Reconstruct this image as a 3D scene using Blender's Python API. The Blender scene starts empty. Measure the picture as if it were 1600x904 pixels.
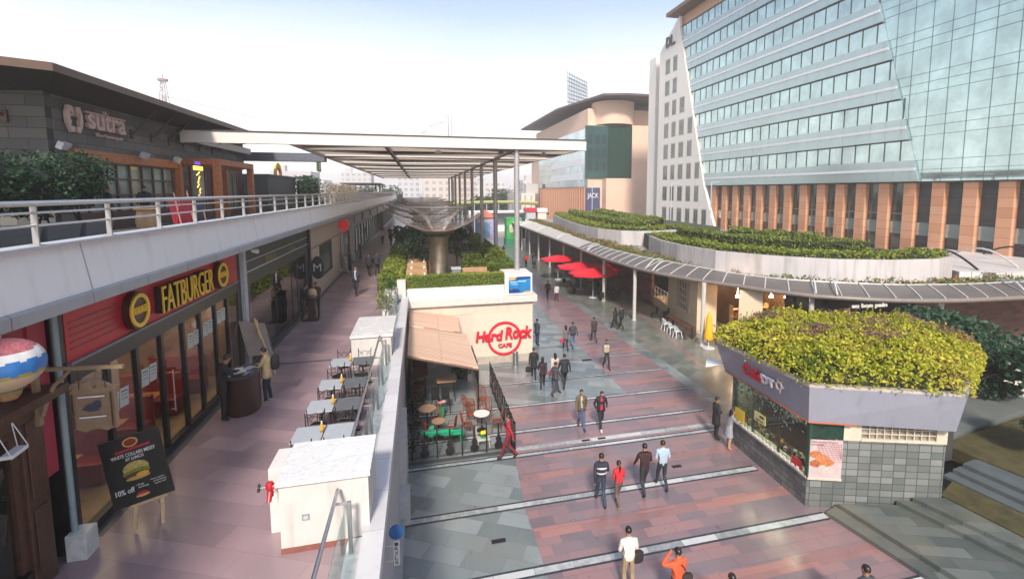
import bpy, math, random
from mathutils import Vector, Matrix
R = math.radians
random.seed(7)
sc = bpy.context.scene
COL = sc.collection

# ------------------------------------------------------------------ camera
CAMZ = 10.1
_Y = Vector((-185, 75, 750)).normalized()      # world Y seen in camera axes (right, up, forward)
_X = Vector((568125, 13875, 138750)).normalized()
_Z = Vector((0, 10, -1)).normalized()
right = Vector((_X.x, _Y.x, _Z.x)); up = Vector((_X.y, _Y.y, _Z.y)); fwd = Vector((_X.z, _Y.z, _Z.z))
cd = bpy.data.cameras.new('camera'); cam = bpy.data.objects.new('camera', cd); COL.objects.link(cam)
m = Matrix.Identity(4)
for i in range(3):
    m[i][0] = right[i]; m[i][1] = up[i]; m[i][2] = -fwd[i]
m[2][3] = CAMZ
cam.matrix_world = m
cd.sensor_width = 36; cd.lens = 750 / 1600 * 36
cd.shift_x = -0.025; cd.shift_y = -0.04875
cd.clip_start = .1; cd.clip_end = 6000
sc.camera = cam

# ------------------------------------------------------------------ light
SUN_EL, SUN_AZ = R(40), R(192)       # azimuth measured clockwise from +Y: behind the camera, a little to the left
w = bpy.data.worlds.new('World'); sc.world = w; w.use_nodes = True
nt = w.node_tree; N = nt.nodes; L = nt.links
bg = N['Background']
sky = N.new('ShaderNodeTexSky'); sky.sky_type = 'NISHITA'; sky.sun_disc = False
sky.sun_elevation = SUN_EL; sky.sun_rotation = SUN_AZ; sky.dust_density = 1.0; sky.air_density = 1.2
tc = N.new('ShaderNodeTexCoord')
mp = N.new('ShaderNodeMapping'); mp.inputs['Scale'].default_value = (1, 1, 3.0); L.new(tc.outputs['Generated'], mp.inputs[0])
ns = N.new('ShaderNodeTexNoise'); ns.inputs['Scale'].default_value = 1.6; ns.inputs['Detail'].default_value = 7; ns.inputs['Roughness'].default_value = .55
L.new(mp.outputs[0], ns.inputs['Vector'])
sep = N.new('ShaderNodeSeparateXYZ'); L.new(tc.outputs['Generated'], sep.inputs[0])
el = N.new('ShaderNodeMapRange'); el.inputs[1].default_value = .02; el.inputs[2].default_value = .34; el.inputs[3].default_value = 1.0; el.inputs[4].default_value = .12
L.new(sep.outputs['Z'], el.inputs[0])
cr = N.new('ShaderNodeValToRGB'); cr.color_ramp.elements[0].position = .36; cr.color_ramp.elements[1].position = .60
cr.color_ramp.elements[0].color = (.62, .62, .62, 1); cr.color_ramp.elements[1].color = (.98, .98, .98, 1)
L.new(ns.outputs['Fac'], cr.inputs[0])
mx = N.new('ShaderNodeMixRGB'); mx.inputs[2].default_value = (9.8, 9.2, 9.0, 1)
mu_ = N.new('ShaderNodeMath'); mu_.operation = 'MULTIPLY'; L.new(cr.outputs[0], mu_.inputs[0]); L.new(el.outputs[0], mu_.inputs[1]); L.new(mu_.outputs[0], mx.inputs[0]); L.new(sky.outputs[0], mx.inputs[1]); L.new(mx.outputs[0], bg.inputs[0])
bg.inputs[1].default_value = .11
sd = bpy.data.lights.new('sun', 'SUN'); sd.energy = 3.2; sd.angle = R(8); sd.color = (1, .90, .78)
so = bpy.data.objects.new('sun', sd); COL.objects.link(so)
dirv = Vector((math.sin(SUN_AZ) * math.cos(SUN_EL), math.cos(SUN_AZ) * math.cos(SUN_EL), math.sin(SUN_EL)))
so.rotation_euler = dirv.to_track_quat('Z', 'Y').to_euler()
sc.view_settings.view_transform = 'Standard'; sc.view_settings.look = 'None'
sc.view_settings.gamma = 1; sc.view_settings.use_curve_mapping = False
sc.view_settings.exposure = 0.84
sc.cycles.use_denoising = True
sc.cycles.max_bounces = 7; sc.cycles.diffuse_bounces = 3; sc.cycles.glossy_bounces = 3
sc.cycles.transmission_bounces = 4; sc.cycles.transparent_max_bounces = 10; sc.cycles.volume_bounces = 4
sc.cycles.caustics_reflective = False; sc.cycles.caustics_refractive = False
sc.cycles.sample_clamp_indirect = 4

# ------------------------------------------------------------------ materials
MATS = {}
def nodes(name):
    mt = bpy.data.materials.new(name); mt.use_nodes = True
    t = mt.node_tree
    return mt, t, t.nodes, t.links, t.nodes['Principled BSDF']
def mat(name, col, rough=.6, metal=0., var=.12, scale=4., bump=0., bscale=None, emis=None, estr=0., coat=0.):
    if name in MATS: return MATS[name]
    mt, t, n, l, b = nodes(name)
    tcn = n.new('ShaderNodeTexCoord')
    no = n.new('ShaderNodeTexNoise'); no.inputs['Scale'].default_value = scale; no.inputs['Detail'].default_value = 6; no.inputs['Roughness'].default_value = .6
    l.new(tcn.outputs['Object'], no.inputs['Vector'])
    r = n.new('ShaderNodeValToRGB'); r.color_ramp.elements[0].position = .3; r.color_ramp.elements[1].position = .7
    r.color_ramp.elements[0].color = (*[max(0, c * (1 - var)) for c in col], 1)
    r.color_ramp.elements[1].color = (*[min(1, c * (1 + var)) for c in col], 1)
    l.new(no.outputs['Fac'], r.inputs[0]); l.new(r.outputs[0], b.inputs['Base Color'])
    rr = n.new('ShaderNodeMapRange'); rr.inputs[3].default_value = max(.02, rough * .85); rr.inputs[4].default_value = min(1, rough * 1.15)
    l.new(no.outputs['Fac'], rr.inputs[0]); l.new(rr.outputs[0], b.inputs['Roughness'])
    b.inputs['Metallic'].default_value = metal
    if coat: b.inputs['Coat Weight'].default_value = coat
    if bump:
        n2 = n.new('ShaderNodeTexNoise'); n2.inputs['Scale'].default_value = bscale or scale * 6; n2.inputs['Detail'].default_value = 4
        l.new(tcn.outputs['Object'], n2.inputs['Vector'])
        bp = n.new('ShaderNodeBump'); bp.inputs['Strength'].default_value = bump; bp.inputs['Distance'].default_value = .02
        l.new(n2.outputs['Fac'], bp.inputs['Height']); l.new(bp.outputs[0], b.inputs['Normal'])
    if emis:
        b.inputs['Emission Color'].default_value = (*emis, 1); b.inputs['Emission Strength'].default_value = estr
    MATS[name] = mt; return mt
def brick(name, c1, c2, mortar, bw, bh, rot=0., rough=.4, msize=.01, offset=.5, axes='XY', noise=.25, nscale=2., bump=.3, c3=None, rlo=None, spec=.5, coat=0., sq=1., sqf=2, stain=None):
    """stone, tile and block surfaces; axes picks the two object axes the courses lie in"""
    if name in MATS: return MATS[name]
    mt, t, n, l, b = nodes(name)
    tcn = n.new('ShaderNodeTexCoord'); sp = n.new('ShaderNodeSeparateXYZ'); cb = n.new('ShaderNodeCombineXYZ')
    l.new(tcn.outputs['Object'], sp.inputs[0]); l.new(sp.outputs[axes[0]], cb.inputs[0]); l.new(sp.outputs[axes[1]], cb.inputs[1])
    mpn = n.new('ShaderNodeMapping'); mpn.inputs['Rotation'].default_value = (0, 0, rot); mpn.inputs['Location'].default_value = (0, bh * .33 if bh > 4 else 0, 0); l.new(cb.outputs[0], mpn.inputs[0])
    br = n.new('ShaderNodeTexBrick'); br.offset = offset; br.squash = sq; br.squash_frequency = sqf
    br.inputs['Scale'].default_value = 1; br.inputs['Brick Width'].default_value = bw; br.inputs['Row Height'].default_value = bh
    br.inputs['Mortar Size'].default_value = msize; br.inputs['Mortar Smooth'].default_value = .1
    br.inputs['Color1'].default_value = (0, 0, 0, 1); br.inputs['Color2'].default_value = (1, 1, 1, 1); br.inputs['Mortar'].default_value = (.5, .5, .5, 1)
    l.new(mpn.outputs[0], br.inputs['Vector'])
    no = n.new('ShaderNodeTexNoise'); no.inputs['Scale'].default_value = nscale; no.inputs['Detail'].default_value = 7; no.inputs['Roughness'].default_value = .62
    l.new(tcn.outputs['Object'], no.inputs['Vector'])
    ad = n.new('ShaderNodeMath'); ad.operation = 'MULTIPLY_ADD'; ad.inputs[1].default_value = noise * 2; 
    sb = n.new('ShaderNodeMath'); sb.operation = 'SUBTRACT'; sb.inputs[1].default_value = noise
    l.new(no.outputs['Fac'], ad.inputs[0]); l.new(br.outputs['Color'], ad.inputs[2]); l.new(ad.outputs[0], sb.inputs[0])
    r = n.new('ShaderNodeValToRGB'); e = r.color_ramp.elements
    e[0].position = 0; e[0].color = (*c1, 1); e[1].position = 1; e[1].color = (*c2, 1)
    if c3:
        x = e.new(.5); x.color = (*c3, 1)
    l.new(sb.outputs[0], r.inputs[0])
    mm = n.new('ShaderNodeMixRGB'); mm.inputs[2].default_value = (*mortar, 1)
    l.new(br.outputs['Fac'], mm.inputs[0]); l.new(r.outputs[0], mm.inputs[1])
    out = mm.outputs[0]
    if stain:
        ns2 = n.new('ShaderNodeTexNoise'); ns2.inputs['Scale'].default_value = .45; ns2.inputs['Detail'].default_value = 5
        l.new(tcn.outputs['Object'], ns2.inputs['Vector'])
        rs = n.new('ShaderNodeValToRGB'); rs.color_ramp.elements[0].position = .45; rs.color_ramp.elements[1].position = .7
        rs.color_ramp.elements[0].color = (0, 0, 0, 1); rs.color_ramp.elements[1].color = (.55, .55, .55, 1)
        l.new(ns2.outputs['Fac'], rs.inputs[0])
        m3 = n.new('ShaderNodeMixRGB'); m3.inputs[2].default_value = (*stain, 1)
        l.new(rs.outputs[0], m3.inputs[0]); l.new(out, m3.inputs[1]); out = m3.outputs[0]
    l.new(out, b.inputs['Base Color'])
    rr = n.new('ShaderNodeMapRange'); rr.inputs[3].default_value = rlo if rlo else rough * .7; rr.inputs[4].default_value = rough * 1.3
    l.new(no.outputs['Fac'], rr.inputs[0]); l.new(rr.outputs[0], b.inputs['Roughness'])
    b.inputs['Specular IOR Level'].default_value = spec
    if coat: b.inputs['Coat Weight'].default_value = coat; b.inputs['Coat Roughness'].default_value = .15
    if bump:
        iv = n.new('ShaderNodeMath'); iv.operation = 'MULTIPLY_ADD'; iv.inputs[1].default_value = -1
        l.new(br.outputs['Fac'], iv.inputs[0]); l.new(no.outputs['Fac'], iv.inputs[2])
        bp = n.new('ShaderNodeBump'); bp.inputs['Strength'].default_value = bump; bp.inputs['Distance'].default_value = .01
        l.new(iv.outputs[0], bp.inputs['Height']); l.new(bp.outputs[0], b.inputs['Normal'])
    MATS[name] = mt; return mt
def grime(mt, col=(.16, .14, .12), amt=.45, sx=2.2, sz=.22, lo=.52, hi=.78):
    """rain streaks and dirt on a wall material"""
    t = mt.node_tree; n = t.nodes; l = t.links; b = n['Principled BSDF']; src = b.inputs['Base Color'].links[0].from_socket
    tcn = n.new('ShaderNodeTexCoord'); mp_ = n.new('ShaderNodeMapping'); mp_.inputs['Scale'].default_value = (sx, sx, sz); l.new(tcn.outputs['Object'], mp_.inputs[0])
    no = n.new('ShaderNodeTexNoise'); no.inputs['Scale'].default_value = 2.2; no.inputs['Detail'].default_value = 8; no.inputs['Roughness'].default_value = .65; l.new(mp_.outputs[0], no.inputs['Vector'])
    r = n.new('ShaderNodeValToRGB'); r.color_ramp.elements[0].position = lo; r.color_ramp.elements[1].position = hi
    r.color_ramp.elements[0].color = (0, 0, 0, 1); r.color_ramp.elements[1].color = (amt, amt, amt, 1); l.new(no.outputs['Fac'], r.inputs[0])
    m = n.new('ShaderNodeMixRGB'); m.inputs[2].default_value = (*col, 1); l.new(r.outputs[0], m.inputs[0]); l.new(src, m.inputs[1]); l.new(m.outputs[0], b.inputs['Base Color'])
    return mt
def leafmat(name, cols, rough=.55):
    if name in MATS: return MATS[name]
    mt, t, n, l, b = nodes(name)
    g = n.new('ShaderNodeNewGeometry'); r = n.new('ShaderNodeValToRGB'); e = r.color_ramp.elements
    r.color_ramp.interpolation = 'LINEAR'
    e[0].position = 0; e[0].color = (*cols[0], 1); e[1].position = 1; e[1].color = (*cols[-1], 1)
    for i, c in enumerate(cols[1:-1]):
        x = e.new((i + 1) / (len(cols) - 1)); x.color = (*c, 1)
    tcn = n.new('ShaderNodeTexCoord'); no = n.new('ShaderNodeTexNoise'); no.inputs['Scale'].default_value = .9; no.inputs['Detail'].default_value = 3
    l.new(tcn.outputs['Object'], no.inputs['Vector'])
    a = n.new('ShaderNodeMath'); a.operation = 'MULTIPLY_ADD'; a.inputs[1].default_value = .6
    s = n.new('ShaderNodeMath'); s.operation = 'MULTIPLY_ADD'; s.inputs[1].default_value = 1.5; s.inputs[2].default_value = -.5
    l.new(no.outputs['Fac'], s.inputs[0]); l.new(g.outputs['Random Per Island'], a.inputs[0])
    m2 = n.new('ShaderNodeMath'); m2.operation = 'MULTIPLY'; m2.inputs[1].default_value = .8
    l.new(s.outputs[0], m2.inputs[0]); l.new(m2.outputs[0], a.inputs[2])
    l.new(a.outputs[0], r.inputs[0]); l.new(r.outputs[0], b.inputs['Base Color'])
    b.inputs['Roughness'].default_value = rough
    b.inputs['Specular IOR Level'].default_value = .3
    tr = n.new('ShaderNodeBsdfTranslucent'); l.new(r.outputs[0], tr.inputs[0])
    ms = n.new('ShaderNodeMixShader'); ms.inputs[0].default_value = .3
    o = n['Material Output']; l.new(b.outputs[0], ms.inputs[1]); l.new(tr.outputs[0], ms.inputs[2]); l.new(ms.outputs[0], o.inputs[0])
    MATS[name] = mt; return mt
def fabric(name, col, tr_=.5):
    mt = mat(name, col, .8, var=.04); t = mt.node_tree; n = t.nodes
    a = n.new('ShaderNodeBsdfTranslucent'); a.inputs[0].default_value = (*col, 1); ms = n.new('ShaderNodeMixShader'); ms.inputs[0].default_value = tr_
    t.links.new(n['Principled BSDF'].outputs[0], ms.inputs[1]); t.links.new(a.outputs[0], ms.inputs[2]); t.links.new(ms.outputs[0], n['Material Output'].inputs[0]); return mt
def glass(name, tint=(.75, .82, .8), ior=1.5, rough=.03, base=.0):
    if name in MATS: return MATS[name]
    mt, t, n, l, b = nodes(name)
    tr = n.new('ShaderNodeBsdfTransparent'); tr.inputs[0].default_value = (*tint, 1)
    gl = n.new('ShaderNodeBsdfGlossy'); gl.inputs['Roughness'].default_value = rough
    fr = n.new('ShaderNodeFresnel'); fr.inputs[0].default_value = ior
    ad = n.new('ShaderNodeMath'); ad.operation = 'ADD'; ad.inputs[1].default_value = base; ad.use_clamp = True
    l.new(fr.outputs[0], ad.inputs[0])
    ge = n.new('ShaderNodeNewGeometry'); iv = n.new('ShaderNodeMath'); iv.operation = 'SUBTRACT'; iv.inputs[0].default_value = 1; l.new(ge.outputs['Backfacing'], iv.inputs[1])
    mq = n.new('ShaderNodeMath'); mq.operation = 'MULTIPLY'; l.new(ad.outputs[0], mq.inputs[0]); l.new(iv.outputs[0], mq.inputs[1])
    ms = n.new('ShaderNodeMixShader'); l.new(mq.outputs[0], ms.inputs[0]); l.new(tr.outputs[0], ms.inputs[1]); l.new(gl.outputs[0], ms.inputs[2])
    l.new(ms.outputs[0], n['Material Output'].inputs[0]); n.remove(b)
    MATS[name] = mt; return mt

WHITE = mat('white_paint', (.74, .75, .78), .5, var=.05, scale=1.2)
CREAM = mat('cream_render', (.72, .64, .54), .7, var=.07, scale=1.5)
STEEL = mat('brushed_steel', (.55, .55, .56), .3, 1, var=.08, scale=8)
STEELD = mat('grey_steel', (.30, .31, .32), .4, .6, var=.1)
BLACK = mat('black_paint', (.012, .012, .013), .35, var=.3)
BLACKM = mat('black_iron', (.015, .014, .014), .45, .3, var=.3)
DGREY = mat('dark_grey', (.05, .052, .055), .5)
MGREY = mat('mid_grey', (.22, .23, .25), .5)
LGREY = mat('light_grey', (.45, .47, .52), .5, var=.05)
RED = mat('sign_red', (.50, .012, .03), .4, var=.06, scale=2)
YEL = mat('sign_yellow', (.85, .55, .03), .35, var=.04)
WOODO = mat('orange_wood', (.42, .14, .05), .5, var=.25, scale=6)
WOODB = mat('brown_wood', (.075, .035, .022), .45, var=.35, scale=7, bump=.2)
WOODT = mat('tan_wood', (.42, .27, .14), .55, var=.2, scale=7)
WOODR = mat('red_brown_wood', (.20, .045, .02), .4, var=.25, scale=9)
MARBLE = mat('veined_marble', (.70, .70, .70), .18, var=.02)
# marble veins
_t = MARBLE.node_tree; _n = _t.nodes; _l = _t.links
_mu = _n.new('ShaderNodeTexNoise'); _mu.inputs['Scale'].default_value = 1.7; _mu.inputs['Detail'].default_value = 9; _mu.inputs['Distortion'].default_value = 2.2
_tc = _n.new('ShaderNodeTexCoord'); _l.new(_tc.outputs['Object'], _mu.inputs['Vector'])
_cr = _n.new('ShaderNodeValToRGB'); _e = _cr.color_ramp.elements
_e[0].position = .40; _e[0].color = (.62, .62, .62, 1); _e[1].position = .62; _e[1].color = (.74, .73, .72, 1)
_x = _e.new(.50); _x.color = (.54, .56, .58, 1); _x = _e.new(.54); _x.color = (.66, .66, .66, 1); _x = _e.new(.46); _x.color = (.66, .66, .66, 1)
_l.new(_mu.outputs['Fac'], _cr.inputs[0]); _l.new(_cr.outputs[0], _n['Principled BSDF'].inputs['Base Color'])
SHOPGLASS = glass('shop_glass', (.80, .84, .82), 1.5, .02, .03)
RAILGLASS = glass('rail_glass', (.78, .88, .88), 1.45, .02, .02)

# ------------------------------------------------------------------ geometry helpers
class MB:
    def __init__(s): s.v = []; s.f = []; s.m = []
    def add(s, vs, fs, mi=0):
        o = len(s.v); s.v += [tuple(v) for v in vs]; s.f += [tuple(i + o for i in f) for f in fs]; s.m += [mi] * len(fs); return s
    def box(s, x0, y0, z0, x1, y1, z1, mi=0):
        return s.add([(x0, y0, z0), (x1, y0, z0), (x1, y1, z0), (x0, y1, z0), (x0, y0, z1), (x1, y0, z1), (x1, y1, z1), (x0, y1, z1)],
                     [(0, 3, 2, 1), (4, 5, 6, 7), (0, 1, 5, 4), (1, 2, 6, 5), (2, 3, 7, 6), (3, 0, 4, 7)], mi)
    def obox(s, c, size, rx=0, ry=0, rz=0, mi=0):
        M = Matrix.Translation(c) @ Matrix.Rotation(rz, 4, 'Z') @ Matrix.Rotation(ry, 4, 'Y') @ Matrix.Rotation(rx, 4, 'X')
        a, b, h = [x / 2 for x in size]
        vs = [M @ Vector(p) for p in [(-a, -b, -h), (a, -b, -h), (a, b, -h), (-a, b, -h), (-a, -b, h), (a, -b, h), (a, b, h), (-a, b, h)]]
        return s.add(vs, [(0, 3, 2, 1), (4, 5, 6, 7), (0, 1, 5, 4), (1, 2, 6, 5), (2, 3, 7, 6), (3, 0, 4, 7)], mi)
    def bar(s, p, q, w, h, mi=0):       # rectangular bar from p to q
        p = Vector(p); q = Vector(q); d = (q - p).normalized()
        a = Vector((0, 0, 1)).cross(d)
        if a.length < 1e-3: a = Vector((1, 0, 0))
        a.normalize(); b = d.cross(a)
        vs = [e + a * sx * w / 2 + b * sy * h / 2 for e in (p, q) for sx, sy in ((-1, -1), (1, -1), (1, 1), (-1, 1))]
        return s.add(vs, [(0, 3, 2, 1), (4, 5, 6, 7), (0, 1, 5, 4), (1, 2, 6, 5), (2, 3, 7, 6), (3, 0, 4, 7)], mi)
    def prism(s, poly, z0, z1, mi=0, top=None):
        n = len(poly)
        a = sum(poly[i][0] * poly[(i + 1) % n][1] - poly[(i + 1) % n][0] * poly[i][1] for i in range(n))
        if a < 0: poly = poly[::-1]; top = top[::-1] if top else None
        tp = top or poly
        return s.add([(x, y, z0) for x, y in poly] + [(x, y, z1) for x, y in tp],
                     [tuple(range(n - 1, -1, -1)), tuple(range(n, 2 * n))] + [(i, (i + 1) % n, n + (i + 1) % n, n + i) for i in range(n)], mi)
    def tube(s, pts, r, n=8, mi=0):
        pts = [Vector(p) for p in pts]; k = len(pts); rs = r if isinstance(r, (list, tuple)) else [r] * k
        o = []; ref = None
        for i, p in enumerate(pts):
            d = (pts[min(i + 1, k - 1)] - pts[max(i - 1, 0)]).normalized()
            if ref is None:
                ref = Vector((0, 0, 1)).cross(d)
                if ref.length < 1e-3: ref = Vector((1, 0, 0))
            a = (ref - d * ref.dot(d)).normalized(); ref = a; b = d.cross(a)
            o += [p + (a * math.cos(t) + b * math.sin(t)) * rs[i] for t in [2 * math.pi * j / n for j in range(n)]]
        fs = [(i * n + j, i * n + (j + 1) % n, (i + 1) * n + (j + 1) % n, (i + 1) * n + j) for i in range(k - 1) for j in range(n)]
        fs += [tuple(range(n - 1, -1, -1)), tuple((k - 1) * n + j for j in range(n))]
        return s.add(o, fs, mi)
    def lathe(s, prof, c=(0, 0, 0), n=20, sx=1, sy=1, mi=0):
        o = [(c[0] + r * sx * math.cos(2 * math.pi * j / n), c[1] + r * sy * math.sin(2 * math.pi * j / n), c[2] + z) for r, z in prof for j in range(n)]
        k = len(prof)
        fs = [(i * n + j, i * n + (j + 1) % n, (i + 1) * n + (j + 1) % n, (i + 1) * n + j) for i in range(k - 1) for j in range(n)]
        fs += [tuple(range(n - 1, -1, -1)), tuple((k - 1) * n + j for j in range(n))]
        return s.add(o, fs, mi)
    def plate(s, poly, O, U, V, t, mi=0):    # 2D outline placed on a plane, extruded by t along U x V
        O = Vector(O); U = Vector(U); V = Vector(V); W = U.cross(V).normalized() * t; n = len(poly)
        a = sum(poly[i][0] * poly[(i + 1) % n][1] - poly[(i + 1) % n][0] * poly[i][1] for i in range(n))
        if a < 0: poly = poly[::-1]
        b = [O + U * x + V * y for x, y in poly]
        return s.add(b + [p + W for p in b], [tuple(range(n - 1, -1, -1)), tuple(range(n, 2 * n))] + [(i, (i + 1) % n, n + (i + 1) % n, n + i) for i in range(n)], mi)
    def ring(s, r0, r1, O, U, V, t, n=36, mi=0):
        O = Vector(O); U = Vector(U); V = Vector(V); W = U.cross(V).normalized() * t; vs = []
        for k in range(n):
            a = 2 * math.pi * k / n; d = U * math.cos(a) + V * math.sin(a)
            vs += [O + d * r0, O + d * r1, O + d * r1 + W, O + d * r0 + W]
        fs = []
        for k in range(n):
            a = 4 * k; b = 4 * ((k + 1) % n)
            for q in range(4): fs.append((a + q, b + q, b + (q + 1) % 4, a + (q + 1) % 4))
        return s.add(vs, fs, mi)
    def leaf(s, p, size, rnd, up=.3, mi=0, asp=.55):
        d = Vector((rnd.gauss(0, 1), rnd.gauss(0, 1), rnd.gauss(up, 1))).normalized()
        e = Vector((rnd.gauss(0, 1), rnd.gauss(0, 1), rnd.gauss(0, 1))); e = (e - d * e.dot(d)).normalized()
        l = size * rnd.uniform(.7, 1.3); p = Vector(p)
        return s.add([p - e * l * .5, p + d * 0 + e.cross(d) * l * asp * .5, p + e * l * .5, p - e.cross(d) * l * asp * .5], [(0, 1, 2, 3)], mi)
    def build(s, name, ms, parent=None, smooth=False, bev=0, off=None):
        me = bpy.data.meshes.new(name)
        if off is None and parent is not None:
            q = parent
            while q.parent: q = q.parent
            off = q.get('_off', (0, 0, 0))
        if off: s.v = [(x - off[0], y - off[1], z - off[2]) for x, y, z in s.v]
        me.from_pydata(s.v, [], s.f)
        if not isinstance(ms, (list, tuple)): ms = [ms]
        for q in ms: me.materials.append(q)
        if len(ms) > 1: me.polygons.foreach_set('material_index', s.m)
        if smooth: me.polygons.foreach_set('use_smooth', [True] * len(s.f))
        me.update()
        o = bpy.data.objects.new(name, me); COL.objects.link(o)
        if parent is not None: o.parent = parent
        if smooth: 
            try: me.set_sharp_from_angle(angle=R(40))
            except Exception: pass
        if bev:
            b = o.modifiers.new('bevel', 'BEVEL'); b.width = bev; b.segments = 2; b.limit_method = 'ANGLE'
        return o
def tag(o, label, cat=None, group=None, kind=None):
    if label: o['label'] = label
    if cat: o['category'] = cat
    if group: o['group'] = group
    if kind: o['kind'] = kind
    return o
def thing(name, label, cat, loc=(0, 0, 0), rz=0, group=None, world=False):
    o = bpy.data.objects.new(name, None); COL.objects.link(o); o.location = loc; o.rotation_euler = (0, 0, rz); o.empty_display_size = .1
    o['_off'] = tuple(loc) if world else (0, 0, 0)
    return tag(o, label, cat, group)
def struct(name, mb, ms, **k):
    o = mb.build(name, ms, **k); o['kind'] = 'structure'; return o
def dup(root, loc, rz=None, label=None, group=None):
    r = root.copy(); COL.objects.link(r); r.location = loc
    if rz is not None: r.rotation_euler = (0, 0, rz)
    if label: r['label'] = label
    if group: r['group'] = group
    for ch in list(root.children):
        c = ch.copy(); COL.objects.link(c); c.parent = r
        for g in list(ch.children):
            d = g.copy(); COL.objects.link(d); d.parent = c
    return r
def text(s, O, U, V, size, depth, name, mt, parent=None, sx=1., align='LEFT', off=0., shear=0.):
    cu = bpy.data.curves.new('t', 'FONT'); cu.body = s; cu.size = size; cu.extrude = depth / 2; cu.offset = off; cu.align_x = align; cu.shear = shear
    cu.resolution_u = 3
    ob = bpy.data.objects.new('t', cu); COL.objects.link(ob)
    dg = bpy.context.evaluated_depsgraph_get(); me = ob.evaluated_get(dg).to_mesh()
    U = Vector(U).normalized(); V = Vector(V).normalized(); W = U.cross(V).normalized(); O = Vector(O)
    mb = MB(); mb.add([O + U * v.co.x * sx + V * v.co.y + W * (v.co.z + depth / 2) for v in me.vertices], [tuple(p.vertices) for p in me.polygons])
    ob.evaluated_get(dg).to_mesh_clear(); bpy.data.objects.remove(ob); bpy.data.curves.remove(cu)
    return mb if name is None else mb.build(name, mt, parent)
def stretch_text(s, O, U, V, width, height, depth, name, mt, parent=None, off=0., shear=0.):
    """lettering fitted to a width and a cap height"""
    mb = text(s, (0, 0, 0), (1, 0, 0), (0, 1, 0), 1., depth, None, None, off=off, shear=shear)
    xs = [v[0] for v in mb.v]; ys = [v[1] for v in mb.v]; a, b, c, d = min(xs), max(xs), min(ys), max(ys)
    U = Vector(U).normalized(); V = Vector(V).normalized(); W = U.cross(V).normalized(); O = Vector(O)
    r = MB(); r.v = [tuple(O + U * (x - a) / (b - a) * width + V * (y - c) / (d - c) * height + W * z) for x, y, z in mb.v]; r.f = mb.f; r.m = mb.m
    return r if name is None else r.build(name, mt, parent)
def ground_at(u, v, z):      # where a point of the plan seen on the photograph lies at level z
    d = right * (u - 840) + up * (374 - v) + fwd * 750
    t = (z - CAMZ) / d.z
    return Vector((d.x * t, d.y * t, z))
def inset(poly, d):
    """offset a polygon (CCW) inwards by d"""
    n = len(poly); a = sum(poly[i][0] * poly[(i + 1) % n][1] - poly[(i + 1) % n][0] * poly[i][1] for i in range(n))
    if a < 0: poly = poly[::-1]
    out = []
    for i in range(n):
        p, q, r = Vector(poly[i - 1]), Vector(poly[i]), Vector(poly[(i + 1) % n])
        e1 = (q - p).normalized(); e2 = (r - q).normalized()
        n1 = Vector((-e1.y, e1.x)); n2 = Vector((-e2.y, e2.x)); k = 1 + n1.dot(n2)
        out.append(tuple(q + (n1 + n2) * d / max(k, .4)))
    return out
def inpoly(x, y, poly):
    c = False; j = len(poly) - 1
    for i in range(len(poly)):
        xi, yi = poly[i]; xj, yj = poly[j]
        if (yi > y) != (yj > y) and x < (xj - xi) * (y - yi) / (yj - yi) + xi: c = not c
        j = i
    return c
def hnoise(x, y, f=1.):
    return (math.sin(x * 1.7 * f + 1.3) * math.cos(y * 2.1 * f + .7) + .6 * math.sin(x * 4.1 * f + y * 3.3 * f) + .35 * math.sin(x * 9.7 * f - y * 8.1 * f + 2)) / 2

# ------------------------------------------------------------------ the ground
ASPH = mat('ground_concrete', (.20, .20, .20), .8, var=.2, scale=.3)
struct('ground', MB().box(-500, -15, -.3, 700, 2300, -.02), ASPH)
SLATE = brick('grey_slate_paving', (.10, .13, .14), (.25, .285, .295), (.09, .10, .105), 1.15, .62, rot=R(28), rough=.30, msize=.006, noise=.28, nscale=1.1, bump=.12, c3=(.165, .20, .21), spec=.7, coat=.35, offset=.35, stain=(.20, .20, .18))
PINK = brick('pink_slate_paving', (.15, .115, .135), (.29, .16, .16), (.10, .075, .085), .95, .40, rot=0, rough=.30, msize=.005, noise=.30, nscale=1.5, bump=.12, c3=(.215, .145, .16), spec=.65, coat=.3, offset=.37, stain=(.20, .17, .18))
SALM = brick('salmon_slate_paving', (.23, .13, .13), (.34, .165, .15), (.17, .095, .095), 1.3, .42, rough=.30, msize=.005, noise=.4, nscale=1.7, bump=.12, spec=.65, coat=.3)
GREENS = brick('green_slate_paving', (.10, .12, .11), (.20, .21, .19), (.08, .09, .085), .9, .5, rot=R(-35), rough=.32, msize=.005, noise=.35, nscale=.9, bump=.12, c3=(.14, .165, .155), spec=.65, coat=.3, stain=(.19, .17, .14))
MAUVE = brick('mauve_slate_paving', (.23, .165, .195), (.37, .26, .285), (.18, .13, .15), 1.25, .55, rot=R(24), rough=.33, msize=.004, noise=.42, nscale=1.0, bump=.08, c3=(.29, .205, .235), spec=.6, coat=.2, stain=(.23, .17, .18))
struct('plaza_paving', MB().box(-.75, 1, -.018, 14, 160, 0), SLATE)
struct('arcade_paving', MB().box(14.0, 8, -.018, 45, 160, .002), GREENS)
pk = MB()
pk.prism([(3.05, 1), (13.2, 1), (13.2, 11.6), (13.4, 11.6), (13.4, 21.3), (3.6, 21.3), (3.3, 17.2), (3.05, 14)], 0, .004)
pk.prism([(9.9, 21.3), (13.3, 21.3), (13.3, 60), (9.9, 60)], 0, .004)
struct('plaza_paving_pink', pk, PINK)
sl = MB()
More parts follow.
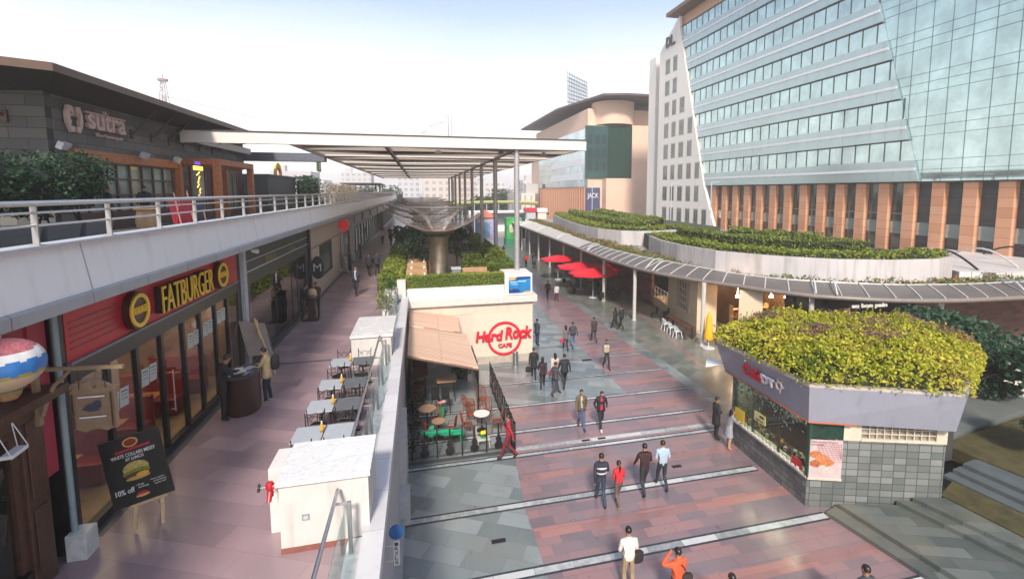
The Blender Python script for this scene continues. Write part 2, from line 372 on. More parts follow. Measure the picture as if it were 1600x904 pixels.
for a, b, x0, x1 in [(9.9, 10.32, 3.1, 12.4), (12.72, 13.14, 3.1, 11.9), (15.5, 15.9, 3.3, 11.8), (19.85, 20.3, 3.6, 13.4), (22.5, 22.9, 9.9, 13.3), (25.2, 25.6, 9.9, 13.3), (27.9, 28.3, 9.9, 13.3), (30.6, 31.0, 9.9, 13.3), (7.1, 7.5, 3.1, 12.8), (33.4, 33.8, 9.9, 13.3), (36, 36.4, 9.9, 13.3)]:
    sl.box(x0, a, .004, x1, b, .008)
struct('plaza_paving_salmon', sl, SALM)
st = MB(); sk = MB()
for y, x0, x1, wd in [(8.85, -.7, 12.7, .11), (11.55, -.7, 12.15, .11), (14.32, -.7, 11.75, .105), (17.2, -.7, 12.1, .08), (17.66, 3.4, 12.1, .13), (19.0, -.6, 12.6, .07), (21.4, -.6, 13.2, .07), (24.1, 2.9, 13.2, .05), (26.8, 4.0, 13.2, .045), (29.4, 6.6, 13.2, .035), (32.1, 6.6, 13.2, .035), (34.8, 6.6, 13.2, .03)]:
    st.box(x0, y - wd, .008, x1, y + wd, .012)
    if y != 17.66:
        sk.box(x0, y - wd - .07, .008, x1, y - wd - .002, .0125); sk.box(x0, y + wd + .002, .008, x1, y + wd + .07, .0125)
STRIPE = brick('white_marble_strip', (.22, .24, .25), (.50, .51, .52), (.2, .2, .2), 1.1, 5., rough=.22, msize=.006, noise=.75, nscale=5., bump=0, c3=(.40, .42, .43))
struct('plaza_marble_strips', st, STRIPE)
struct('plaza_strip_borders', sk, mat('black_granite', (.03, .035, .045), .25, var=.3, scale=9))
for k, (x, y, s_) in enumerate(((6.35, 17.66, .13), (7.05, 17.66, .13), (9.55, 26.5, .22), (2.0, 12.9, .16), (9.0, 15.1, .14))):
    mb = MB().box(x - s_ * 1.3, y - s_ * .5, .0125, x + s_ * 1.3, y + s_ * .5, .018)
    for j in range(7): mb.box(x - s_ * 1.2 + j * s_ * .36, y - s_ * .42, .018, x - s_ * 1.2 + j * s_ * .36 + .012, y + s_ * .42, .024)
    o = mb.build('drain_cover', mat('drain_iron', (.03, .03, .032), .5, .5)); tag(o, ['dark drain cover on the white strip, left of a pair', 'dark drain cover on the white strip, right of a pair', 'larger dark drain cover on the far strip behind the beige vest figure', 'small drain cover in the grey slate by the parapet wall', 'small drain cover in the pink paving before the blue shirt figure'][k], 'drain cover', 'drain covers in the plaza')
rl = MB(); P0 = [(15.6, 24.0), (16.3, 28), (17.0, 32), (17.6, 37)]
for a, b in zip(P0, P0[1:]): rl.prism([(a[0], a[1]), (a[0] + .22, a[1]), (b[0] + .22, b[1]), b], .002, .006)
struct('arcade_red_line', rl, SALM)

# upper walkway: the slab on which the left shops stand
struct('upper_walkway', MB().box(-26, -4, 0, -.85, 27.4, 4.0).box(-26, 27.4, 0, -.9, 150, 3.998), MAUVE)
struct('walkway_joint', MB().box(-5.85, 18.2, 4.0, -1.5, 18.32, 4.004).box(-5.95, 9.6, 4.0, -5.62, 45, 4.003), mat('dark_slate_strip', (.07, .075, .085), .35))

# retaining wall between walkway and plaza with its coping
STONEW = brick('pale_wall_stone', (.50, .50, .53), (.60, .60, .63), (.25, .25, .27), 1.15, 5, rough=.35, msize=.006, axes='YX', noise=.2, bump=.1)
t = thing('parapet_wall', 'pale lavender stone parapet with slab coping along the walkway edge', 'wall', (-.9, 3, 0), world=True)
MB().box(-.85, -1, 0, -.80, 27.38, 4.18).build('wall_face', grime(mat('lavender_render', (.36, .36, .40), .5, var=.08)), t)
MB().box(-1.08, -1, 4.0, -.72, 27.38, 4.30).build('coping', STONEW, t, bev=.01)
MB().box(-1.34, -1, 4.0, -1.08, 27.3, 4.10).build('kerb', MARBLE, t)
MB().box(-.80, -1, .0, -.66, 14.2, .22).build('footing', mat('kerb_stone', (.35, .35, .36), .6), t)
MB().box(-.80, 14.2, .0, -.5, 14.9, .9).box(-.8, 14.9, 0, -.62, 17.2, 2.4).build('buttress', mat('lavender_render2', (.40, .39, .41), .6, var=.1), t)

# glass balustrades
def balustrade(y0, y1, label):
    t = thing('glass_balustrade', label, 'railing', (-1.3, y0, 4.0), group='glass balustrades on the walkway parapet', world=True)
    n = max(1, round((y1 - y0) / 1.9))
    MB().tube([(-1.46, y0, 5.08), (-1.46, y1, 5.08)], .032, 10).build('handrail', STEEL, t, True)
    for i in range(n + 1):
        y = y0 + .25 + (y1 - y0 - .5) * i / n
        MB().box(-1.28, y - .04, 4.02, -1.22, y + .04, 5.0).box(-1.46, y - .012, 4.96, -1.24, y + .012, 5.0).build('post', STEELD, t, bev=.005)
    for i in range(n):
        a = y0 + .3 + (y1 - y0 - .5) * i / n; b = y0 + .2 + (y1 - y0 - .5) * (i + 1) / n
        MB().box(-1.325, a, 4.06, -1.312, b, 4.92).build('glass_panel', RAILGLASS, t)
balustrade(2.2, 8.25, 'glass balustrade with round steel handrail in front of the nearer marble topped box')
balustrade(9.75, 17.2, 'glass balustrade with round steel handrail running beside the black cafe tables')
balustrade(20.1, 26.6, 'short glass balustrade beyond the farther marble topped box, by the spiky plant')

# marble topped boxes
BOXS = grime(mat('box_render', (.56, .54, .52), .6, var=.06, scale=2.5), amt=.4)
t = thing('marble_topped_box', 'large white rendered box with cracked veined marble top and red brown skirting, nearest the bottom', 'service box', (-1.7, 8.9, 4), world=True)
MB().box(-2.40, 8.36, 4.1, -.98, 9.6, 5.22).build('body', BOXS, t)
MB().box(-2.405, 8.345, 4.0, -.975, 9.6, 4.1).build('skirting', mat('red_skirting', (.22, .08, .06), .4, var=.2), t)
MB().box(-2.44, 8.30, 5.22, -.94, 9.64, 5.30).build('marble_top', MARBLE, t, bev=.008)
MB().box(-2.72, 8.95, 4.0, -2.402, 9.66, 5.21).build('side_block', mat('side_block_stone', (.62, .60, .60), .6, var=.05), t, bev=.01)
o = MB().box(-2.06, 8.352, 4.55, -1.94, 8.36, 4.66).build('socket_plate', STEELD, t); MB().box(-2.035, 8.346, 4.575, -1.965, 8.352, 4.635).build('socket', LGREY, o)
t = thing('marble_topped_box', 'white box with pale marble top behind the farthest black table', 'service box', (-1.7, 18.6, 4), world=True)
MB().box(-2.42, 17.32, 4.0, -1.09, 19.9, 5.02).build('body', BOXS, t)
MB().box(-2.46, 17.26, 5.02, -1.03, 19.96, 5.1).build('marble_top', MARBLE, t, bev=.008)
t = thing('planter_box', 'white stepped planter block where the walkway meets the roof garden', 'planter', (-1.4, 26.9, 4), world=True)
MB().box(-1.95, 26.0, 4.0, -1.3, 27.35, 4.75).build('body', BOXS, t, bev=.01)
MB().box(-1.3, 27.0, 4.15, -.85, 27.38, 5.25).build('upright_block', BOXS, t, bev=.01)
# hydrant valve
t = thing('hydrant_valve', 'red hydrant valve with small black wheel on the side of the marble topped box', 'hydrant valve', (-2.6, 8.6, 5), world=True)
REDP = mat('red_enamel', (.45, .02, .03), .3, var=.1)
MB().tube([(-2.40, 8.62, 5.08), (-2.58, 8.62, 5.08)], .05, 12).lathe([(0, -.16), (.05, -.16), (.055, -.1), (.04, -.06), (.065, -.02), (.07, .05), (.05, .09), (0, .1)], (-2.60, 8.62, 5.07), 14).tube([(-2.6, 8.62, 5.0), (-2.6, 8.52, 4.86)], [.045, .04], 12).build('valve_body', REDP, t, True)
MB().tube([(-2.62, 8.62, 5.08), (-2.78, 8.62, 5.08)], .012, 8).build('spindle', STEEL, t, True)
mb = MB(); mb.ring(.05, .07, (-2.78, 8.62, 5.08), (0, 1, 0), (0, 0, 1), .02, 20)
for k in range(3): mb.obox((-2.77, 8.62, 5.08), (.012, .11, .014), rx=k * math.pi / 3)
mb.build('hand_wheel', BLACK, t)

# blue round sign and white strip sign fixed to the parapet wall
t = thing('wall_sign', 'blue round sign above a narrow white sign on brackets outside the parapet wall', 'sign', (-.6, 9.3, 3.2), world=True)
MB().tube([(-.8, 9.3, 3.12), (-.6, 9.3, 3.12)], .010).build('bracket', STEEL, t)
MB().tube([(-.8, 9.3, 2.80), (-.6, 9.3, 2.80)], .010).build('bracket', STEEL, t)
BLUE = mat('sign_blue', (.02, .10, .30), .4)
mb = MB(); mb.plate([(.14 * math.cos(a * math.pi / 12), .14 * math.sin(a * math.pi / 12)) for a in range(24)], (-.60, 9.27, 3.40), (1, 0, 0), (0, 0, 1), -.05)
mb.build('round_board', BLUE, t)
MB().box(-.665, 9.28, 2.70, -.545, 9.31, 3.22).build('strip_board', mat('sign_white', (.62, .62, .62), .5), t)
for i, s in enumerate('IRXLS'):
    stretch_text(s, (-.64, 9.276, 3.12 - i * .095), (1, 0, 0), (0, 0, 1), .07, .07, .006, 'letter', DGREY, t)

# ------------------------------------------------------------------ terrace deck over the shops
t = thing('upper_terrace', 'white terrace deck with grey lip running above the row of shops', 'terrace', (-5.2, 5, 8.4), world=True)
PANELW = brick('white_fascia', (.80, .81, .84), (.83, .84, .86), (.4, .41, .43), 8.2, 9., rough=.4, msize=.02, axes='YZ', noise=.1, bump=0)
PANELG = brick('grey_lip', (.33, .35, .39), (.38, .40, .44), (.12, .12, .13), 1.6, 9., rough=.35, msize=.01, axes='YZ', noise=.15, bump=0)
MB().box(-24, -2, 8.36, -5.42, 118, 8.6).build('deck_slab', mat('terrace_floor', (.11, .105, .10), .7), t)
mb = MB(); mb.v = []; mb.add([(x, y, z) for y in (-2, 118) for x, z in ((-5.14, 8.52), (-5.26, 9.30), (-5.42, 9.30), (-5.42, 8.52))], [(0, 1, 5, 4), (1, 2, 6, 5), (2, 3, 7, 6), (3, 0, 4, 7), (0, 3, 2, 1), (4, 5, 6, 7)])
mb.build('fascia', PANELW, t)
grime(PANELW, (.35, .34, .33), .35, 1.2, .12); grime(PANELG, (.15, .15, .16), .4, 1.5, .3); grime(STONEW, (.25, .25, .26), .35, 1.2, 1.2)
MB().box(-5.5, -2, 9.302, -5.14, 118, 9.34).build('coping', LGREY, t)
mb = MB(); mb.add([(x, y, z) for y in (-2, 118) for x, z in ((-5.08, 8.33), (-5.08, 8.50), (-5.195, 8.56), (-5.9, 8.5), (-5.9, 8.33))], [(0, 1, 6, 5), (1, 2, 7, 6), (2, 3, 8, 7), (3, 4, 9, 8), (4, 0, 5, 9), (4, 3, 2, 1, 0), (5, 6, 7, 8, 9)])
mb.build('lip', PANELG, t)
POSTM = mat('railing_post_steel', (.34, .33, .33), .4, .6)
t = thing('terrace_railing', 'long steel railing with three rails and flat posts on the terrace edge', 'railing', (-5.3, 5, 9.34), world=True)
for z, r in ((9.93, .042), (9.80, .018), (9.62, .018)):
    MB().tube([(-5.26, -1, z), (-5.26, 118, z)], r, 10).build('rail', STEEL, t, True)
for i in range(68):
    y = 3.25 + i * 1.66
    MB().box(-5.30, y - .012, 9.34, -5.225, y + .012, 9.90).box(-5.33, y - .05, 9.34, -5.19, y + .05, 9.352).build('post', POSTM, t)

# ------------------------------------------------------------------ shops under the terrace (front at X = -5.85)
FX = -5.85
def room(t, y0, y1, wallm, floorm, depth=5.):
    MB().box(FX - depth, y0, 4.0, FX - depth + .1, y1, 8.3).box(FX - depth, y0, 4, FX - .3, y0 + .08, 8.3).box(FX - depth, y1 - .08, 4, FX - .3, y1, 8.3).build('interior_wall', wallm, t)
    MB().box(FX - depth + .1, y0 + .08, 4.0, FX - .1, y1 - .08, 4.03).build('interior_floor', floorm, t)
# 1. burger restaurant
t = thing('burger_restaurant', 'burger restaurant front with red sign board, yellow letters and black framed glass', 'shop', (FX, 13, 4), world=True)
room(t, 9.25, 17.55, mat('amber_wall', (.30, .17, .10), .7, var=.4, scale=1.2), mat('ochre_floor', (.36, .25, .13), .35, var=.2))
fr = MB().box(FX - .25, 9.2, 4.0, FX + .02, 9.5, 8.33).box(FX - .25, 17.3, 4.0, FX + .02, 17.6, 8.33).box(FX - .25, 9.5, 6.86, FX + .05, 17.3, 7.18).box(FX - .25, 9.5, 8.14, FX + .02, 17.3, 8.33).box(FX - .12, 9.5, 4.0, FX + .04, 17.3, 4.16)
fr.build('black_frame', BLACK, t, bev=.008)
sg = MB().box(FX - .2, 9.5, 7.22, FX + .03, 17.3, 8.14).build('sign_board', RED, t)
MB().box(FX - .2, 9.5, 7.18, FX + .09, 17.3, 7.22).build('sign_sill', MGREY, sg)
gv = MB()
for k in range(5):
    z = 7.42 + k * .115
    gv.box(FX + .03, 9.6, z, FX + .045, 11.0, z + .014); gv.box(FX + .03, 11.83, z, FX + .045, 12.2, z + .014)
    gv.box(FX + .03, 15.15, z, FX + .045, 15.36, z + .014); gv.box(FX + .03, 16.2, z, FX + .045, 17.2, z + .014)
gv.build('stripe', mat('sign_stripe', (.22, .10, .10), .4), sg)
stretch_text('FATBURGER', (FX + .04, 12.3, 7.36), (0, 1, 0), (0, 0, 1), 2.72, .62, .14, 'lettering_shadow', BLACK, sg, off=.0)
stretch_text('FATBURGER', (FX + .181, 12.3, 7.36), (0, 1, 0), (0, 0, 1), 2.72, .62, .03, 'lettering', YEL, sg, off=-.012)
for y in (11.42, 15.78):
    d = MB(); d.plate([(.36 * math.cos(a * math.pi / 16), .40 * math.sin(a * math.pi / 16)) for a in range(32)], (FX + .04, y, 7.66), (0, 1, 0), (0, 0, 1), .13)
    o = d.build('round_logo', mat('logo_maroon', (.06, .01, .012), .4), sg)
    MB().ring(.27, .35, (FX + .171, y, 7.66), (0, 1, 0), (0, 0, 1), .03).build('logo_ring', YEL, o)
    stretch_text('FATBURGER', (FX + .171, y - .29, 7.60), (0, 1, 0), (0, 0, 1), .58, .15, .035, 'logo_letters', YEL, o)
MUL = [9.5, 10.55, 11.5, 12.5, 13.55, 14.5, 15.5, 16.4, 17.3]
for y in MUL[1:-1]: MB().box(FX - .08, y - .05, 4.16, FX + .03, y + .05, 6.86).build('mullion', BLACK, t)
for a, b in zip(MUL, MUL[1:]): MB().box(FX - .03, a + .05, 4.16, FX - .015, b - .05, 6.86).build('glass_pane', SHOPGLASS, t)
MB().tube([(FX + .08, 12.75, 4.9), (FX + .08, 12.75, 5.9)], .014).tube([(FX, 12.75, 4.95), (FX + .08, 12.75, 4.95)], .01).tube([(FX, 12.75, 5.85), (FX + .08, 12.75, 5.85)], .01).build('door_handle', STEEL, t)
PAPER = mat('menu_paper', (.46, .52, .50), .6, var=.05)
for y, z in ((10.85, 6.0), (11.95, 6.1), (14.1, 6.25), (15.0, 6.3), (15.95, 6.4)):
    for dy in (-.16, .16):
        o = MB().obox((FX - .008, y + dy, z), (.006, .28, .38), rx=R(-6)).build('menu_sheet', PAPER, t)
        MB().obox((FX - .003, y + dy, z + .12), (.004, .2, .02), rx=R(-6)).obox((FX - .003, y + dy, z + .05), (.004, .2, .01), rx=R(-6)).obox((FX - .003, y + dy, z - .03), (.004, .2, .01), rx=R(-6)).build('menu_print', DGREY, o)
for k in range(5):
    MB().box(FX - 3.2, 10.1 + k * 1.55, 8.22, FX - 1.2, 10.6 + k * 1.55, 8.27).build('added_light_panel', mat('added_room_glow', (1, .85, .65), .5, emis=(1, .74, .45), estr=5), t)  # glowing panels added to brighten the dark dining room
# fittings inside
BOOTH = mat('red_booth', (.26, .02, .025), .4)
for y in (10.0, 11.6, 13.2, 14.8, 16.3):
    b = thing('dining_booth', 'red upholstered booth bench %s behind the restaurant glass' % {10.0: 'nearest the wooden pub sign', 11.6: 'behind the easel poster', 13.2: 'by the door handle', 14.8: 'behind the waiter in black', 16.3: 'at the far end'}[y], 'booth', (FX - 1.5, y, 4.03), group='red booths in the burger restaurant', world=True)
    MB().box(FX - 2.2, y - .3, 4.03, FX - .7, y + .15, 4.5).build('seat', BOOTH, b, bev=.03); MB().box(FX - 2.2, y + .15, 4.03, FX - .7, y + .28, 5.1).build('backrest', BOOTH, b, bev=.03)
    b = thing('dining_table', 'black pedestal table in front of the booth %s' % {10.0: 'nearest the wooden pub sign', 11.6: 'behind the easel poster', 13.2: 'by the door handle', 14.8: 'behind the waiter in black', 16.3: 'at the far end'}[y], 'table', (FX - 1.5, y - .6, 4.03), group='tables in the burger restaurant', world=True)
    MB().box(FX - 2.0, y - .9, 4.76, FX - .9, y - .4, 4.8).build('tabletop', mat('table_orange', (.40, .16, .05), .3), b); MB().tube([(FX - 1.45, y - .65, 4.03), (FX - 1.45, y - .65, 4.76)], .04).build('leg', BLACK, b)
LAMPE = mat('lamp_glow', (1, .8, .5), .5, emis=(1, .62, .28), estr=14)
for y in (10.6, 12.4, 14.2, 16.0):
    b = thing('pendant_lamp', 'glowing pendant lamp inside the restaurant %s' % {10.6: 'over the booth nearest the pub sign', 12.4: 'over the second booth', 14.2: 'beyond the door handle', 16.0: 'over the farthest booth'}[y], 'lamp', (FX - 1.6, y, 7.6), group='pendant lamps in the burger restaurant', world=True)
    MB().tube([(FX - 1.6, y, 8.3), (FX - 1.6, y, 7.2)], .01).build('cable', BLACK, b); MB().lathe([(0, 0), (.14, .02), (.10, .16), (.03, .2), (0, .2)], (FX - 1.6, y, 7.0), 14).build('shade', LAMPE, b, True)
# pillars between shops
PIL = mat('pillar_grey', (.42, .44, .48), .45)
for y, lb in ((17.62, 'slim grey steel pillar between the red sign shop and the dark glass shop'), (27.5, 'black pillar between the dark glass shop and the cream shop')):
    o = MB().box(FX - .1, y, 4.0, FX + .14, y + .26, 8.33).build('pillar', PIL if y < 20 else BLACK, None, bev=.01); tag(o, lb, 'pillar')
# teal pipe and marble kerb block beside the wooden shop
o = MB().tube([(FX + .12, 9.14, 4.0), (FX + .12, 9.14, 8.33)], .045, 10).build('drain_pipe', mat('teal_pipe', (.25, .34, .36), .4), None, True); tag(o, 'thin teal pipe between wooden shop front and red sign restaurant', 'pipe')
o = MB().box(FX + .05, 9.0, 4.0, FX + .34, 9.32, 4.45).build('marble_kerb_block', MARBLE, None, bev=.01); tag(o, 'small marble block at the foot of the wooden shop pillar', 'stone block')
# 2. wooden shop front with the striped awning board
t = thing('wooden_shop_front', 'brown carved wooden shop front with dark glass below red and cream stripes', 'shop', (FX, 7, 4), world=True)
room(t, 1.0, 9.05, mat('green_dark_wall', (.03, .05, .045), .7), DGREY)
for i in range(16):
    y = 2.0 + i * .42
    MB().box(FX - .12, y, 7.2, FX + .02 + (.004 if i % 2 else 0), y + .42, 8.33).build('stripe_board', mat('stripe_cream', (.62, .58, .48), .6) if i % 2 == 0 else mat('stripe_red', (.30, .02, .035), .5), t)
MB().box(FX - .1, 8.7, 5.6, FX + .05, 9.05, 8.33).build('red_post', mat('stripe_red2', (.36, .03, .06), .5), t)
MB().box(FX - .15, 1.0, 6.98, FX + .42, 8.85, 7.12).box(FX - .15, 1.0, 6.75, FX + .2, 8.75, 6.98).build('cornice', WOODB, t, bev=.015)
MB().box(FX - .12, 8.35, 4.0, FX + .08, 8.78, 6.98).box(FX + .08, 8.42, 4.3, FX + .11, 8.7, 5.3).box(FX + .08, 8.42, 5.5, FX + .11, 8.7, 6.7).build('pillar', WOODB, t, bev=.012)
MB().box(FX - .1, 1.0, 4.0, FX + .06, 8.35, 4.4).build('plinth', BLACK, t, bev=.01)
mb = MB().box(FX - .08, 6.0, 4.45, FX + .02, 6.12, 6.75).box(FX - .08, 8.2, 4.45, FX + .03, 8.35, 6.75).box(FX - .08, 6.12, 6.55, FX + .03, 8.2, 6.75)
for s in (0, 1):
    pts = [(FX + .02, 6.15 + (y if not s else 1.88 - y), 6.2 - .22 * math.sin(y * 3.0)) for y in [k * .09 for k in range(11)]]
    mb.tube(pts, .035, 6)
mb.build('window_frame', WOODB, t)
MB().box(FX - .04, 6.1, 4.4, FX - .02, 8.2, 6.6).box(FX - .04, 1.0, 4.45, FX - .02, 6.0, 6.6).build('glass_pane', SHOPGLASS, t)
rp = random.Random(3)
for k, (y, z) in enumerate(((7.2, 5.3), (7.8, 5.0), (6.7, 4.9))):
    mb = MB()
    for i in range(40):
        mb.leaf((FX - .6 + rp.gauss(0, .12), y + rp.gauss(0, .16), z + rp.gauss(0, .12)), .14, rp)
    o = mb.build('potted_plant', leafmat('indoor_leaf', [(.02, .05, .02), (.06, .12, .04)])); tag(o, ['leafy pot plant in the middle of the dark wooden shop window', 'leafy pot plant at the far end of the dark wooden shop window', 'leafy pot plant at the near end of the dark wooden shop window'][k], 'plant', 'plants behind the wooden shop window')
    o['kind'] = 'thing'
# hot-air balloon ornament
t = thing('balloon_ornament', 'model hot air balloon painted red, white, blue and gold above the wooden shop', 'ornament', (-4.95, 7.18, 7.7), world=True)
bc = (-5.0, 7.12, 7.97)
cols = [mat('balloon_tan', (.55, .42, .28), .45), mat('balloon_olive', (.34, .31, .08), .45), mat('balloon_blue', (.03, .17, .48), .4), mat('balloon_white', (.72, .72, .72), .4), mat('balloon_rose', (.48, .14, .16), .5, var=.4, scale=30)]
mb = MB(); nz, na = 40, 72
for i in range(nz + 1):
    a = math.pi * (i / nz) * .93 + .07 * math.pi      # from the neck upward
    z = -math.cos(a); r = math.sin(a) * (1 if z > 0 else 1 - .18 * z * z)
    for j in range(na):
        b = 2 * math.pi * j / na; g = 1 + .018 * abs(math.sin(b * 6))
        mb.v.append((bc[0] + .37 * r * g * math.cos(b), bc[1] + .37 * r * g * math.sin(b), bc[2] + .33 * z))
for i in range(nz):
    for j in range(na):
        b = 2 * math.pi * (j + .5) / na; z = -math.cos(math.pi * ((i + .5) / nz) * .93 + .07 * math.pi)
        sc1 = .10 * abs(math.sin(b * 6))
        c = 0 if z < -.30 - sc1 * .5 else 1 if z < -.14 - sc1 else 2 if z < .22 + sc1 else 3 if z < .60 + .04 * math.sin(b * 3) else 4
        mb.f.append((i * na + j, i * na + (j + 1) % na, (i + 1) * na + (j + 1) % na, (i + 1) * na + j)); mb.m.append(c)
mb.build('envelope', cols, t, True)
MB().lathe([(0, 0), (.08, 0), (.11, .04), (.13, .1), (.15, .14), (0, .14)], (bc[0], bc[1], 7.54), 24).build('gondola_skirt', mat('balloon_brown', (.30, .17, .08), .6, var=.3, scale=20), t, True)
MB().ring(.155, .17, (bc[0], bc[1], 7.67), (1, 0, 0), (0, 1, 0), .02).build('green_band', mat('balloon_green', (.03, .14, .06), .5), t)
# swing ornament
t = thing('hanging_swing', 'little white swing seat hanging on cords under the wooden cornice', 'ornament', (-5.3, 7.5, 6.7), world=True)
MB().obox((-5.36, 7.62, 6.62), (.14, .32, .05), rz=R(5)).build('seat', WHITE, t, bev=.008)
for dx in (-.06, .06):
    for dy in (-.15, .15): MB().tube([(-5.36 + dx, 7.62 + dy, 6.64), (-5.45, 7.62 + dy * .9, 7.0)], .006, 6).build('cord', WHITE, t)
# wooden pub sign on a bracket
t = thing('hanging_pub_sign', 'carved tan wooden hanging sign with a small bird painting and two white bars', 'sign', (-5.0, 8.5, 6.8), world=True)
TANS = mat('carved_tan', (.27, .19, .12), .5, var=.15, scale=10)
MB().bar((-5.62, 8.5, 7.46), (-4.50, 8.5, 7.42), .06, .05).tube([(-5.58, 8.5, 6.75), (-5.50, 8.5, 7.0), (-5.40, 8.5, 7.2), (-5.2, 8.5, 7.4)], [.035, .03, .03, .025], 8).box(-5.66, 8.46, 6.6, -5.6, 8.54, 7.5).build('bracket', TANS, t)
h = [(0, 0), (.06, -.05), (.16, -.02), (.2, -.07), (.34, -.10), (.36, -.03), (.5, -.03), (.52, 0), (.54, .6)]
L1 = [(-.29, -.36), (-.20, -.39), (-.14, -.42), (-.05, -.38), (.05, -.38), (.14, -.42), (.20, -.39), (.29, -.36), (.29, .24), (.24, .30), (.14, .37), (.07, .39), (.03, .34), (.045, .29), (0, .26), (-.045, .29), (-.03, .34), (-.07, .39), (-.14, .37), (-.24, .30), (-.29, .24)]
MB().plate(L1, (-4.93, 8.51, 6.83), (1, 0, 0), (0, 0, 1), -.045).build('board', TANS, t, bev=.008)
MB().box(-5.19, 8.455, 6.5, -5.17, 8.463, 7.05).build('side_moulding', WOODB, t); MB().box(-4.69, 8.455, 6.5, -4.67, 8.463, 7.05).build('side_moulding', WOODB, t)
MB().box(-5.1, 8.452, 6.98, -4.76, 8.463, 7.0).box(-5.1, 8.452, 6.66, -4.76, 8.463, 6.68).build('white_bar', WHITE, t)
bd = [(-.13, -.03), (-.05, -.07), (.08, -.06), (.12, .02), (.10, .08), (.05, .09), (.0, .05), (-.06, .03)]
MB().plate(bd, (-4.93, 8.461, 6.83), (1, 0, 0), (0, 0, 1), .008).build('bird_painting', mat('bird_dark', (.05, .05, .09), .5, var=.8, scale=60), t)
MB().tube([(-5.1, 8.5, 7.1), (-5.1, 8.5, 7.42)], .006).tube([(-4.76, 8.5, 7.1), (-4.76, 8.5, 7.42)], .006).build('chain', BLACK, t)
# 3. dark glass shop
t = thing('dark_glass_shop', 'dark grey shop front with large reflecting glass and thin brass lettering', 'shop', (FX, 22, 4), world=True)
DK = mat('charcoal_cladding', (.05, .058, .055), .4, var=.15)
room(t, 18.0, 27.4, mat('shop_back', (.10, .11, .10), .6), mat('shop_floor', (.2, .19, .17), .4))
MB().box(FX - .2, 17.95, 6.86, FX + .02, 27.45, 8.33).box(FX - .2, 17.95, 4, FX + .02, 18.4, 6.86).box(FX - .2, 27.1, 4, FX + .02, 27.45, 6.86).box(FX - .2, 18.4, 4, FX + .01, 27.1, 4.14).build('cladding', DK, t, bev=.01)
MB().box(FX + .02, 18.0, 7.32, FX + .06, 27.4, 7.36).box(FX + .02, 18.0, 7.68, FX + .05, 27.4, 7.71).build('trim_bar', LGREY, t)
mb = MB().box(FX + .02, 20.5, 7.37, FX + .035, 20.53, 7.66).box(FX + .02, 20.44, 7.55, FX + .035, 20.6, 7.57)
for k in range(7): mb.box(FX + .02, 20.75 + k * .16, 7.38, FX + .035, 20.77 + k * .16, 7.50 + .05 * (k % 3))
for k in range(5): mb.box(FX + .02, 23.9 + k * .22, 7.38, FX + .035, 23.93 + k * .22, 7.5 + .07 * (k % 2))
mb.build('lettering', mat('brass', (.45, .34, .10), .35, .8), t)
MB().tube([(FX + .1, 18.5, 8.05), (FX + .25, 18.7, 8.0)], [.04, .09], 12).build('spotlight', WHITE, t)
DG = glass('dark_shop_glass', (.30, .36, .33), 1.6, .03, .16)
ys = [18.4, 21.6, 24.2, 25.2, 27.1]
for a, b in zip(ys, ys[1:]): MB().box(FX - .05, a + .02, 4.14, FX - .03, b - .02, 6.86).build('glass_pane', DG, t)
for y in ys[1:-1]: MB().box(FX - .08, y - .03, 4.14, FX - .01, y + .03, 6.86).build('mullion', BLACK, t)
t = thing('round_shop_sign', 'black oval sign with a white M emblem fixed at the corner of the cream shop', 'sign', (FX + .4, 27.75, 5.8), world=True)
mb = MB(); mb.plate([(.33 * math.cos(a * math.pi / 14), .62 * math.sin(a * math.pi / 14)) for a in range(28)], (FX + .4, 27.8, 6.0), (1, 0, 0), (0, 0, 1), -.1); mb.build('board', BLACK, t)
stretch_text('M', (FX + .2, 27.795, 5.8), (1, 0, 0), (0, 0, 1), .4, .42, .02, 'emblem', LGREY, t); MB().box(FX, 27.8, 6.0, FX + .1, 27.86, 6.06).build('bracket', BLACK, t)
# 4. cream shop
t = thing('cream_shop', 'cream rendered shop front with green window and dark doorway', 'shop', (FX, 36, 4), world=True)
CR = mat('warm_cream', (.56, .47, .40), .7, var=.06)
yw = [(27.76, 30.6), (34.6, 38.2), (39.3, 40.0), (43.2, 45)]
mb = MB().box(FX - .2, 27.76, 6.9, FX, 45, 8.33).box(FX - .2, 27.76, 4, FX, 45, 4.25)
for a, b in yw: mb.box(FX - .2, a, 4.25, FX, b, 6.9)
mb.box(FX - .2, 30.6, 4.25, FX, 34.6, 4.95).box(FX - .2, 40, 4.25, FX, 43.2, 4.95)
mb.build('wall', CR, t); MB().box(FX, 27.76, 6.94, FX + .03, 45, 6.98).build('groove', mat('groove_brown', (.25, .18, .14), .6), t)
WG = mat('green_window', (.10, .15, .13), .08, var=.2, scale=1)
for a, b in ((30.6, 34.6), (40, 43.2)):
    f = MB().box(FX - .1, a, 4.95, FX + .03, a + .1, 6.9).box(FX - .1, b - .1, 4.95, FX + .03, b, 6.9).box(FX - .1, a + .1, 6.8, FX + .03, b - .1, 6.9).box(FX - .1, a + .1, 4.95, FX + .03, b - .1, 5.03).build('window_frame', DGREY, t)
    MB().box(FX - .08, a + .1, 5.03, FX - .05, b - .1, 6.8).build('pane', WG, f)
MB().box(FX - .15, 38.2, 4.0, FX - .1, 39.3, 6.9).build('door', BLACK, t)
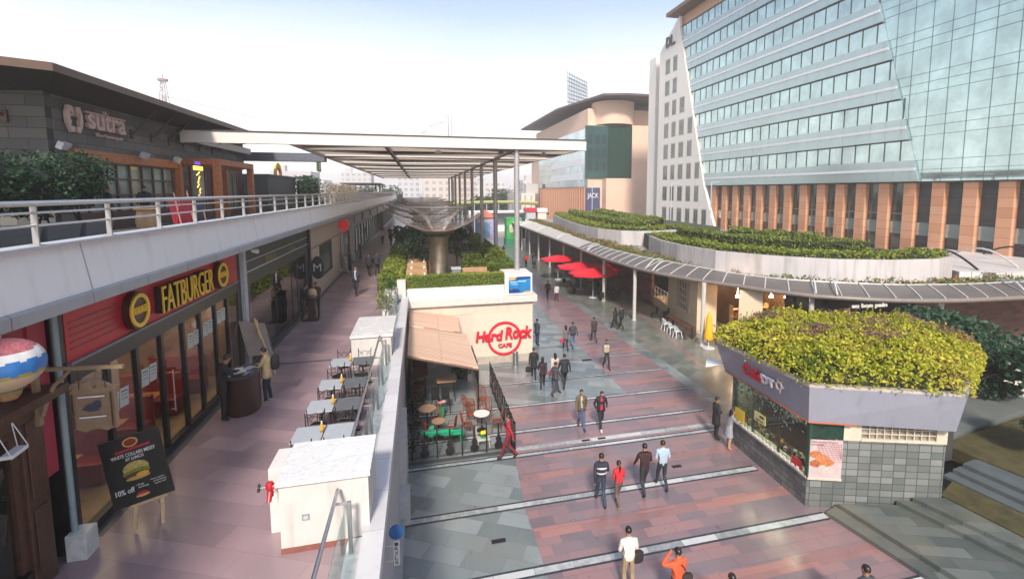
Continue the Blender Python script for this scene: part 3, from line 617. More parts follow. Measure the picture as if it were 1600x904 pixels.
# red shield sign
t = thing('red_emblem_sign', 'glossy red shield emblem projecting from the cream shop', 'sign', (FX + .3, 37.7, 7.5), world=True)
mb = MB(); mb.plate([(-.3, .35), (-.12, .28), (.05, .42), (.2, .3), (.33, .34), (.3, -.1), (.12, -.42), (.02, -.55), (-.15, -.4), (-.32, -.1)], (FX + .38, 37.7, 7.62), (1, 0, 0), (0, 0, 1), -.14); mb.build('shield', mat('gloss_red', (.55, .01, .02), .2, emis=(.6, .01, .02), estr=.15), t, bev=.02)
MB().box(FX, 37.72, 7.5, FX + .15, 37.8, 7.6).build('bracket', BLACK, t)
# 5. farther shops
far_shops = [(45.2, 52, 'slate blue shop front with tall display windows past the cream shop', (.20, .22, .27)), (52.2, 60, 'teal glass shop front beyond the slate blue one', (.07, .12, .12)), (60.2, 70, 'grey shop front with wide windows further along the walkway', (.24, .25, .26)), (70.2, 82, 'dark brown shop front near the far end of the walkway', (.08, .06, .055)), (82.2, 98, 'pale shop front at the far end of the walkway', (.35, .34, .33)), (98.2, 118, 'last hazy grey shop front under the terrace', (.28, .29, .31))]
for y0, y1, lb, c in far_shops:
    t = thing('shop_front', lb, 'shop', (FX, y0, 4), group='farther shops under the terrace', world=True)
    cm = mat('shop_%d' % y0, c, .5)
    n = int((y1 - y0) / 2.2); dy = (y1 - y0) / n
    mb = MB().box(FX - .3, y0, 6.9, FX, y1, 8.33).box(FX - .3, y0, 4, FX, y1, 4.4).box(FX - .6, y0, 4.4, FX - .5, y1, 6.9)
    for k in range(n + 1): mb.box(FX - .3, y0 + k * dy - .14 if k else y0, 4.4, FX + .02, min(y0 + k * dy + .14, y1), 6.9)
    mb.build('wall', cm, t)
    for k in range(n): MB().box(FX - .1, y0 + k * dy + .14, 4.4, FX - .07, y0 + (k + 1) * dy - .14, 6.9).build('window', WG, t)
    MB().box(FX, y0 + 1, 7.2, FX + .1, y1 - 1, 7.9).build('sign_panel', mat('panel_%d' % y0, (.5 * c[2] + .1, .4 * c[1] + .05, c[0] * .6 + .05), .4), t)
o = MB().box(FX - .1, 44.9, 4, FX + .16, 45.18, 8.33).build('pillar', PIL, None); tag(o, 'grey pillar between the cream shop and the slate blue shop', 'pillar')

# ------------------------------------------------------------------ on the terrace: stone clad gastropub
WX = -12.0
STONEG = brick('grey_stone_block', (.065, .067, .07), (.15, .147, .14), (.035, .035, .035), 1.05, .36, rough=.7, msize=.012, axes='YZ', noise=.3, bump=.4, c3=(.10, .10, .097))
STONEG2 = brick('grey_stone_block_end', (.055, .055, .058), (.12, .117, .11), (.03, .03, .03), 1.05, .36, rough=.7, msize=.012, axes='XZ', noise=.3, bump=.4, c3=(.085, .083, .08))
t = thing('stone_pub', 'grey stone clad pub on the terrace with big dark overhanging roof and orange timber porch', 'building', (WX, 28, 8.6), world=True)
MB().box(WX - .3, 20.0, 11.62, WX, 38.3, 13.62).box(WX - .3, 20.0, 8.6, WX, 20.6, 11.62).box(WX - .3, 28.0, 8.6, WX, 29.6, 11.4).build('wall', STONEG, t)
mb = MB(); mb.box(-26, 19.7, 8.6, WX - .0, 20.0, 13.62); mb.build('end_wall', STONEG2, t)
DARKM = mat('roof_bronze', (.02, .016, .015), .6)
mb = MB(); pr = [(-26, 15.9), (-14.0, 16.2), (-10.6, 17.9), (-10.4, 38.2), (-26, 38.2)]
mb.prism([(-26, 19.5), (-14.0, 19.6), (-12.1, 20.2), (-12.1, 38.2), (-26, 38.2)], 13.35, 13.70, top=pr)
ro = mb.build('roof', DARKM, t)
MB().prism(pr, 13.70, 13.95).build('roof_edge', mat('roof_edge_brown', (.10, .055, .035), .5), ro)
for y in (24.6, 26.2, 27.8, 29.4, 31.2, 33.0):
    MB().box(WX, y - .09, 12.35, WX + .08, y + .09, 12.75).tube([(WX + .06, y, 12.55), (WX + .95, y, 13.52)], .035, 8).build('roof_strut', mat('strut_brown', (.07, .035, .03), .5), t)
MB().box(-13.2, 19.62, 12.35, -13.0, 19.7, 12.75).tube([(-13.1, 19.66, 12.55), (-13.4, 18.2, 13.66)], .035, 8).build('roof_strut', MATS['strut_brown'], t)
MB().box(WX - .05, 20.6, 11.25, WX + .22, 28.1, 11.62).build('timber_lintel', WOODO, t, bev=.01)
WLG = mat('pub_window', (.22, .30, .27), .12, var=.3, scale=.8)
wf = MB().box(WX - .12, 20.6, 8.6, WX - .02, 28.0, 9.3)
for z in (9.95, 10.6, 11.2): wf.box(WX - .1, 20.6, z - .03, WX + .03, 28, z + .03)
for k in range(9): wf.box(WX - .1, 20.6 + k * .92 - .035, 9.3, WX + .02, 20.6 + k * .92 + .035, 11.2)
w1 = wf.build('window_frame', mat('dark_red_frame', (.10, .05, .04), .5), t); MB().box(WX - .08, 20.6, 9.3, WX - .06, 28, 11.25).build('pane', WLG, w1)
# porch
PX = -10.45
mb = MB()
for x, y in ((PX, 29.2), (PX, 34.4), (WX + .1, 28.3), (WX + .1, 34.4)): mb.box(x - .16, y - .16, 8.6, x + .16, y + .16, 11.5)
mb.box(PX - .16, 29.04, 11.5, PX + .16, 34.56, 11.82).box(WX, 29.04, 11.5, PX - .16, 29.36, 11.82).box(WX, 34.24, 11.5, PX - .16, 34.56, 11.82).box(WX, 31.6, 11.5, PX - .16, 31.8, 11.7)
mb.build('porch_frame', WOODO, t, bev=.012)
MB().box(WX - .3, 29.6, 8.6, WX - .1, 38.2, 11.62).build('porch_wall', mat('plum_wall', (.13, .06, .06), .6), t)
for a, b in ((30.0, 31.9), (32.8, 34.0), (35.2, 36.9)):
    f = MB().box(WX - .12, a, 9.0, WX - .02, a + .12, 11.3).box(WX - .12, b - .12, 9.0, WX - .02, b, 11.3).box(WX - .12, (a + b) / 2 - .05, 9.0, WX - .02, (a + b) / 2 + .05, 11.3).box(WX - .12, a, 11.3, WX - .02, b, 11.42).build('window_frame', WOODR, t)
    MB().box(WX - .08, a, 9.0, WX - .06, b, 11.3).build('pane', WLG, f)
for y, x in ((20.0, WX + .25), (24.6, WX + .45), (27.5, WX + .45)):
    MB().obox((x, y, 11.65), (.2, .42, .26), rx=0, ry=R(25)).build('floodlight', LGREY, t, bev=.02)
# sign
ROSE = mat('sign_rose', (.58, .40, .36), .45, var=.1)
sg = stretch_text('sutra', (WX + .06, 21.55, 12.42), (0, 1, 0), (0, 0, 1), 2.35, .68, .12, 'sign_letters', ROSE, t, off=.02)
MB().box(WX + .06, 21.5, 12.99, WX + .16, 23.95, 13.05).box(WX + .06, 22.62, 12.95, WX + .16, 22.7, 13.2).build('sign_bar', ROSE, t)
stretch_text('The Gastropub', (WX + .03, 22.1, 12.15), (0, 1, 0), (0, 0, 1), 1.75, .17, .05, 'sign_subtitle', ROSE, t, off=.01)
mb = MB()
for s in (1, -1):
    mb.plate([(s * .06, -.48), (s * .22, -.52), (s * .40, -.2), (s * .42, .15), (s * .30, .42), (s * .10, .40), (s * .04, .22), (s * .2, .25), (s * .28, .05), (s * .2, -.15), (s * .26, -.3), (s * .06, -.3)], (WX + .05, 20.88, 12.70), (0, 1, 0), (0, 0, 1), .11)
mb.ring(.06, .12, (WX + .05, 20.68, 12.85), (0, 1, 0), (0, 0, 1), .12, 12).ring(.06, .12, (WX + .05, 21.08, 12.85), (0, 1, 0), (0, 0, 1), .12, 12)
mb.build('sign_emblem', ROSE, t)
t = thing('sign_lamp_board', 'cream lit board cut off at the left edge of the picture', 'sign', (-14.2, 19.5, 12.5), world=True)
MB().box(-15.6, 19.3, 12.35, -13.75, 19.68, 12.5).build('board', mat('lit_cream', (.7, .65, .5), .5), t); stretch_text('K', (-14.15, 19.4, 12.55), (1, 0, 0), (0, 0, 1), .5, .35, .05, 'letter', WHITE, t)

# hedge of dark shrubs in grey planters
DKLEAF = leafmat('dark_shrub_leaf', [(.012, .03, .018), (.022, .055, .03), (.04, .09, .045), (.07, .13, .075)])
rb = random.Random(11)
DCORE = mat('shrub_core', (.008, .018, .010), .9)
GP = mat('planter_grey', (.16, .17, .185), .6)
for i in range(7):
    y = 8.7 + i * 1.56
    t = thing('planter', 'grey box planter %s' % ['at the left edge of the picture', 'second from the left edge behind the railing', 'third from the left edge behind the railing', 'in the middle of the dark shrub row', 'fifth along the dark shrub row', 'sixth along the dark shrub row', 'at the right end of the dark shrub row'][i], 'planter', (-10.4, y, 8.6), group='grey box planters on the terrace', world=True)
    MB().prism([(-10.9, y - .6), (-9.9, y - .6), (-9.9, y + .6), (-10.9, y + .6)], 8.6, 9.15, top=[(-10.98, y - .68), (-9.82, y - .68), (-9.82, y + .68), (-10.98, y + .68)]).build('box', GP, t, bev=.015)
    MB().box(-10.86, y - .58, 9.151, -9.94, y + .58, 9.16).build('soil', mat('soil', (.05, .03, .02), .9), t)
    mb = MB(); kr = MB()
    lob = [(rb.uniform(-10.9, -9.9), y + rb.uniform(-.6, .6), rb.uniform(9.45, 10.5), rb.uniform(.45, .7)) for _ in range(8)]
    topz = [11.0, 11.3, 11.45, 11.35, 11.2, 11.3, 11.1][i]
    for lx, ly, lz, lr in lob:
        lz = min(lz + rb.random() * .6, topz - lr * .6)
        kr.lathe([(0, -lr * .65), (lr * .45, -lr * .5), (lr * .62, 0), (lr * .4, lr * .5), (0, lr * .62)], (lx, ly, lz), 10)
        for _ in range(420):
            d = Vector((rb.gauss(0, 1), rb.gauss(0, 1), rb.gauss(0, 1))).normalized() * lr * rb.uniform(.72, 1.12)
            mb.leaf((lx + d.x, ly + d.y, lz + d.z * .9), .13, rb)
    for _ in range(3):
        kr.tube([(-10.4 + rb.uniform(-.2, .2), y + rb.uniform(-.3, .3), 9.1), (-10.4 + rb.uniform(-.3, .3), y + rb.uniform(-.4, .4), 10.1)], .025, 6)
    sh = thing('shrub', 'dark green leafy shrub growing in the grey planter %s' % ['at the left edge', 'second from the left edge', 'third from the left edge', 'in the middle of the row', 'fifth in the row', 'sixth in the row', 'at the right end of the row'][i], 'shrub', (-10.4, y, 9.16), group='dark shrubs on the terrace', world=True)
    mb.build('foliage', DKLEAF, sh); kr.build('branches', DCORE, sh)
# tables, boards and decorations on the terrace
def a_board(loc, rz, c, label, h=1.1):
    t = thing('sandwich_board', label, 'sign board', loc, rz, group='leaning boards on the terrace')
    bm = mat('board_%d%d%d' % tuple(int(x * 99) for x in c), c, .5)
    MB().obox((0, -.18, h / 2), (.6, .03, h), rx=R(14)).build('front_board', bm, t); MB().obox((0, .18, h / 2), (.6, .03, h), rx=R(-14)).build('rear_board', bm, t)
    for x in (-.28, .28): MB().bar((x, -.34, 0), (x, 0, h + .25), .04, .03).build('leg', mat('pinkish_wood', (.45, .25, .2), .6), t)
a_board((-9.6, 22.9, 8.6), R(60), (.42, .03, .06), 'red sandwich board beside the person in the green top', 1.2)
a_board((-9.7, 24.3, 8.6), R(60), (.05, .07, .12), 'dark blue sandwich board next to the red one', 1.3)
t = thing('barrel_table', 'tan wooden barrel table beside the people on the terrace', 'table', (-9.3, 19.9, 8.6), world=True)
MB().lathe([(0, 0), (.3, 0), (.36, .4), (.3, .85), (0, .85)], (-9.6, 20.3, 8.6), 16).build('barrel', WOODT, t, True); MB().lathe([(0, .85), (.4, .85), (.4, .89), (0, .89)], (-9.6, 20.3, 8.6), 16).build('tabletop', WOODT, t)
t = thing('neon_cross_sign', 'tall yellow lit lettering hanging at the porch corner', 'sign', (-10.7, 27.6, 9.5), world=True)
NY = mat('neon_yellow', (.8, .6, .1), .5, emis=(1, .62, .08), estr=1.4)
mb = MB().box(-10.72, 27.05, 11.15, -10.66, 28.0, 11.35)
for k in range(9): mb.tube([(-10.7, 27.45 + .1 * math.sin(k * 2.1), 9.3 + k * .2), (-10.7, 27.6 + .1 * math.cos(k * 1.7), 9.45 + k * .2)], .03, 6)
mb.build('lettering', NY, t); MB().tube([(-10.75, 27.55, 8.6), (-10.75, 27.55, 11.5)], .02).build('pole', BLACK, t); stretch_text('SALE', (-10.7, 27.2, 11.42), (0, 1, 0), (0, 0, 1), .6, .16, .03, 'caption', mat('violet', (.15, .08, .4), .5, emis=(.2, .1, .8), estr=.6), t)
# grey wall, creeper, dry plants further along the terrace
t = thing('terrace_cabin', 'dark grey cabin wall with creeper next to the porch', 'cabin', (-14, 45, 8.6), world=True)
MB().box(-22, 38.6, 8.6, -10.6, 46.5, 11.25).build('wall', mat('cabin_grey', (.07, .085, .09), .6, var=.1), t)
MB().box(-22, 38.6, 11.25, -10.5, 46.6, 11.35).build('roof', mat('cabin_roof', (.10, .10, .11), .5), t)
t = thing('rainbow_arch_sign', 'small rainbow arch sign in yellow, orange and red on the cabin roof', 'sign', (-10.4, 41.5, 12), world=True)
for r, c, nm in ((.95, (.55, .55, .04), 'yellow_band'), (.80, (.75, .45, .03), 'gold_band'), (.65, (.6, .10, .03), 'red_band')):
    mb = MB(); mb.ring(r - .15, r, (-10.75, 41.6, 11.36), (0, 1, 0), (0, 0, 1), .12, 32); mb.build(nm, mat(nm, c, .5), t)
t = thing('cocktail_sign', 'green and orange picture sign shaped like a glass on a thin stand', 'sign', (-9.5, 52, 11.5), world=True)
MB().box(-9.6, 50.6, 12.05, -9.5, 52.4, 13.9).build('board', mat('picture_green', (.03, .16, .06), .5, var=.5, scale=3), t)
mb = MB(); mb.plate([(-.4, .0), (.35, .1), (.45, .8), (.1, 1.4), (-.3, 1.1)], (-9.49, 51.5, 12.2), (0, 1, 0), (0, 0, 1), .04); mb.build('picture', mat('picture_orange', (.75, .38, .03), .5, var=.3, scale=4), t)
MB().tube([(-9.55, 51.5, 8.6), (-9.55, 51.5, 12.1)], .05).build('stand', STEELD, t)
mb = MB(); rc = random.Random(5)
for _ in range(2600):
    y = rc.uniform(46.2, 53); mb.leaf((-10.2 + rc.gauss(0, .35), y, rc.uniform(8.7, 11.6) - .25 * abs(y - 49) * .4), .26, rc)
sh = thing('creeper_hedge', 'dark blue green creeper hedge past the grey cabin', 'hedge', (-10.2, 49, 8.6), world=True); mb.build('foliage', DKLEAF, sh); MB().box(-10.5, 46.6, 8.6, -10.0, 52.6, 11.0).build('core', DCORE, sh)
DRY = leafmat('dry_leaf', [(.16, .11, .07), (.28, .22, .15), (.36, .32, .24)])
for k in range(4):
    mb = MB()
    for _ in range(700):
        y = rc.uniform(54 + k * 7, 61 + k * 7); mb.leaf((-10 + rc.gauss(0, .5), y, rc.uniform(8.7, 11.0)), .4, rc, asp=.16)
    sh = thing('dry_shrub', ['pale dry shrub beside the dark creeper', 'second pale dry shrub along the terrace', 'third pale dry shrub along the terrace', 'last pale dry shrub, farthest along the terrace'][k], 'shrub', (-10, 57 + k * 7, 8.6), group='dry shrubs along the terrace', world=True)
    mb.build('foliage', DRY, sh)
    MB().box(-13.4, 54 + k * 7, 8.6, -11.4, 60.5 + k * 7, 9.5).build('trough', mat('terracotta_dull', (.30, .22, .18), .7), sh)
t = thing('terrace_bar', 'low dark bar pavilion with slim posts far along the terrace', 'pavilion', (-9, 86, 8.6), world=True)
MB().box(-12, 84, 8.6, -7, 100, 9.7).build('bar', mat('bar_dark', (.08, .08, .09), .6), t); MB().box(-12.4, 83, 11.3, -6.6, 101, 11.5).build('roof', DGREY, t)
for x in (-12, -7):
    for y in (84, 92, 100): MB().box(x - .08, y - .08, 8.6, x + .08, y + .08, 11.3).build('post', DGREY, t)
o = MB().box(-24, 38.7, 12.3, -6.75, 39.6, 12.9).build('steel_beam', mat('beam_blue_grey', (.09, .10, .13), .5)); tag(o, 'dark blue grey steel beam linking the pub to the pergola', 'beam')

# ------------------------------------------------------------------ roof garden block of the music cafe
GY = 27.4
t = thing('music_cafe_block', 'cream building with red round music cafe sign and roof garden on top', 'building', (2.8, GY, 0), world=True)
CW = grime(mat('cafe_cream', (.58, .50, .41), .65, var=.05, scale=1), (.25, .18, .12), .4, 1.4, .18)
MB().box(-.8, GY, 0, 6.42, 96, 3.62).build('wall', CW, t)
MB().box(2.85, GY - .05, .45, 6.36, GY - .002, 3.02).build('sign_panel', mat('panel_cream', (.62, .53, .43), .55, var=.04), t)
MB().box(-.8, GY - .012, 3.02, 6.42, GY - .001, 3.04).box(-.8, GY - .06, 0, 6.46, GY - .001, .45).build('base_course', mat('base_stone', (.42, .36, .30), .5), t)
MB().box(-.86, GY - .22, 3.62, 6.66, 96, 4.02).build('ledge', mat('ledge_stone', (.58, .53, .50), .5, var=.1), t, bev=.015)
MB().box(-.86, GY, 4.02, 4.72, GY + .3, 4.66).box(6.3, GY + 1.9, 4.02, 6.5, 95, 4.6).box(-1.1, GY + .3, 4.0, -.9, 95, 4.5).build('parapet', WHITE, t, bev=.01)
MB().box(-.9, GY + .3, 4.02, 6.3, 95, 4.2).build('deck', mat('deck_brown', (.16, .12, .10), .6, var=.3), t)
MB().box(4.74, GY - .02, 4.02, 6.40, GY + 1.9, 5.28).build('plinth', mat('plinth_white', (.66, .65, .66), .5), t, bev=.02)
# round sign
t = thing('round_red_sign', 'big red script sign with ring and the word CAFE on the cream wall', 'sign', (4.7, GY - .06, 1.5), world=True)
RS = mat('sign_crimson', (.58, .015, .035), .35, var=.04)
mb = MB(); mb.ring(.88, 1.02, (4.7, GY - .055, 1.47), (1, 0, 0), (0, 0, 1), .06, 48); mb.build('ring', RS, t)
MB().box(3.3, GY - .06, 1.36, 6.15, GY - .055, 1.9).build('backing', MATS['panel_cream'], t)
stretch_text('Hard', (2.98, GY - .1, 1.38), (1, 0, 0), (0, 0, 1), 1.62, .62, .09, 'lettering', RS, t, off=.035, shear=.15)
stretch_text('Rock', (4.72, GY - .1, 1.44), (1, 0, 0), (0, 0, 1), 1.62, .72, .09, 'lettering', RS, t, off=.035, shear=.15)
stretch_text('CAFE', (4.3, GY - .1, .95), (1, 0, 0), (0, 0, 1), .82, .24, .06, 'caption', RS, t, off=.03)
# blue poster box on the plinth
t = thing('blue_poster', 'blue poster with orange corners in a white frame on the plinth', 'poster', (5.6, GY - .04, 4.1), world=True)
MB().box(4.86, GY - .10, 4.06, 6.36, GY - .022, 5.20).build('frame', WHITE, t, bev=.01)
MB().box(4.95, GY - .108, 4.14, 6.28, GY - .1, 5.12).build('sheet', mat('poster_blue', (.01, .17, .42), .35, var=.4, scale=1.6), t)
mb = MB(); mb.plate([(0, .78), (0, .98), (.5, .98), (.42, .84), (.3, .80)], (4.95, GY - .109, 4.14), (1, 0, 0), (0, 0, 1), .004).plate([(.75, 0), (1.33, 0), (1.33, .12), (.95, .1), (.85, .02)], (4.95, GY - .109, 4.14), (1, 0, 0), (0, 0, 1), .004); mb.build('orange_corner', mat('poster_orange', (.75, .33, .12), .4), t)
mb = MB(); mb.plate([(.02, .04), (.7, .06), (.6, .24), (.3, .28), (.05, .22)], (4.95, GY - .109, 4.14), (1, 0, 0), (0, 0, 1), .004).plate([(.4, .83), (.5, .98), (1.33, .98), (1.33, .86)], (4.95, GY - .109, 4.14), (1, 0, 0), (0, 0, 1), .004); mb.build('navy_shape', mat('poster_navy', (.01, .03, .14), .4), t)
MB().box(5.05, GY - .113, 4.78, 5.45, GY - .109, 4.84).box(5.5, GY - .113, 4.82, 6.0, GY - .109, 4.88).box(5.1, GY - .113, 4.66, 5.5, GY - .109, 4.70).box(6.1, GY - .113, 4.98, 6.2, GY - .109, 5.07).box(5.08, GY - .113, 4.36, 5.2, GY - .109, 4.40).build('print', mat('poster_pale', (.30, .62, .75), .4), t)

# retractable awning over the patio
t = thing('slatted_awning', 'pale orange slatted patio awning sloping down from the parapet', 'awning', (.8, 24.5, 2.5), world=True)
AWM = brick('awning_slats', (.64, .44, .33), (.74, .54, .42), (.42, .26, .18), 60., .15, rough=.6, msize=.035, noise=.15, bump=.3, axes='XY')
def slab4(a, b, c, d, th): return MB().add([a, b, c, d] + [(p[0], p[1], p[2] - th) for p in (a, b, c, d)], [(0, 1, 2, 3), (7, 6, 5, 4), (0, 4, 5, 1), (1, 5, 6, 2), (2, 6, 7, 3), (3, 7, 4, 0)])
slab4((-.66, 20.9, 3.08), (2.42, 21.1, 2.15), (2.25, 25.1, 2.55), (-.66, 24.9, 3.25), .06).build('lower_sheet', AWM, t)
slab4((-.66, 24.85, 3.31), (1.95, 25.1, 2.72), (2.0, 27.33, 2.95), (-.66, 27.33, 3.45), .06).build('upper_sheet', AWM, t)
MB().tube([(-.66, 20.88, 2.98), (2.44, 21.08, 2.06)], .05, 8).build('front_bar', mat('awning_bar', (.12, .07, .05), .5), t)
MB().tube([(2.4, 21.1, 2.1), (2.4, 21.1, 0)], .035).tube([(-.5, 21.0, 2.9), (-.5, 21.0, 0)], .035).tube([(2.25, 25.1, 2.5), (2.25, 25.1, 0)], .035).build('post', BLACKM, t)

# ------------------------------------------------------------------ patio under the awning
def fence(pts, label, h=1.15):
    t = thing('iron_fence', label, 'fence', (*pts[0], 0), group='black iron patio fences', world=True)
    n = 0
    for (x0, y0), (x1, y1) in zip(pts, pts[1:]):
        L0 = math.hypot(x1 - x0, y1 - y0); k = max(1, round(L0 / .9))
        fr = MB().tube([(x0, y0, h), (x1, y1, h)], .025, 6).tube([(x0, y0, .12), (x1, y1, .12)], .022, 6)
        for i in range(k + 1):
            f = i / k; x = x0 + (x1 - x0) * f; y = y0 + (y1 - y0) * f
            fr.tube([(x, y, 0), (x, y, h + .08)], .028, 6)
        fr.build('frame', BLACKM, t)
        for i in range(k):
            f = (i + .5) / k; x = x0 + (x1 - x0) * f; y = y0 + (y1 - y0) * f
            d = Vector((x1 - x0, y1 - y0, 0)).normalized(); m2 = MB()
            O = Vector((x, y, 0)); m2.tube([O + Vector((0, 0, .75)), O + Vector((0, 0, h))], .03, 6)
            m2.plate([(-.13, .12), (0, .08), (.13, .12), (.17, .28), (.08, .42), (.12, .52), (.05, .62), (.03, .78), (-.03, .78), (-.05, .62), (-.12, .52), (-.08, .42), (-.17, .28)], O, d, (0, 0, 1), .025)
            m2.build('guitar_motif', BLACKM, t)
fence([(-.5, 17.75), (3.25, 17.75)], 'black iron fence with guitar shapes along the front of the patio')
fence([(3.35, 17.3), (3.35, 18.8), (3.35, 24.0)], 'black iron fence with guitar shapes along the right side of the patio', 1.25)
fence([(2.75, 24.6), (2.75, 27.2)], 'short black iron fence by the wall under the awning end')
o = MB().box(-.7, 17.45, 0, 3.3, 17.6, .06).build('patio_threshold', DGREY); tag(o, 'dark threshold strip in front of the patio fence', 'kerb')

def wood_chair(loc, rz, label):
    t = thing('wooden_chair', label, 'chair', loc, rz, group='red brown chairs on the patio')
    MB().lathe([(0, .43), (.22, .43), (.23, .455), (.2, .475), (0, .475)], (0, 0, 0), 16, 1, .95).build('seat', WOODR, t, True)
    for x in (-.17, .17):
        MB().tube([(x, .16, .44), (x * 1.15, .2, 0)], .018, 6).build('leg', WOODR, t); MB().tube([(x, -.16, .44), (x * 1.15, -.2, 0)], .018, 6).build('leg', WOODR, t)
    b = MB().tube([(-.19, -.19, .45), (-.2, -.24, .85), (-.14, -.25, .98), (0, -.26, 1.02), (.14, -.25, .98), (.2, -.24, .85), (.19, -.19, .45)], .018, 6)
    for x in (-.1, -.035, .035, .1): b.tube([(x, -.19, .46), (x, -.25, 1.0)], .011, 6)
    b.build('backrest', WOODR, t)
    a = MB()
    for s in (-1, 1): a.tube([(s * .2, -.22, .72), (s * .25, .0, .70), (s * .24, .12, .66), (s * .2, .14, .46)], .015, 6)
    a.build('armrest', WOODR, t)
def round_table(loc, label, top, h=.74, r=.33):
    t = thing('round_table', label, 'table', loc, group='round tables on the patio')
    MB().lathe([(0, h - .03), (r, h - .03), (r + .01, h), (0, h)], (0, 0, 0), 28).build('tabletop', top, t)
    MB().tube([(0, 0, .04), (0, 0, h - .03)], .03, 8).lathe([(0, 0), (.22, 0), (.2, .03), (0, .05)], (0, 0, 0), 16).build('pedestal', BLACKM, t)
TW = mat('table_white', (.66, .66, .62), .4); TT = mat('table_tan', (.34, .21, .13), .35)
round_table((2.35, 19.55, 0), 'white round table with four red brown chairs at the front of the patio', TW)
for k, (x, y, r) in enumerate(((1.72, 19.3, -80), (2.95, 19.3, 80), (2.65, 20.3, 160), (2.0, 20.25, 190))):
    wood_chair((x, y, 0), R(r), 'red brown chair %s the white round table' % ['on the left of', 'on the right of', 'behind and right of', 'behind and left of'][k])
wood_chair((2.6, 21.6, 0), R(180), 'red brown chair standing alone deepest in the patio')
wood_chair((1.95, 21.1, 0), R(-60), 'red brown chair left of the deepest one in the patio')
round_table((-.0 + .1, 19.7, 0), 'tall tan bar table on a thin pole at the left of the patio', TT, 1.15, .36)
round_table((.55, 19.35, 0), 'dark low table between the two left red brown chairs', TT, .72, .28)
for k, (x, y, r) in enumerate(((.15, 19.0, -60), (1.0, 19.1, 70), (.5, 20.1, 180))):
    wood_chair((x, y, 0), R(r), 'red brown chair %s the low dark table' % ['on the left of', 'on the right of', 'behind'][k])
t = thing('square_bar_table', 'tan topped square table under the awning', 'table', (1.0, 22.9, 0), world=True)
MB().box(.6, 22.6, 1.0, 1.5, 23.3, 1.04).build('tabletop', TT, t)
for x in (.66, 1.44):
    for y in (22.66, 23.24): MB().box(x - .02, y - .02, 0, x + .02, y + .02, 1.0).build('leg', BLACKM, t)
for k, (x, y) in enumerate(((.5, 21.6), (.95, 21.5))):
    t = thing('bar_stool', ['black tall bar stool under the awning on the left', 'black tall bar stool under the awning on the right'][k], 'stool', (x, y, 0), group='black bar stools on the patio')
    MB().box(-.18, -.18, .72, .18, .18, .77).build('seat', BLACKM, t); MB().box(-.18, .15, .77, .18, .18, 1.15).build('backrest', BLACKM, t)
    for sx in (-1, 1):
        for sy in (-1, 1): MB().tube([(sx * .15, sy * .15, .72), (sx * .2, sy * .2, 0)], .014, 6).build('leg', BLACKM, t)
# green guitar shaped seat
t = thing('guitar_lounger', 'bright green guitar shaped lounger on thin legs at the patio front', 'lounger', (.4, 18.2, .45), world=True)
GRN = mat('guitar_green', (.01, .33, .15), .35)
mb = MB(); mb.plate([(-.55, .10), (-.30, .06), (-.22, .28), (-.08, .34), (-.06, .08), (.1, .05), (.35, .14), (.95, .10), (1.12, .12), (1.12, -.10), (.95, -.08), (.35, -.12), (.1, -.08), (-.02, -.12), (-.14, -.22), (-.3, -.14), (-.55, -.08)], (.38, 18.35, .70), (1, -.06, -.09), (.1, 1, .30), .09); mb.build('seat', GRN, t, bev=.01)
MB().tube([(.0, 18.2, .6), (-.12, 18.0, 0)], .018).build('leg', GRN, t); MB().tube([(.3, 18.5, .6), (.3, 18.7, 0)], .018).build('leg', GRN, t); MB().tube([(1.35, 18.3, .55), (1.42, 18.3, 0)], .018).build('leg', GRN, t)
# potted flowers, plants
def plant(loc, label, lm, n, size, spread, h, pot, cat='plant', name='potted_plant', asp=.5, fl=None):
    rr = random.Random(hash(label) % 1000 if False else sum(map(ord, label)))
    t = thing(name, label, cat, loc)
    mb = MB()
    for _ in range(n):
        a = rr.uniform(0, 6.28); q = rr.random() ** .6 * spread
        mb.leaf((q * math.cos(a), q * math.sin(a), pot[1] + rr.uniform(0, h) * (1.15 - q / spread * .6)), size, rr, asp=asp)
    mb.build('foliage', lm, t)
    if pot[0]: MB().lathe([(0, 0), (pot[0] * .75, 0), (pot[0], pot[1]), (pot[0] * .85, pot[1]), (0, pot[1] - .02)], (0, 0, 0), 16).build('pot', pot[2], t)
    if fl:
        mb = MB()
        for _ in range(fl[1]):
            a = rr.uniform(0, 6.28); q = rr.random() * spread * .9
            mb.leaf((q * math.cos(a), q * math.sin(a), pot[1] + h * rr.uniform(.7, 1.15)), size * .9, rr, asp=.9)
        mb.build('flowers', fl[0], t)
MIDL = leafmat('mid_green_leaf', [(.02, .06, .02), (.05, .12, .03), (.09, .17, .05)])
plant((2.0, 25.6, 0), 'bushy green plant with pink flowers against the cream wall', MIDL, 500, .16, .55, .7, (.3, .3, DGREY), fl=(mat('pink_petal', (.7, .35, .4), .6), 14))
plant((2.25, 18.25, .35), 'yellow flower bowl on the light stool at the patio fence', MIDL, 50, .07, .16, .12, (.12, .1, GRN), fl=(mat('yellow_petal', (.8, .62, .01), .6), 110), name='flower_bowl')
t = thing('light_stool', 'pale stool with a curved back holding the yellow flowers', 'stool', (2.25, 18.25, 0))
MB().box(-.26, -.2, .30, .26, .2, .345).build('seat', mat('stool_cream', (.5, .47, .42), .5), t, bev=.02); MB().tube([(-.24, -.18, .34), (-.3, -.2, .75), (-.26, .15, .75), (-.24, .18, .34)], .02).build('backrest', MATS['stool_cream'], t)
for sx in (-1, 1):
    for sy in (-1, 1): MB().tube([(sx * .2, sy * .15, .3), (sx * .24, sy * .18, 0)], .015).build('leg', MATS['stool_cream'], t)
plant((.75, 20.95, 0), 'pink flowers in a green pot beside the bar stools', MIDL, 60, .1, .18, .2, (.13, .6, GRN), fl=(MATS['pink_petal'], 30), name='flower_pot')
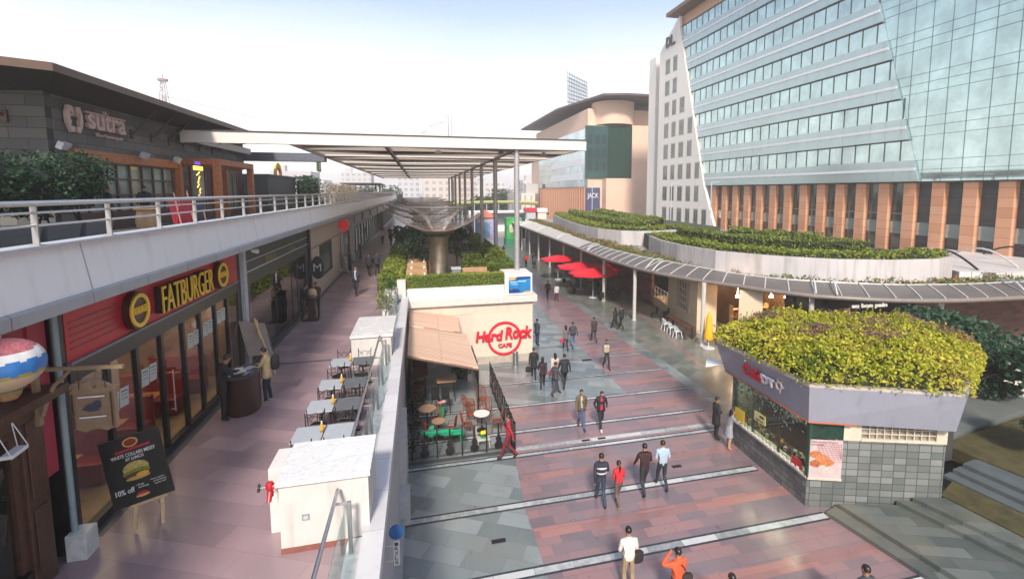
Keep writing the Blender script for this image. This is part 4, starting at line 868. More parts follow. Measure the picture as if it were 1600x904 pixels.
plant((1.2, 18.9, 0), 'low green fern behind the green guitar lounger', MIDL, 160, .16, .35, .4, (.15, .15, DGREY), asp=.25)
t = thing('litter_bin', 'steel cylinder litter bin against the cream wall by the sign', 'bin', (5.25, 26.9, 0), world=True)
MB().lathe([(0, 0), (.17, 0), (.17, .72), (.15, .74), (.15, .66), (0, .66)], (5.25, 26.85, 0), 20).build('body', STEEL, t, True); MB().ring(.13, .175, (5.25, 26.85, .72), (1, 0, 0), (0, 1, 0), .03, 20).build('rim', STEELD, t)
# dark pub gear under the awning
t = thing('patio_bar_counter', 'dark bar counter and shelves in the shade at the left of the patio', 'bar', (-.2, 25.5, 0), world=True)
MB().box(-.5, 23.5, 0, .1, 26.9, 1.1).build('counter', mat('bar_black', (.03, .025, .025), .4), t); MB().box(-.58, 23.4, 1.1, .2, 27.0, 1.15).build('counter_top', WOODB, t)
for k in range(4): MB().box(-.5, 22.2 + k * .01, .3 + k * .55, .0, 23.2, .34 + k * .55).build('shelf', WOODB, t)
MB().box(-.6, 21.6, 0, -.5, 23.4, 2.4).build('back_board', BLACKM, t)
for k, (y, z) in enumerate(((18.4, 1.5), (19.8, 1.7))):
    mb = MB(); rr = random.Random(k)
    for _ in range(160): mb.leaf((-.42 + rr.gauss(0, .12), y + rr.gauss(0, .3), rr.uniform(.3, z)), .22, rr, asp=.3)
    sh = thing('dark_fern', ['dark leafy climber against the parapet wall by the patio corner', 'dark leafy climber on the parapet wall nearer the awning'][k], 'plant', (-.45, y, 0), world=True); mb.build('foliage', leafmat('black_leaf', [(.01, .015, .012), (.035, .045, .035)]), sh)
    MB().tube([(-.45, y, 0), (-.45, y, z)], .03).build('stem', BLACKM, sh)

# ------------------------------------------------------------------ roof garden planting
YG = leafmat('lime_hedge_leaf', [(.07, .11, .02), (.16, .22, .03), (.27, .33, .04), (.40, .42, .06)])
YGC = mat('hedge_core', (.05, .08, .015), .9)
def box_hedge(name, label, poly, z0, z1, lm, core, dens, size, rough=.06, seed=1, group=None, holes=0., cat='hedge'):
    rr = random.Random(seed); xs = [p[0] for p in poly]; ys = [p[1] for p in poly]
    cx, cy = sum(xs) / len(xs), sum(ys) / len(ys)
    t = thing(name, label, cat, (cx, cy, z0), group=group, world=True)
    try: ip = inset(poly, .07 + rough)
    except Exception: ip = poly
    MB().prism(ip, z0, z1 - .1 - rough).build('core', core, t)
    mb = MB(); n = len(poly)
    A = abs(sum(poly[i][0] * poly[(i + 1) % n][1] - poly[(i + 1) % n][0] * poly[i][1] for i in range(n))) / 2
    k = 0; cnt = int(A * dens); tries = 0
    while k < cnt and tries < cnt * 20:
        tries += 1
        x = rr.uniform(min(xs), max(xs)); y = rr.uniform(min(ys), max(ys))
        if not inpoly(x, y, poly): continue
        hn = hnoise(x, y)
        if holes and hnoise(x * 1.3 + 5, y * 1.3, 1.4) > 1 - holes and rr.random() < .8: k += 1; continue
        mb.leaf((x, y, z1 - .05 + rough * (hn * 1.6 + rr.gauss(0, .7))), size, rr, up=.8); k += 1
    for i in range(n):
        a, b = poly[i], poly[(i + 1) % n]; l = math.hypot(b[0] - a[0], b[1] - a[1])
        for _ in range(int(l * (z1 - z0) * dens)):
            f = rr.random(); z = rr.uniform(z0, z1); q = rr.gauss(0, rough * .6 + .02)
            nx, ny = (b[1] - a[1]) / l, -(b[0] - a[0]) / l
            mb.leaf((a[0] + (b[0] - a[0]) * f + nx * q, a[1] + (b[1] - a[1]) * f + ny * q, z), size, rr)
    mb.build('foliage', lm, t)
    return t
box_hedge('clipped_hedge', 'clipped lime green box hedge across the front of the roof garden', [(-.82, GY + .05), (4.68, GY + .05), (4.68, GY + .75), (-.82, GY + .75)], 4.66, 5.38, YG, YGC, 420, .085, .03, 2)
box_hedge('clipped_hedge', 'bright lime hedge down the left side of the roof garden beside the walkway', [(-2.35, 28.4), (-1.15, 28.4), (-1.15, 58), (-2.35, 58)], 4.0, 5.25, YG, YGC, 130, .14, .08, 3)
box_hedge('clipped_hedge', 'olive green hedge down the right side of the roof garden', [(4.9, 30.2), (6.25, 30.2), (6.6, 56), (5.4, 56)], 4.1, 5.2, leafmat('olive_hedge', [(.05, .09, .02), (.12, .18, .03), (.22, .27, .05)]), YGC, 130, .14, .10, 4)
def bush(loc, r, h, label, lm, n, size, seed, trunk=True, name='small_tree', group=None):
    rr = random.Random(seed); t = thing(name, label, 'tree' if trunk else 'shrub', loc, group=group); mb = MB(); tr = MB()
    if trunk:
        tr.tube([(0, 0, 0), (.05, .03, h * .35), (-.03, 0, h * .6)], [.09, .07, .04], 8)
    nl = 12; lobes = []
    for i in range(nl):
        a = rr.uniform(0, 6.28); q = r * rr.uniform(.1, .75); z = h * rr.uniform(.42, .9) if trunk else h * rr.uniform(.2, .75); lr = r * rr.uniform(.3, .5)
        lobes.append((q * math.cos(a), q * math.sin(a), z, lr))
        if trunk: tr.tube([(0, 0, h * .35), (q * math.cos(a) * .5, q * math.sin(a) * .5, (h * .35 + z) / 2), (q * math.cos(a), q * math.sin(a), z)], [.05, .035, .015], 6)
    for i in range(n):
        lx, ly, lz, lr = rr.choice(lobes); d = Vector((rr.gauss(0, 1), rr.gauss(0, 1), rr.gauss(0, 1))).normalized() * lr * rr.uniform(.55, 1.1)
        mb.leaf((lx + d.x, ly + d.y, lz + d.z * .85), size, rr)
    mb.build('crown', lm, t)
    if trunk: tr.build('trunk', mat('bark', (.10, .075, .055), .8, var=.3), t)
    return t
bush((-.3, 35.5, 4.2), 1.5, 3.4, 'dark green small tree left of the steel column in the roof garden', DKLEAF, 2600, .2, 21)
bush((2.7, 37.5, 4.2), 1.4, 3.2, 'dark green small tree right of the steel column in the roof garden', DKLEAF, 2200, .2, 22)
bush((-.9, 44, 4.2), 1.6, 3.4, 'dark green tree deeper in the roof garden on the left', DKLEAF, 1800, .25, 23)
OLI = MATS['olive_hedge']
bush((4.2, 31.6, 4.2), .9, 1.5, 'olive green shrub beside the right bench of the roof garden', OLI, 900, .18, 24, False, 'garden_shrub')
bush((3.6, 34.5, 4.2), 1.0, 1.8, 'olive green shrub behind the right benches of the roof garden', OLI, 900, .2, 25, False, 'garden_shrub')
bush((5.4, 36.5, 4.2), 1.1, 1.9, 'lime green shrub rising from the right hedge', YG, 900, .2, 26, False, 'garden_shrub')
plant((-1.75, 24.4, 4.0), 'spiky pale green plant on the walkway beside the glass rail', leafmat('spiky_leaf', [(.10, .15, .05), (.22, .28, .12), (.36, .40, .24)]), 220, .55, .42, .95, (.22, .35, WHITE), asp=.07, name='spiky_plant')
plant((-1.6, 26.9, 4.75), 'thin pale leafed plant on the stepped white planter block', MIDL, 90, .3, .22, .7, (0, 0, None), asp=.15, name='spiky_plant')
t = thing('steel_bin', 'polished steel cylinder bin beside the white planter block', 'bin', (-2.35, 29.6, 4)); MB().lathe([(0, 0), (.2, 0), (.2, .95), (.17, 1.0), (0, .95)], (0, 0, 0), 20).build('body', STEEL, t, True); MB().ring(.15, .205, (0, 0, .96), (1, 0, 0), (0, 1, 0), .04, 20).build('rim', STEELD, t)
# steel fountain columns with wire bowls
WIRE = mat('bowl_wire', (.30, .27, .26), .5, .3)
def fountain(loc, s, label, red):
    t = thing('wire_bowl_column', label, 'sculpture', loc, group='wire bowl columns along the roof garden')
    MB().lathe([(0, 0), (.95 * s, 0), (.8 * s, .25), (.72 * s, .4), (.68 * s, 2.3), (.80 * s, 2.9), (.85 * s, 3.0), (0, 3.0)], (0, 0, 0), 32).build('column', mat('bronze_steel', (.33, .27, .21), .32, .9, var=.2, scale=2), t, True)
    MB().lathe([(.82 * s, 3.02), (1.15 * s, 3.2), (1.2 * s, 3.28), (.9 * s, 3.3), (0, 3.3)], (0, 0, 0), 32).build('collar', mat('collar_green', (.06, .09, .05), .5), t, True)
    mb = MB()
    prof = [(.95, 3.25), (1.5, 3.45), (2.2, 3.72), (2.9, 4.1), (3.25, 4.4)]
    prof2 = [(.5, 3.3), (.95, 4.0), (1.5, 4.55), (2.1, 4.85), (2.5, 4.95)]
    for k in range(40):
        a = 2 * math.pi * k / 56
        mb.tube([(r * s * math.cos(a), r * s * math.sin(a), z) for r, z in prof], .016, 4)
        mb.tube([(r * s * math.cos(a + .05), r * s * math.sin(a + .05), z) for r, z in prof2], .014, 4)
    for pf in (prof, prof2):
        for i in range(len(pf) * 2 - 1):
            f = i / 2; j = min(int(f), len(pf) - 2); f -= j; r = pf[j][0] + (pf[j + 1][0] - pf[j][0]) * f; z = pf[j][1] + (pf[j + 1][1] - pf[j][1]) * f
            mb.ring(r * s - .012, r * s + .012, (0, 0, z), (1, 0, 0), (0, 1, 0), .02, 36)
    mb.build('wire_bowl', WIRE, t)
    if red: MB().ring(.95 * s, 1.2 * s, (0, 0, 3.36), (1, 0, 0), (0, 1, 0), .03, 36).build('red_ring', mat('dull_red', (.35, .10, .08), .6), t)
    return t
fountain((1.15, 32.6, 4.2), .9, 'nearest steel column carrying a wide wire bowl in the roof garden', True)
fountain((.6, 46.0, 4.2), 1.15, 'second wire bowl column behind the nearest one', False)
fountain((.2, 60.0, 4.2), 1.3, 'third wire bowl column, half hidden and hazy', False)
fountain((.0, 76.0, 4.2), 1.4, 'farthest wire bowl column in the haze', False)
# benches and tables in the garden
BT = mat('bench_tan', (.42, .25, .13), .5, var=.15, scale=5)
def g_bench(x0, x1, y, label, z=4.2):
    t = thing('wooden_bench', label, 'bench', ((x0 + x1) / 2, y, z), group='tan benches in the roof garden', world=True)
    MB().box(x0, y, z + .4, x1, y + .5, z + .5).build('seat', BT, t, bev=.01); MB().box(x0, y + .5, z + .2, x1, y + .58, z + 1.1).build('backrest', BT, t, bev=.01)
    for x in (x0 + .1, x1 - .1): MB().box(x - .04, y + .05, z, x + .04, y + .45, z + .4).build('leg', BT, t)
def g_table(x0, x1, y, label, z=4.2):
    t = thing('wooden_table', label, 'table', ((x0 + x1) / 2, y, z), group='tan tables in the roof garden', world=True)
    MB().box(x0, y, z + .92, x1, y + .65, z + .98).build('tabletop', BT, t, bev=.01); MB().box(x0 + .1, y + .3, z, x0 + .2, y + .36, z + .92).build('leg', BT, t); MB().box(x1 - .2, y + .3, z, x1 - .1, y + .36, z + .92).build('leg', BT, t)
for k, y in enumerate((28.7, 31.3, 33.9)):
    g_table(-.9, .35, y, ['tan table behind the front hedge on the left', 'second tan table from the front on the left', 'third tan table from the front on the left'][k]); g_bench(-.9, .35, y + .9, ['tan bench behind the first left table', 'tan bench behind the second left table', 'tan bench behind the third left table'][k])
    for j in range(2):
        o = MB().lathe([(.09, 0), (.05, .06), (0, .16)], (-.6 + j * .8, y + .3, 5.18), 4).build('napkin', WHITE)
        tag(o, 'folded white napkin standing on the %s left table, %s end' % (['front', 'second', 'third'][k], ['left', 'right'][j]), 'napkin', 'folded napkins on the garden tables')
g_table(2.55, 4.1, 28.8, 'tan table behind the front hedge on the right'); g_bench(2.55, 4.1, 29.8, 'tan bench behind the right garden table')
t = thing('side_station', 'grey service cabinet right of the steel column', 'cabinet', (1.9, 30.2, 4.2), world=True); MB().box(1.85, 29.4, 4.2, 2.35, 30.2, 5.35).build('body', MGREY, t); MB().box(1.8, 29.35, 5.35, 2.4, 30.25, 5.4).build('top', LGREY, t)

# ------------------------------------------------------------------ the great pergola
PB, PT = 12.6, 13.22
t = thing('long_pergola', 'huge cream steel pergola with brown sunshade panels on tall grey columns', 'pergola', (0, 62, 12.6), world=True)
PC = mat('pergola_cream', (.60, .56, .53), .5, var=.05); PBR = mat('sunshade_brown', (.11, .075, .06), .6, var=.1)
MB().box(-11.8, 28.5, PB, 10.1, 28.75, PT).build('front_beam', PC, t, bev=.02)
MB().box(-11.85, 28.42, PT, 10.2, 28.85, PT + .04).build('front_cap', DGREY, t)
for x, y1 in ((-6.62, 97), (-1.75, 97), (5.75, 97)): MB().box(x - .12, 28.75, PB - .02, x + .12, y1, PB + .36).build('long_beam', PC, t)
MB().box(-1.80, 28.75, PB - .08, -1.70, 97, PB - .021).build('beam_edge', DGREY, t); MB().box(5.70, 28.75, PB - .08, 5.80, 97, PB - .021).build('beam_edge', DGREY, t)
MB().box(9.95, 28.75, PB + .1, 10.1, 97, PB + .5).build('long_beam', PC, t); MB().box(-11.8, 28.75, PB + .1, -11.6, 38.6, PB + .5).build('long_beam', PC, t)
bays = [28.75 + 8.53 * k for k in range(9)]
for k in range(8):
    y0, y1 = bays[k], bays[k + 1]
    MB().box(-6.5, y1 - .12, PB, 9.95, y1 + .12, PB + .34).build('cross_beam', PC, t)
    for x0, x1, fl in ((-6.5, -1.87, 0), (-1.63, 5.63, 1), (5.87, 9.95, 0)):
        for j in range(2):
            ya = y0 + j * 4.2; yb = ya + 4.1
            a, b = (x0, x1) if (j + fl) % 2 == 0 else (x1, x0)
            MB().prism([(a, ya + .05), (b, ya + .05), (b, ya + .35), (a, ya + 2.5)], PB + .12, PB + .16).build('sunshade_panel', PBR, t)
            MB().prism([(b, ya + .5), (b, yb), (a, yb), (a, ya + 2.65)], PB + .10, PB + .12).build('sail_panel', fabric('sail_white', (.80, .74, .68), .6), t)
            MB().bar((a, ya + 2.57, PB + .10), (b, ya + .42, PB + .10), .08, .12).build('diagonal_strut', PC, t)
for k in range(9):
    y = bays[k] + .15
    MB().tube([(5.78, y, 4.2 if k else 5.28), (5.78, y, PB)], .165, 20).build('column', mat('column_grey', (.36, .35, .36), .4, .3), t, True)
for k in range(3): MB().lathe([(0, 0), (.14, -.06), (.22, -.2), (.1, -.25), (0, -.25)], ((5.1, 7.9, 1.2)[k], 30.5, PB + .05), 14).build('spotlight', LGREY, t, True)
for x, y in ((-5.9, 29.4), (-2.3, 29.4), (-1.1, 29.4), (5.2, 29.4), (6.4, 29.4), (-2.3, 37.9), (-1.1, 37.9), (6.4, 37.9)):
    mb = MB(); mb.ring(.42, .5, (x, y + .3, PB + .1), (1, 0, 0), (0, 1, 0), .08, 24); mb.build('round_lamp_ring', PC, t); MB().lathe([(0, 0), (.42, 0), (.42, .02), (0, .02)], (x, y + .3, PB + .12), 24).build('lamp_disc', MATS['sail_white'], t)

# ------------------------------------------------------------------ the kiosk
KB = brick('kiosk_stone', (.095, .11, .105), (.20, .21, .205), (.05, .055, .055), .34, .22, rough=.55, msize=.012, axes='XZ', noise=.25, bump=.4, c3=(.14, .152, .148), offset=.0, coat=.1)
KB2 = brick('kiosk_stone_side', (.10, .11, .11), (.19, .195, .19), (.045, .05, .05), .34, .20, rough=.55, msize=.012, axes='YZ', noise=.25, bump=.4, c3=(.17, .18, .175), offset=.3)
BAND = grime(mat('band_blue_grey', (.27, .28, .34), .4, var=.05, scale=1.5), (.12, .12, .13), .35, 1.5, .3)
Lk, Ck, Mk, Rk, Qk, Wk, Vk = (12.05, 16.2), (11.87, 12.1), (12.85, 11.76), (15.75, 10.8), (17.7, 12.8), (17.6, 15.6), (14.3, 17.0)
t = thing('coffee_kiosk', 'corner coffee kiosk with grey stone base, blue grey fascia and planted roof', 'kiosk', (14, 14, 0), world=True)
def wall2(a, b, z0, z1, th=.15):
    a = Vector(a); b = Vector(b); d = (b - a).normalized(); n = Vector((-d.y, d.x))
    return [tuple(a), tuple(b), tuple(b + n * th), tuple(a + n * th)], z0, z1
def W(mb, a, b, z0, z1, th=.15, out=0.):
    a = Vector(a); b = Vector(b); d = (b - a).normalized(); n = Vector((-d.y, d.x)); a = a - n * out; b = b - n * out
    return mb.prism([tuple(a), tuple(b), tuple(b + n * (th + out)), tuple(a + n * (th + out))], z0, z1)
# walls run so that the room lies on the left of a -> b
W(MB(), Lk, Ck, 0, .95).build('side_stone_base', KB2, t)
mb = W(MB(), Ck, Mk, 0, .93); W(mb, Mk, Rk, 0, 2.28); W(mb, Rk, Qk, 0, 2.9); W(mb, Qk, Wk, 0, 2.9); W(mb, Wk, Vk, 0, 2.9); W(mb, Vk, Lk, 0, 2.9); mb.build('stone_wall', KB, t)
mb = W(MB(), Lk, Ck, .95, 1.02, .3, .05); W(mb, Ck, Mk, .93, 1.0, .2, .05); mb.build('window_sill', mat('sill_cream', (.55, .47, .40), .5), t, bev=.006)
CRF = mat('block_frame_cream', (.55, .48, .38), .6)
mb = W(MB(), Mk, (13.35, 11.595), 2.28, 2.9, .15, .01); W(mb, (13.35, 11.595), Rk, 2.28, 2.36, .15, .04); W(mb, (13.35, 11.595), Rk, 2.84, 2.9, .15, .04); W(mb, (15.45, 10.9), Rk, 2.36, 2.84, .15, .04)
d = (Vector(Rk) - Vector((13.35, 11.595)));
for k in range(1, 11):
    a = Vector((13.35, 11.595)) + d * (k / 11.4); W(mb, a, a + d.normalized() * .025, 2.36, 2.84, .12, .02)
for z in (2.51, 2.67): W(mb, (13.35, 11.595), (15.45, 10.9), z, z + .02, .12, .018)
mb.build('glass_block_frame', CRF, t)
W(MB(), (13.35, 11.595), (15.45, 10.9), 2.36, 2.84, .06, -.05).build('glass_block', mat('block_glass', (.20, .19, .17), .08, var=.4, scale=14), t)
bot = [(11.85, 16.45), (11.72, 12.0), (15.56, 10.42), (18.2, 12.6), (18.4, 15.9), (14.4, 17.3)]; topp = [(11.35, 16.4), (11.50, 11.82), (15.42, 10.12), (18.95, 12.15), (19.7, 15.2), (14.5, 17.7)]
MB().prism(bot, 2.9, 4.12, top=topp).build('fascia', BAND, t)
mb = MB(); ins = inset(topp, .2); n6 = len(topp)
for i in range(n6):
    a, b = topp[i], topp[(i + 1) % n6]; mb.prism([a, b, ins[(i + 1) % n6], ins[i]] if True else [], 4.12, 4.2)
mb.build('fascia_cap', mat('cap_beige', (.42, .38, .33), .6), t)
bo = [(x, y) for x, y in bot]; ins2 = inset(bot, -.02)
mb = MB()
for i in (0, 1): mb.bar((*ins2[i], 2.895), (*(ins2[i + 1] if i == 0 else (ins2[1][0] + (ins2[2][0] - ins2[1][0]) * .33, ins2[1][1] + (ins2[2][1] - ins2[1][1]) * .33)), 2.895), .03, .03)
mb.build('orange_trim', mat('trim_orange', (.50, .12, .04), .4), t)
# glazing and what shows in it
W(MB(), (12.03, 16.0), (11.9, 12.2), 1.02, 2.89, .02, -.03).build('display_glass', glass('kiosk_glass', (.62, .72, .66), 1.5, .02, .05), t)
mb = MB()
mg = mat('mullion_green', (.02, .06, .04), .4)
for y in (16.0, 14.9, 13.55): MB().box(11.93 + (y - 12.1) * .03, y - .03, 1.02, 12.0 + (y - 12.1) * .03, y + .03, 2.9).build('window_post', mg, t)
MB().box(11.84, 12.06, 1.0, 11.95, 12.18, 2.9).build('window_post', mg, t)
rd = random.Random(12); fd = MB(); fd2 = MB()
for _ in range(260):
    y = rd.uniform(12.3, 15.9); z = 2.86 - abs(rd.gauss(0, .28)); p = Vector((11.885 + (y - 12.1) * .036, y, z)); a = rd.uniform(0, 6.3); l_ = rd.uniform(.04, .10)
    q = Vector((0, math.cos(a), math.sin(a))); r9 = Vector((0, -math.sin(a), math.cos(a)))
    (fd if rd.random() < .45 else fd2).add([p - q * l_, p + r9 * l_ * .4, p + q * l_, p - r9 * l_ * .4], [(0, 1, 2, 3)])
fd.build('floral_print', mat('decal_pale', (.40, .46, .40), .5), t); fd2.build('floral_print', mat('decal_green', (.03, .08, .05), .5), t)
for y in (12.9, 14.2, 15.4): MB().box(12.4, y, 2.84, 13.1, y + .3, 2.88).build('added_light_panel', mat('added_kiosk_glow', (1, .9, .75), .5, emis=(1, .85, .62), estr=30), t)  # emissive panels added so the goods inside the kiosk show up
W(MB(), Ck, Mk, 2.28, 2.9, .04, -.03).build('dark_pane', mat('pane_dark_green', (.01, .035, .025), .1, var=.5, scale=4), t)
MB().box(12.2, 12.3, .9, 12.8, 15.8, 1.0).box(13.6, 12.6, 0, 13.7, 15.8, 2.9).build('inner_counter', mat('counter_dark', (.06, .05, .045), .4), t)
rk = random.Random(8)
GC = [(.5, .05, .03), (.55, .35, .05), (.06, .16, .06), (.5, .5, .48), (.20, .09, .04), (.03, .05, .04)]
for k in range(46):
    y = 12.4 + k * .078; z = 1.02 if k % 2 else 1.0; c = GC[rk.randrange(6)]
    o = MB().lathe([(0, 0), (.05, 0), (.055, .1), (.03, .16), (0, .17)] if k % 3 else [(0, 0), (.06, 0), (.06, .14), (0, .14)], (12.28 + rk.uniform(0, .35), y, z), 8).build('jar', mat('ware_%d' % GC.index(c), c, .4), None)
    tag(o, 'small jar or cup in the kiosk display window', 'jar', 'jars and cups in the kiosk window')
for k in range(30):
    y = 12.5 + (k % 15) * .22; z = 1.75 + .38 * (k // 15); c = GC[rk.randrange(2, 6)]
    o = MB().lathe([(0, 0), (.07, 0), (.075, .2), (.03, .26), (0, .27)], (13.45, y, z), 8).build('bottle', mat('ware_%d' % GC.index(c), c, .4), None)
    tag(o, 'dark bottle on the back shelf inside the kiosk', 'bottle', 'bottles on the kiosk back shelves')
o = MB().box(13.3, 12.4, 1.71, 13.59, 15.8, 1.74).box(13.3, 12.4, 2.09, 13.59, 15.8, 2.12).build('back_shelf', MATS['counter_dark'], t)
for k, (y0, y1, z0, z1, c, nm, lb) in enumerate([(14.15, 14.75, 1.66, 2.0, (.62, .60, .25), 'offer_card', None), (15.35, 15.9, 1.15, 1.62, (.70, .48, .05), 'yellow_card', None), (12.35, 12.8, 1.06, 1.35, (.45, .02, .03), 'red_card', None)]):
    o = MB().box(11.88 + (y0 - 12.1) * .03, y0, z0, 11.9 + (y0 - 12.1) * .03, y1, z1).build(nm, mat(nm, c, .5), t)
    if nm == 'offer_card': MB().box(11.93, y0 + .08, z0 + .2, 11.936, y0 + .3, z0 + .28).box(11.93, y0 + .1, z0 + .06, 11.936, y0 + .5, z0 + .1).build('print', DGREY, o)
sd_ = Vector((Ck[0] - Lk[0], Ck[1] - Lk[1], 0)).normalized()
mb = MB()
for k in range(16):
    p = Vector((12.0, 15.6, 1.03)) + sd_ * (k * .21); mb.obox((p.x - .04, p.y, 1.09), (.02, .10, .07 + .05 * (k % 3 == 0)), rz=.1)
mb
mb.build('lettering', WHITE, t)
def kf(y, z):     # a point on the leaning side fascia
    f = (z - 2.9) / 1.22; xb = 11.72 + (11.85 - 11.72) * (y - 12) / 4.45; xt = 11.55 + (11.35 - 11.55) * (y - 12) / 4.3
    return Vector((xb + (xt - xb) * f, y, z))
def on_band(y, z, nm, s, wd, h, m, sh=0.):
    p = kf(y, z); q = kf(y - 1, z); u = (q - p).normalized(); v = (kf(y, z + .5) - p).normalized(); n = u.cross(v).normalized()
    return stretch_text(s, p + n * .01, u, v, wd, h, .06, nm, m, t, off=.03, shear=sh)
on_band(15.0, 3.36, 'sign_word', 'Cafe', 1.02, .48, mat('cafe_red', (.62, .01, .04), .4), .25)
on_band(14.0, 3.42, 'sign_letters', 'DT', .62, .34, WHITE)
p = kf(13.15, 3.62); mb = MB(); mb.ring(.10, .15, p + Vector((-.02, 0, 0)), (0, -1, 0), (0, 0, 1), .04, 14)
for a in range(6): mb.plate([(.14, -.03), (.24, 0), (.14, .03)], p + Vector((-.02, 0, 0)), (0, -math.cos(a), math.sin(a)), (0, math.sin(a), math.cos(a)), .03)
mb.build('sign_emblem', mat('emblem_grey', (.50, .42, .42), .5), t)
# poster on the front corner
t2 = thing('pastry_poster', 'pink white poster of pastries on a wire tray below the dark pane', 'poster', (12.35, 11.9, 1), world=True)
U = Vector((Mk[0] - Ck[0], Mk[1] - Ck[1], 0)).normalized(); O = Vector((Ck[0], Ck[1], 1.0)) + Vector((U.y, -U.x, 0)) * .03
MB().plate([(0, 0), (1.02, 0), (1.02, 1.27), (0, 1.27)], O, U, (0, 0, 1), -.02).build('sheet', mat('poster_pink', (.48, .38, .39), .5, var=.1), t2)
N_ = Vector((U.y, -U.x, 0)) * .004
mb = MB()
for k in range(9):
    mb.bar(O + N_ + U * (.25 + k * .09) + Vector((0, 0, 1.15)), O + N_ + U * min(1.0, .45 + k * .12) + Vector((0, 0, .55 + .02 * k)), .008, .008)
    mb.bar(O + N_ + U * .25 + Vector((0, 0, 1.15 - k * .07)), O + N_ + U * 1.0 + Vector((0, 0, 1.12 - k * .07)), .008, .008)
mb.build('tray_wires', mat('tray_red', (.35, .12, .12), .5), t2)
for x, z, rx, rz, c in ((.22, .78, .2, .12, (.42, .15, .05)), (.42, .66, .22, .13, (.50, .20, .07)), (.28, .48, .24, .13, (.36, .11, .04)), (.6, .52, .2, .12, (.45, .17, .06)), (.56, .32, .25, .16, (.55, .42, .38))):
    mb = MB(); mb.plate([(x + rx * math.cos(a * .4) * (1 + .1 * math.sin(a * 3)), z + rz * math.sin(a * .4)) for a in range(15)], O + N_ * (1 + x), U, (0, 0, 1), -.012); mb.build('pastry', mat('pastry_%d' % int(x * 100), c, .5, var=.4, scale=18), t2)
stretch_text('A fine morning with good', O + N_ * 2 + U * .05 + Vector((0, 0, 1.17)), U, (0, 0, 1), .8, .06, .006, 'title', mat('poster_print', (.25, .06, .08), .5), t2)
stretch_text('company', O + N_ * 2 + U * .05 + Vector((0, 0, 1.08)), U, (0, 0, 1), .4, .05, .006, 'title', MATS['poster_print'], t2)
# planted roof
KL = leafmat('kiosk_leaf', [(.05, .09, .015), (.17, .23, .02), (.36, .38, .03), (.55, .52, .05), (.46, .40, .06), (.22, .12, .08)])
th = thing('roof_planting', 'thick yellow green planting filling the kiosk roof with purple and rust patches', 'planting', (15, 14, 4.2), world=True)
pl = inset(topp, -.16); inn = inset(topp, .30)
MB().prism(inn, 4.125, 4.7).build('core', mat('planting_core', (.03, .035, .012), .9), th)
rr = random.Random(31); mb = MB(); xs = [p[0] for p in pl]; ys = [p[1] for p in pl]; k = 0
def edged(x, y, poly):
    return min(abs((b[0] - a[0]) * (a[1] - y) - (a[0] - x) * (b[1] - a[1])) / math.hypot(b[0] - a[0], b[1] - a[1]) for a, b in zip(poly, poly[1:] + poly[:1]))
while k < 34000:
    x = rr.uniform(min(xs) - .1, max(xs) + .1); y = rr.uniform(min(ys) - .1, max(ys) + .1)
    if not inpoly(x, y, pl): continue
    e = min(1, edged(x, y, pl) / 1.3); h = 4.26 + .98 * e ** .42 + .17 * hnoise(x, y, 1.2) * (.35 + e) + .09 * hnoise(x * 2.6, y * 2.6)
    if hnoise(x + 3, y * 1.4, .9) < -.78 and rr.random() < .75: h -= .25
    mb.leaf((x, y, h - abs(rr.gauss(0, .09))), .105 * rr.choice((.6, .8, 1, 1, 1.3, 1.6)), rr, up=.6); k += 1
for _ in range(110):
    x = rr.uniform(min(xs), max(xs)); y = rr.uniform(min(ys), max(ys))
    if not inpoly(x, y, pl): continue
    e = min(1, edged(x, y, pl) / 1.3); h = 4.26 + .98 * e ** .42; dx, dy = rr.gauss(0, .12), rr.gauss(0, .12)
    for q in range(9): f = q / 8; mb.leaf((x + dx * f + rr.gauss(0, .02), y + dy * f + rr.gauss(0, .02), h + .30 * f), .09, rr, up=.6)
pm = mb
pm.build('foliage', KL, th)
mb = MB()
for cx, cy, q in ((13.2, 15.8, .5), (16.2, 14.0, .6), (18.3, 13.9, .7), (15.0, 12.6, .4), (17.0, 16.2, .4), (13.4, 13.6, .35), (18.3, 12.8, .4)):
    for _ in range(420):
        x = cx + rr.gauss(0, q); y = cy + rr.gauss(0, q)
        if not inpoly(x, y, pl): continue
        e = min(1, edged(x, y, pl) / 1.3); mb.leaf((x, y, 4.34 + .98 * e ** .42 + .13 * hnoise(x, y, 1.2) * (.4 + e) + rr.gauss(0, .04)), .09, rr, up=.6)
mb.build('purple_sprigs', leafmat('purple_leaf', [(.10, .05, .05), (.22, .12, .12), (.34, .20, .10)]), th)
MB().add([(11.15, 16.75, 3.05), (11.95, 16.5, 3.2), (11.9, 17.8, 3.0), (11.15, 16.75, 3.0), (11.95, 16.5, 3.15), (11.9, 17.8, 2.95)], [(0, 1, 2), (5, 4, 3), (0, 3, 4, 1), (1, 4, 5, 2), (2, 5, 3, 0)]).build('canopy_flap', WHITE, t)

# ------------------------------------------------------------------ steps, lawns and trees at the right
STEPM = brick('step_stone', (.065, .08, .078), (.125, .14, .135), (.04, .048, .046), 1.3, .4, rough=.45, msize=.006, noise=.35, bump=.15, rot=R(20), stain=(.19, .17, .12))
mb = MB()
mb.prism([(12.15, 11.55), (12.75, 11.75), (15.7, 10.75), (30, 8.5), (30, -3), (15.2, -3), (12.7, 8.4)], -.05, .13)
mb.prism([(12.65, 11.62), (15.7, 10.75), (30, 8.4), (30, -3), (15.7, -3), (13.15, 8.4)], .13, .27)
struct('lower_steps', mb, STEPM)
mb = MB()
mb.prism([(14.4, 11.15), (15.7, 10.77), (30, 8.2), (30, -3), (17.2, -3), (15.25, 8.0)], .27, .40)
mb.prism([(14.85, 11.0), (15.72, 10.77), (30, 8.1), (30, -3), (17.7, -3), (15.7, 8.0)], .40, .53)
struct('upper_steps', mb, STEPM)
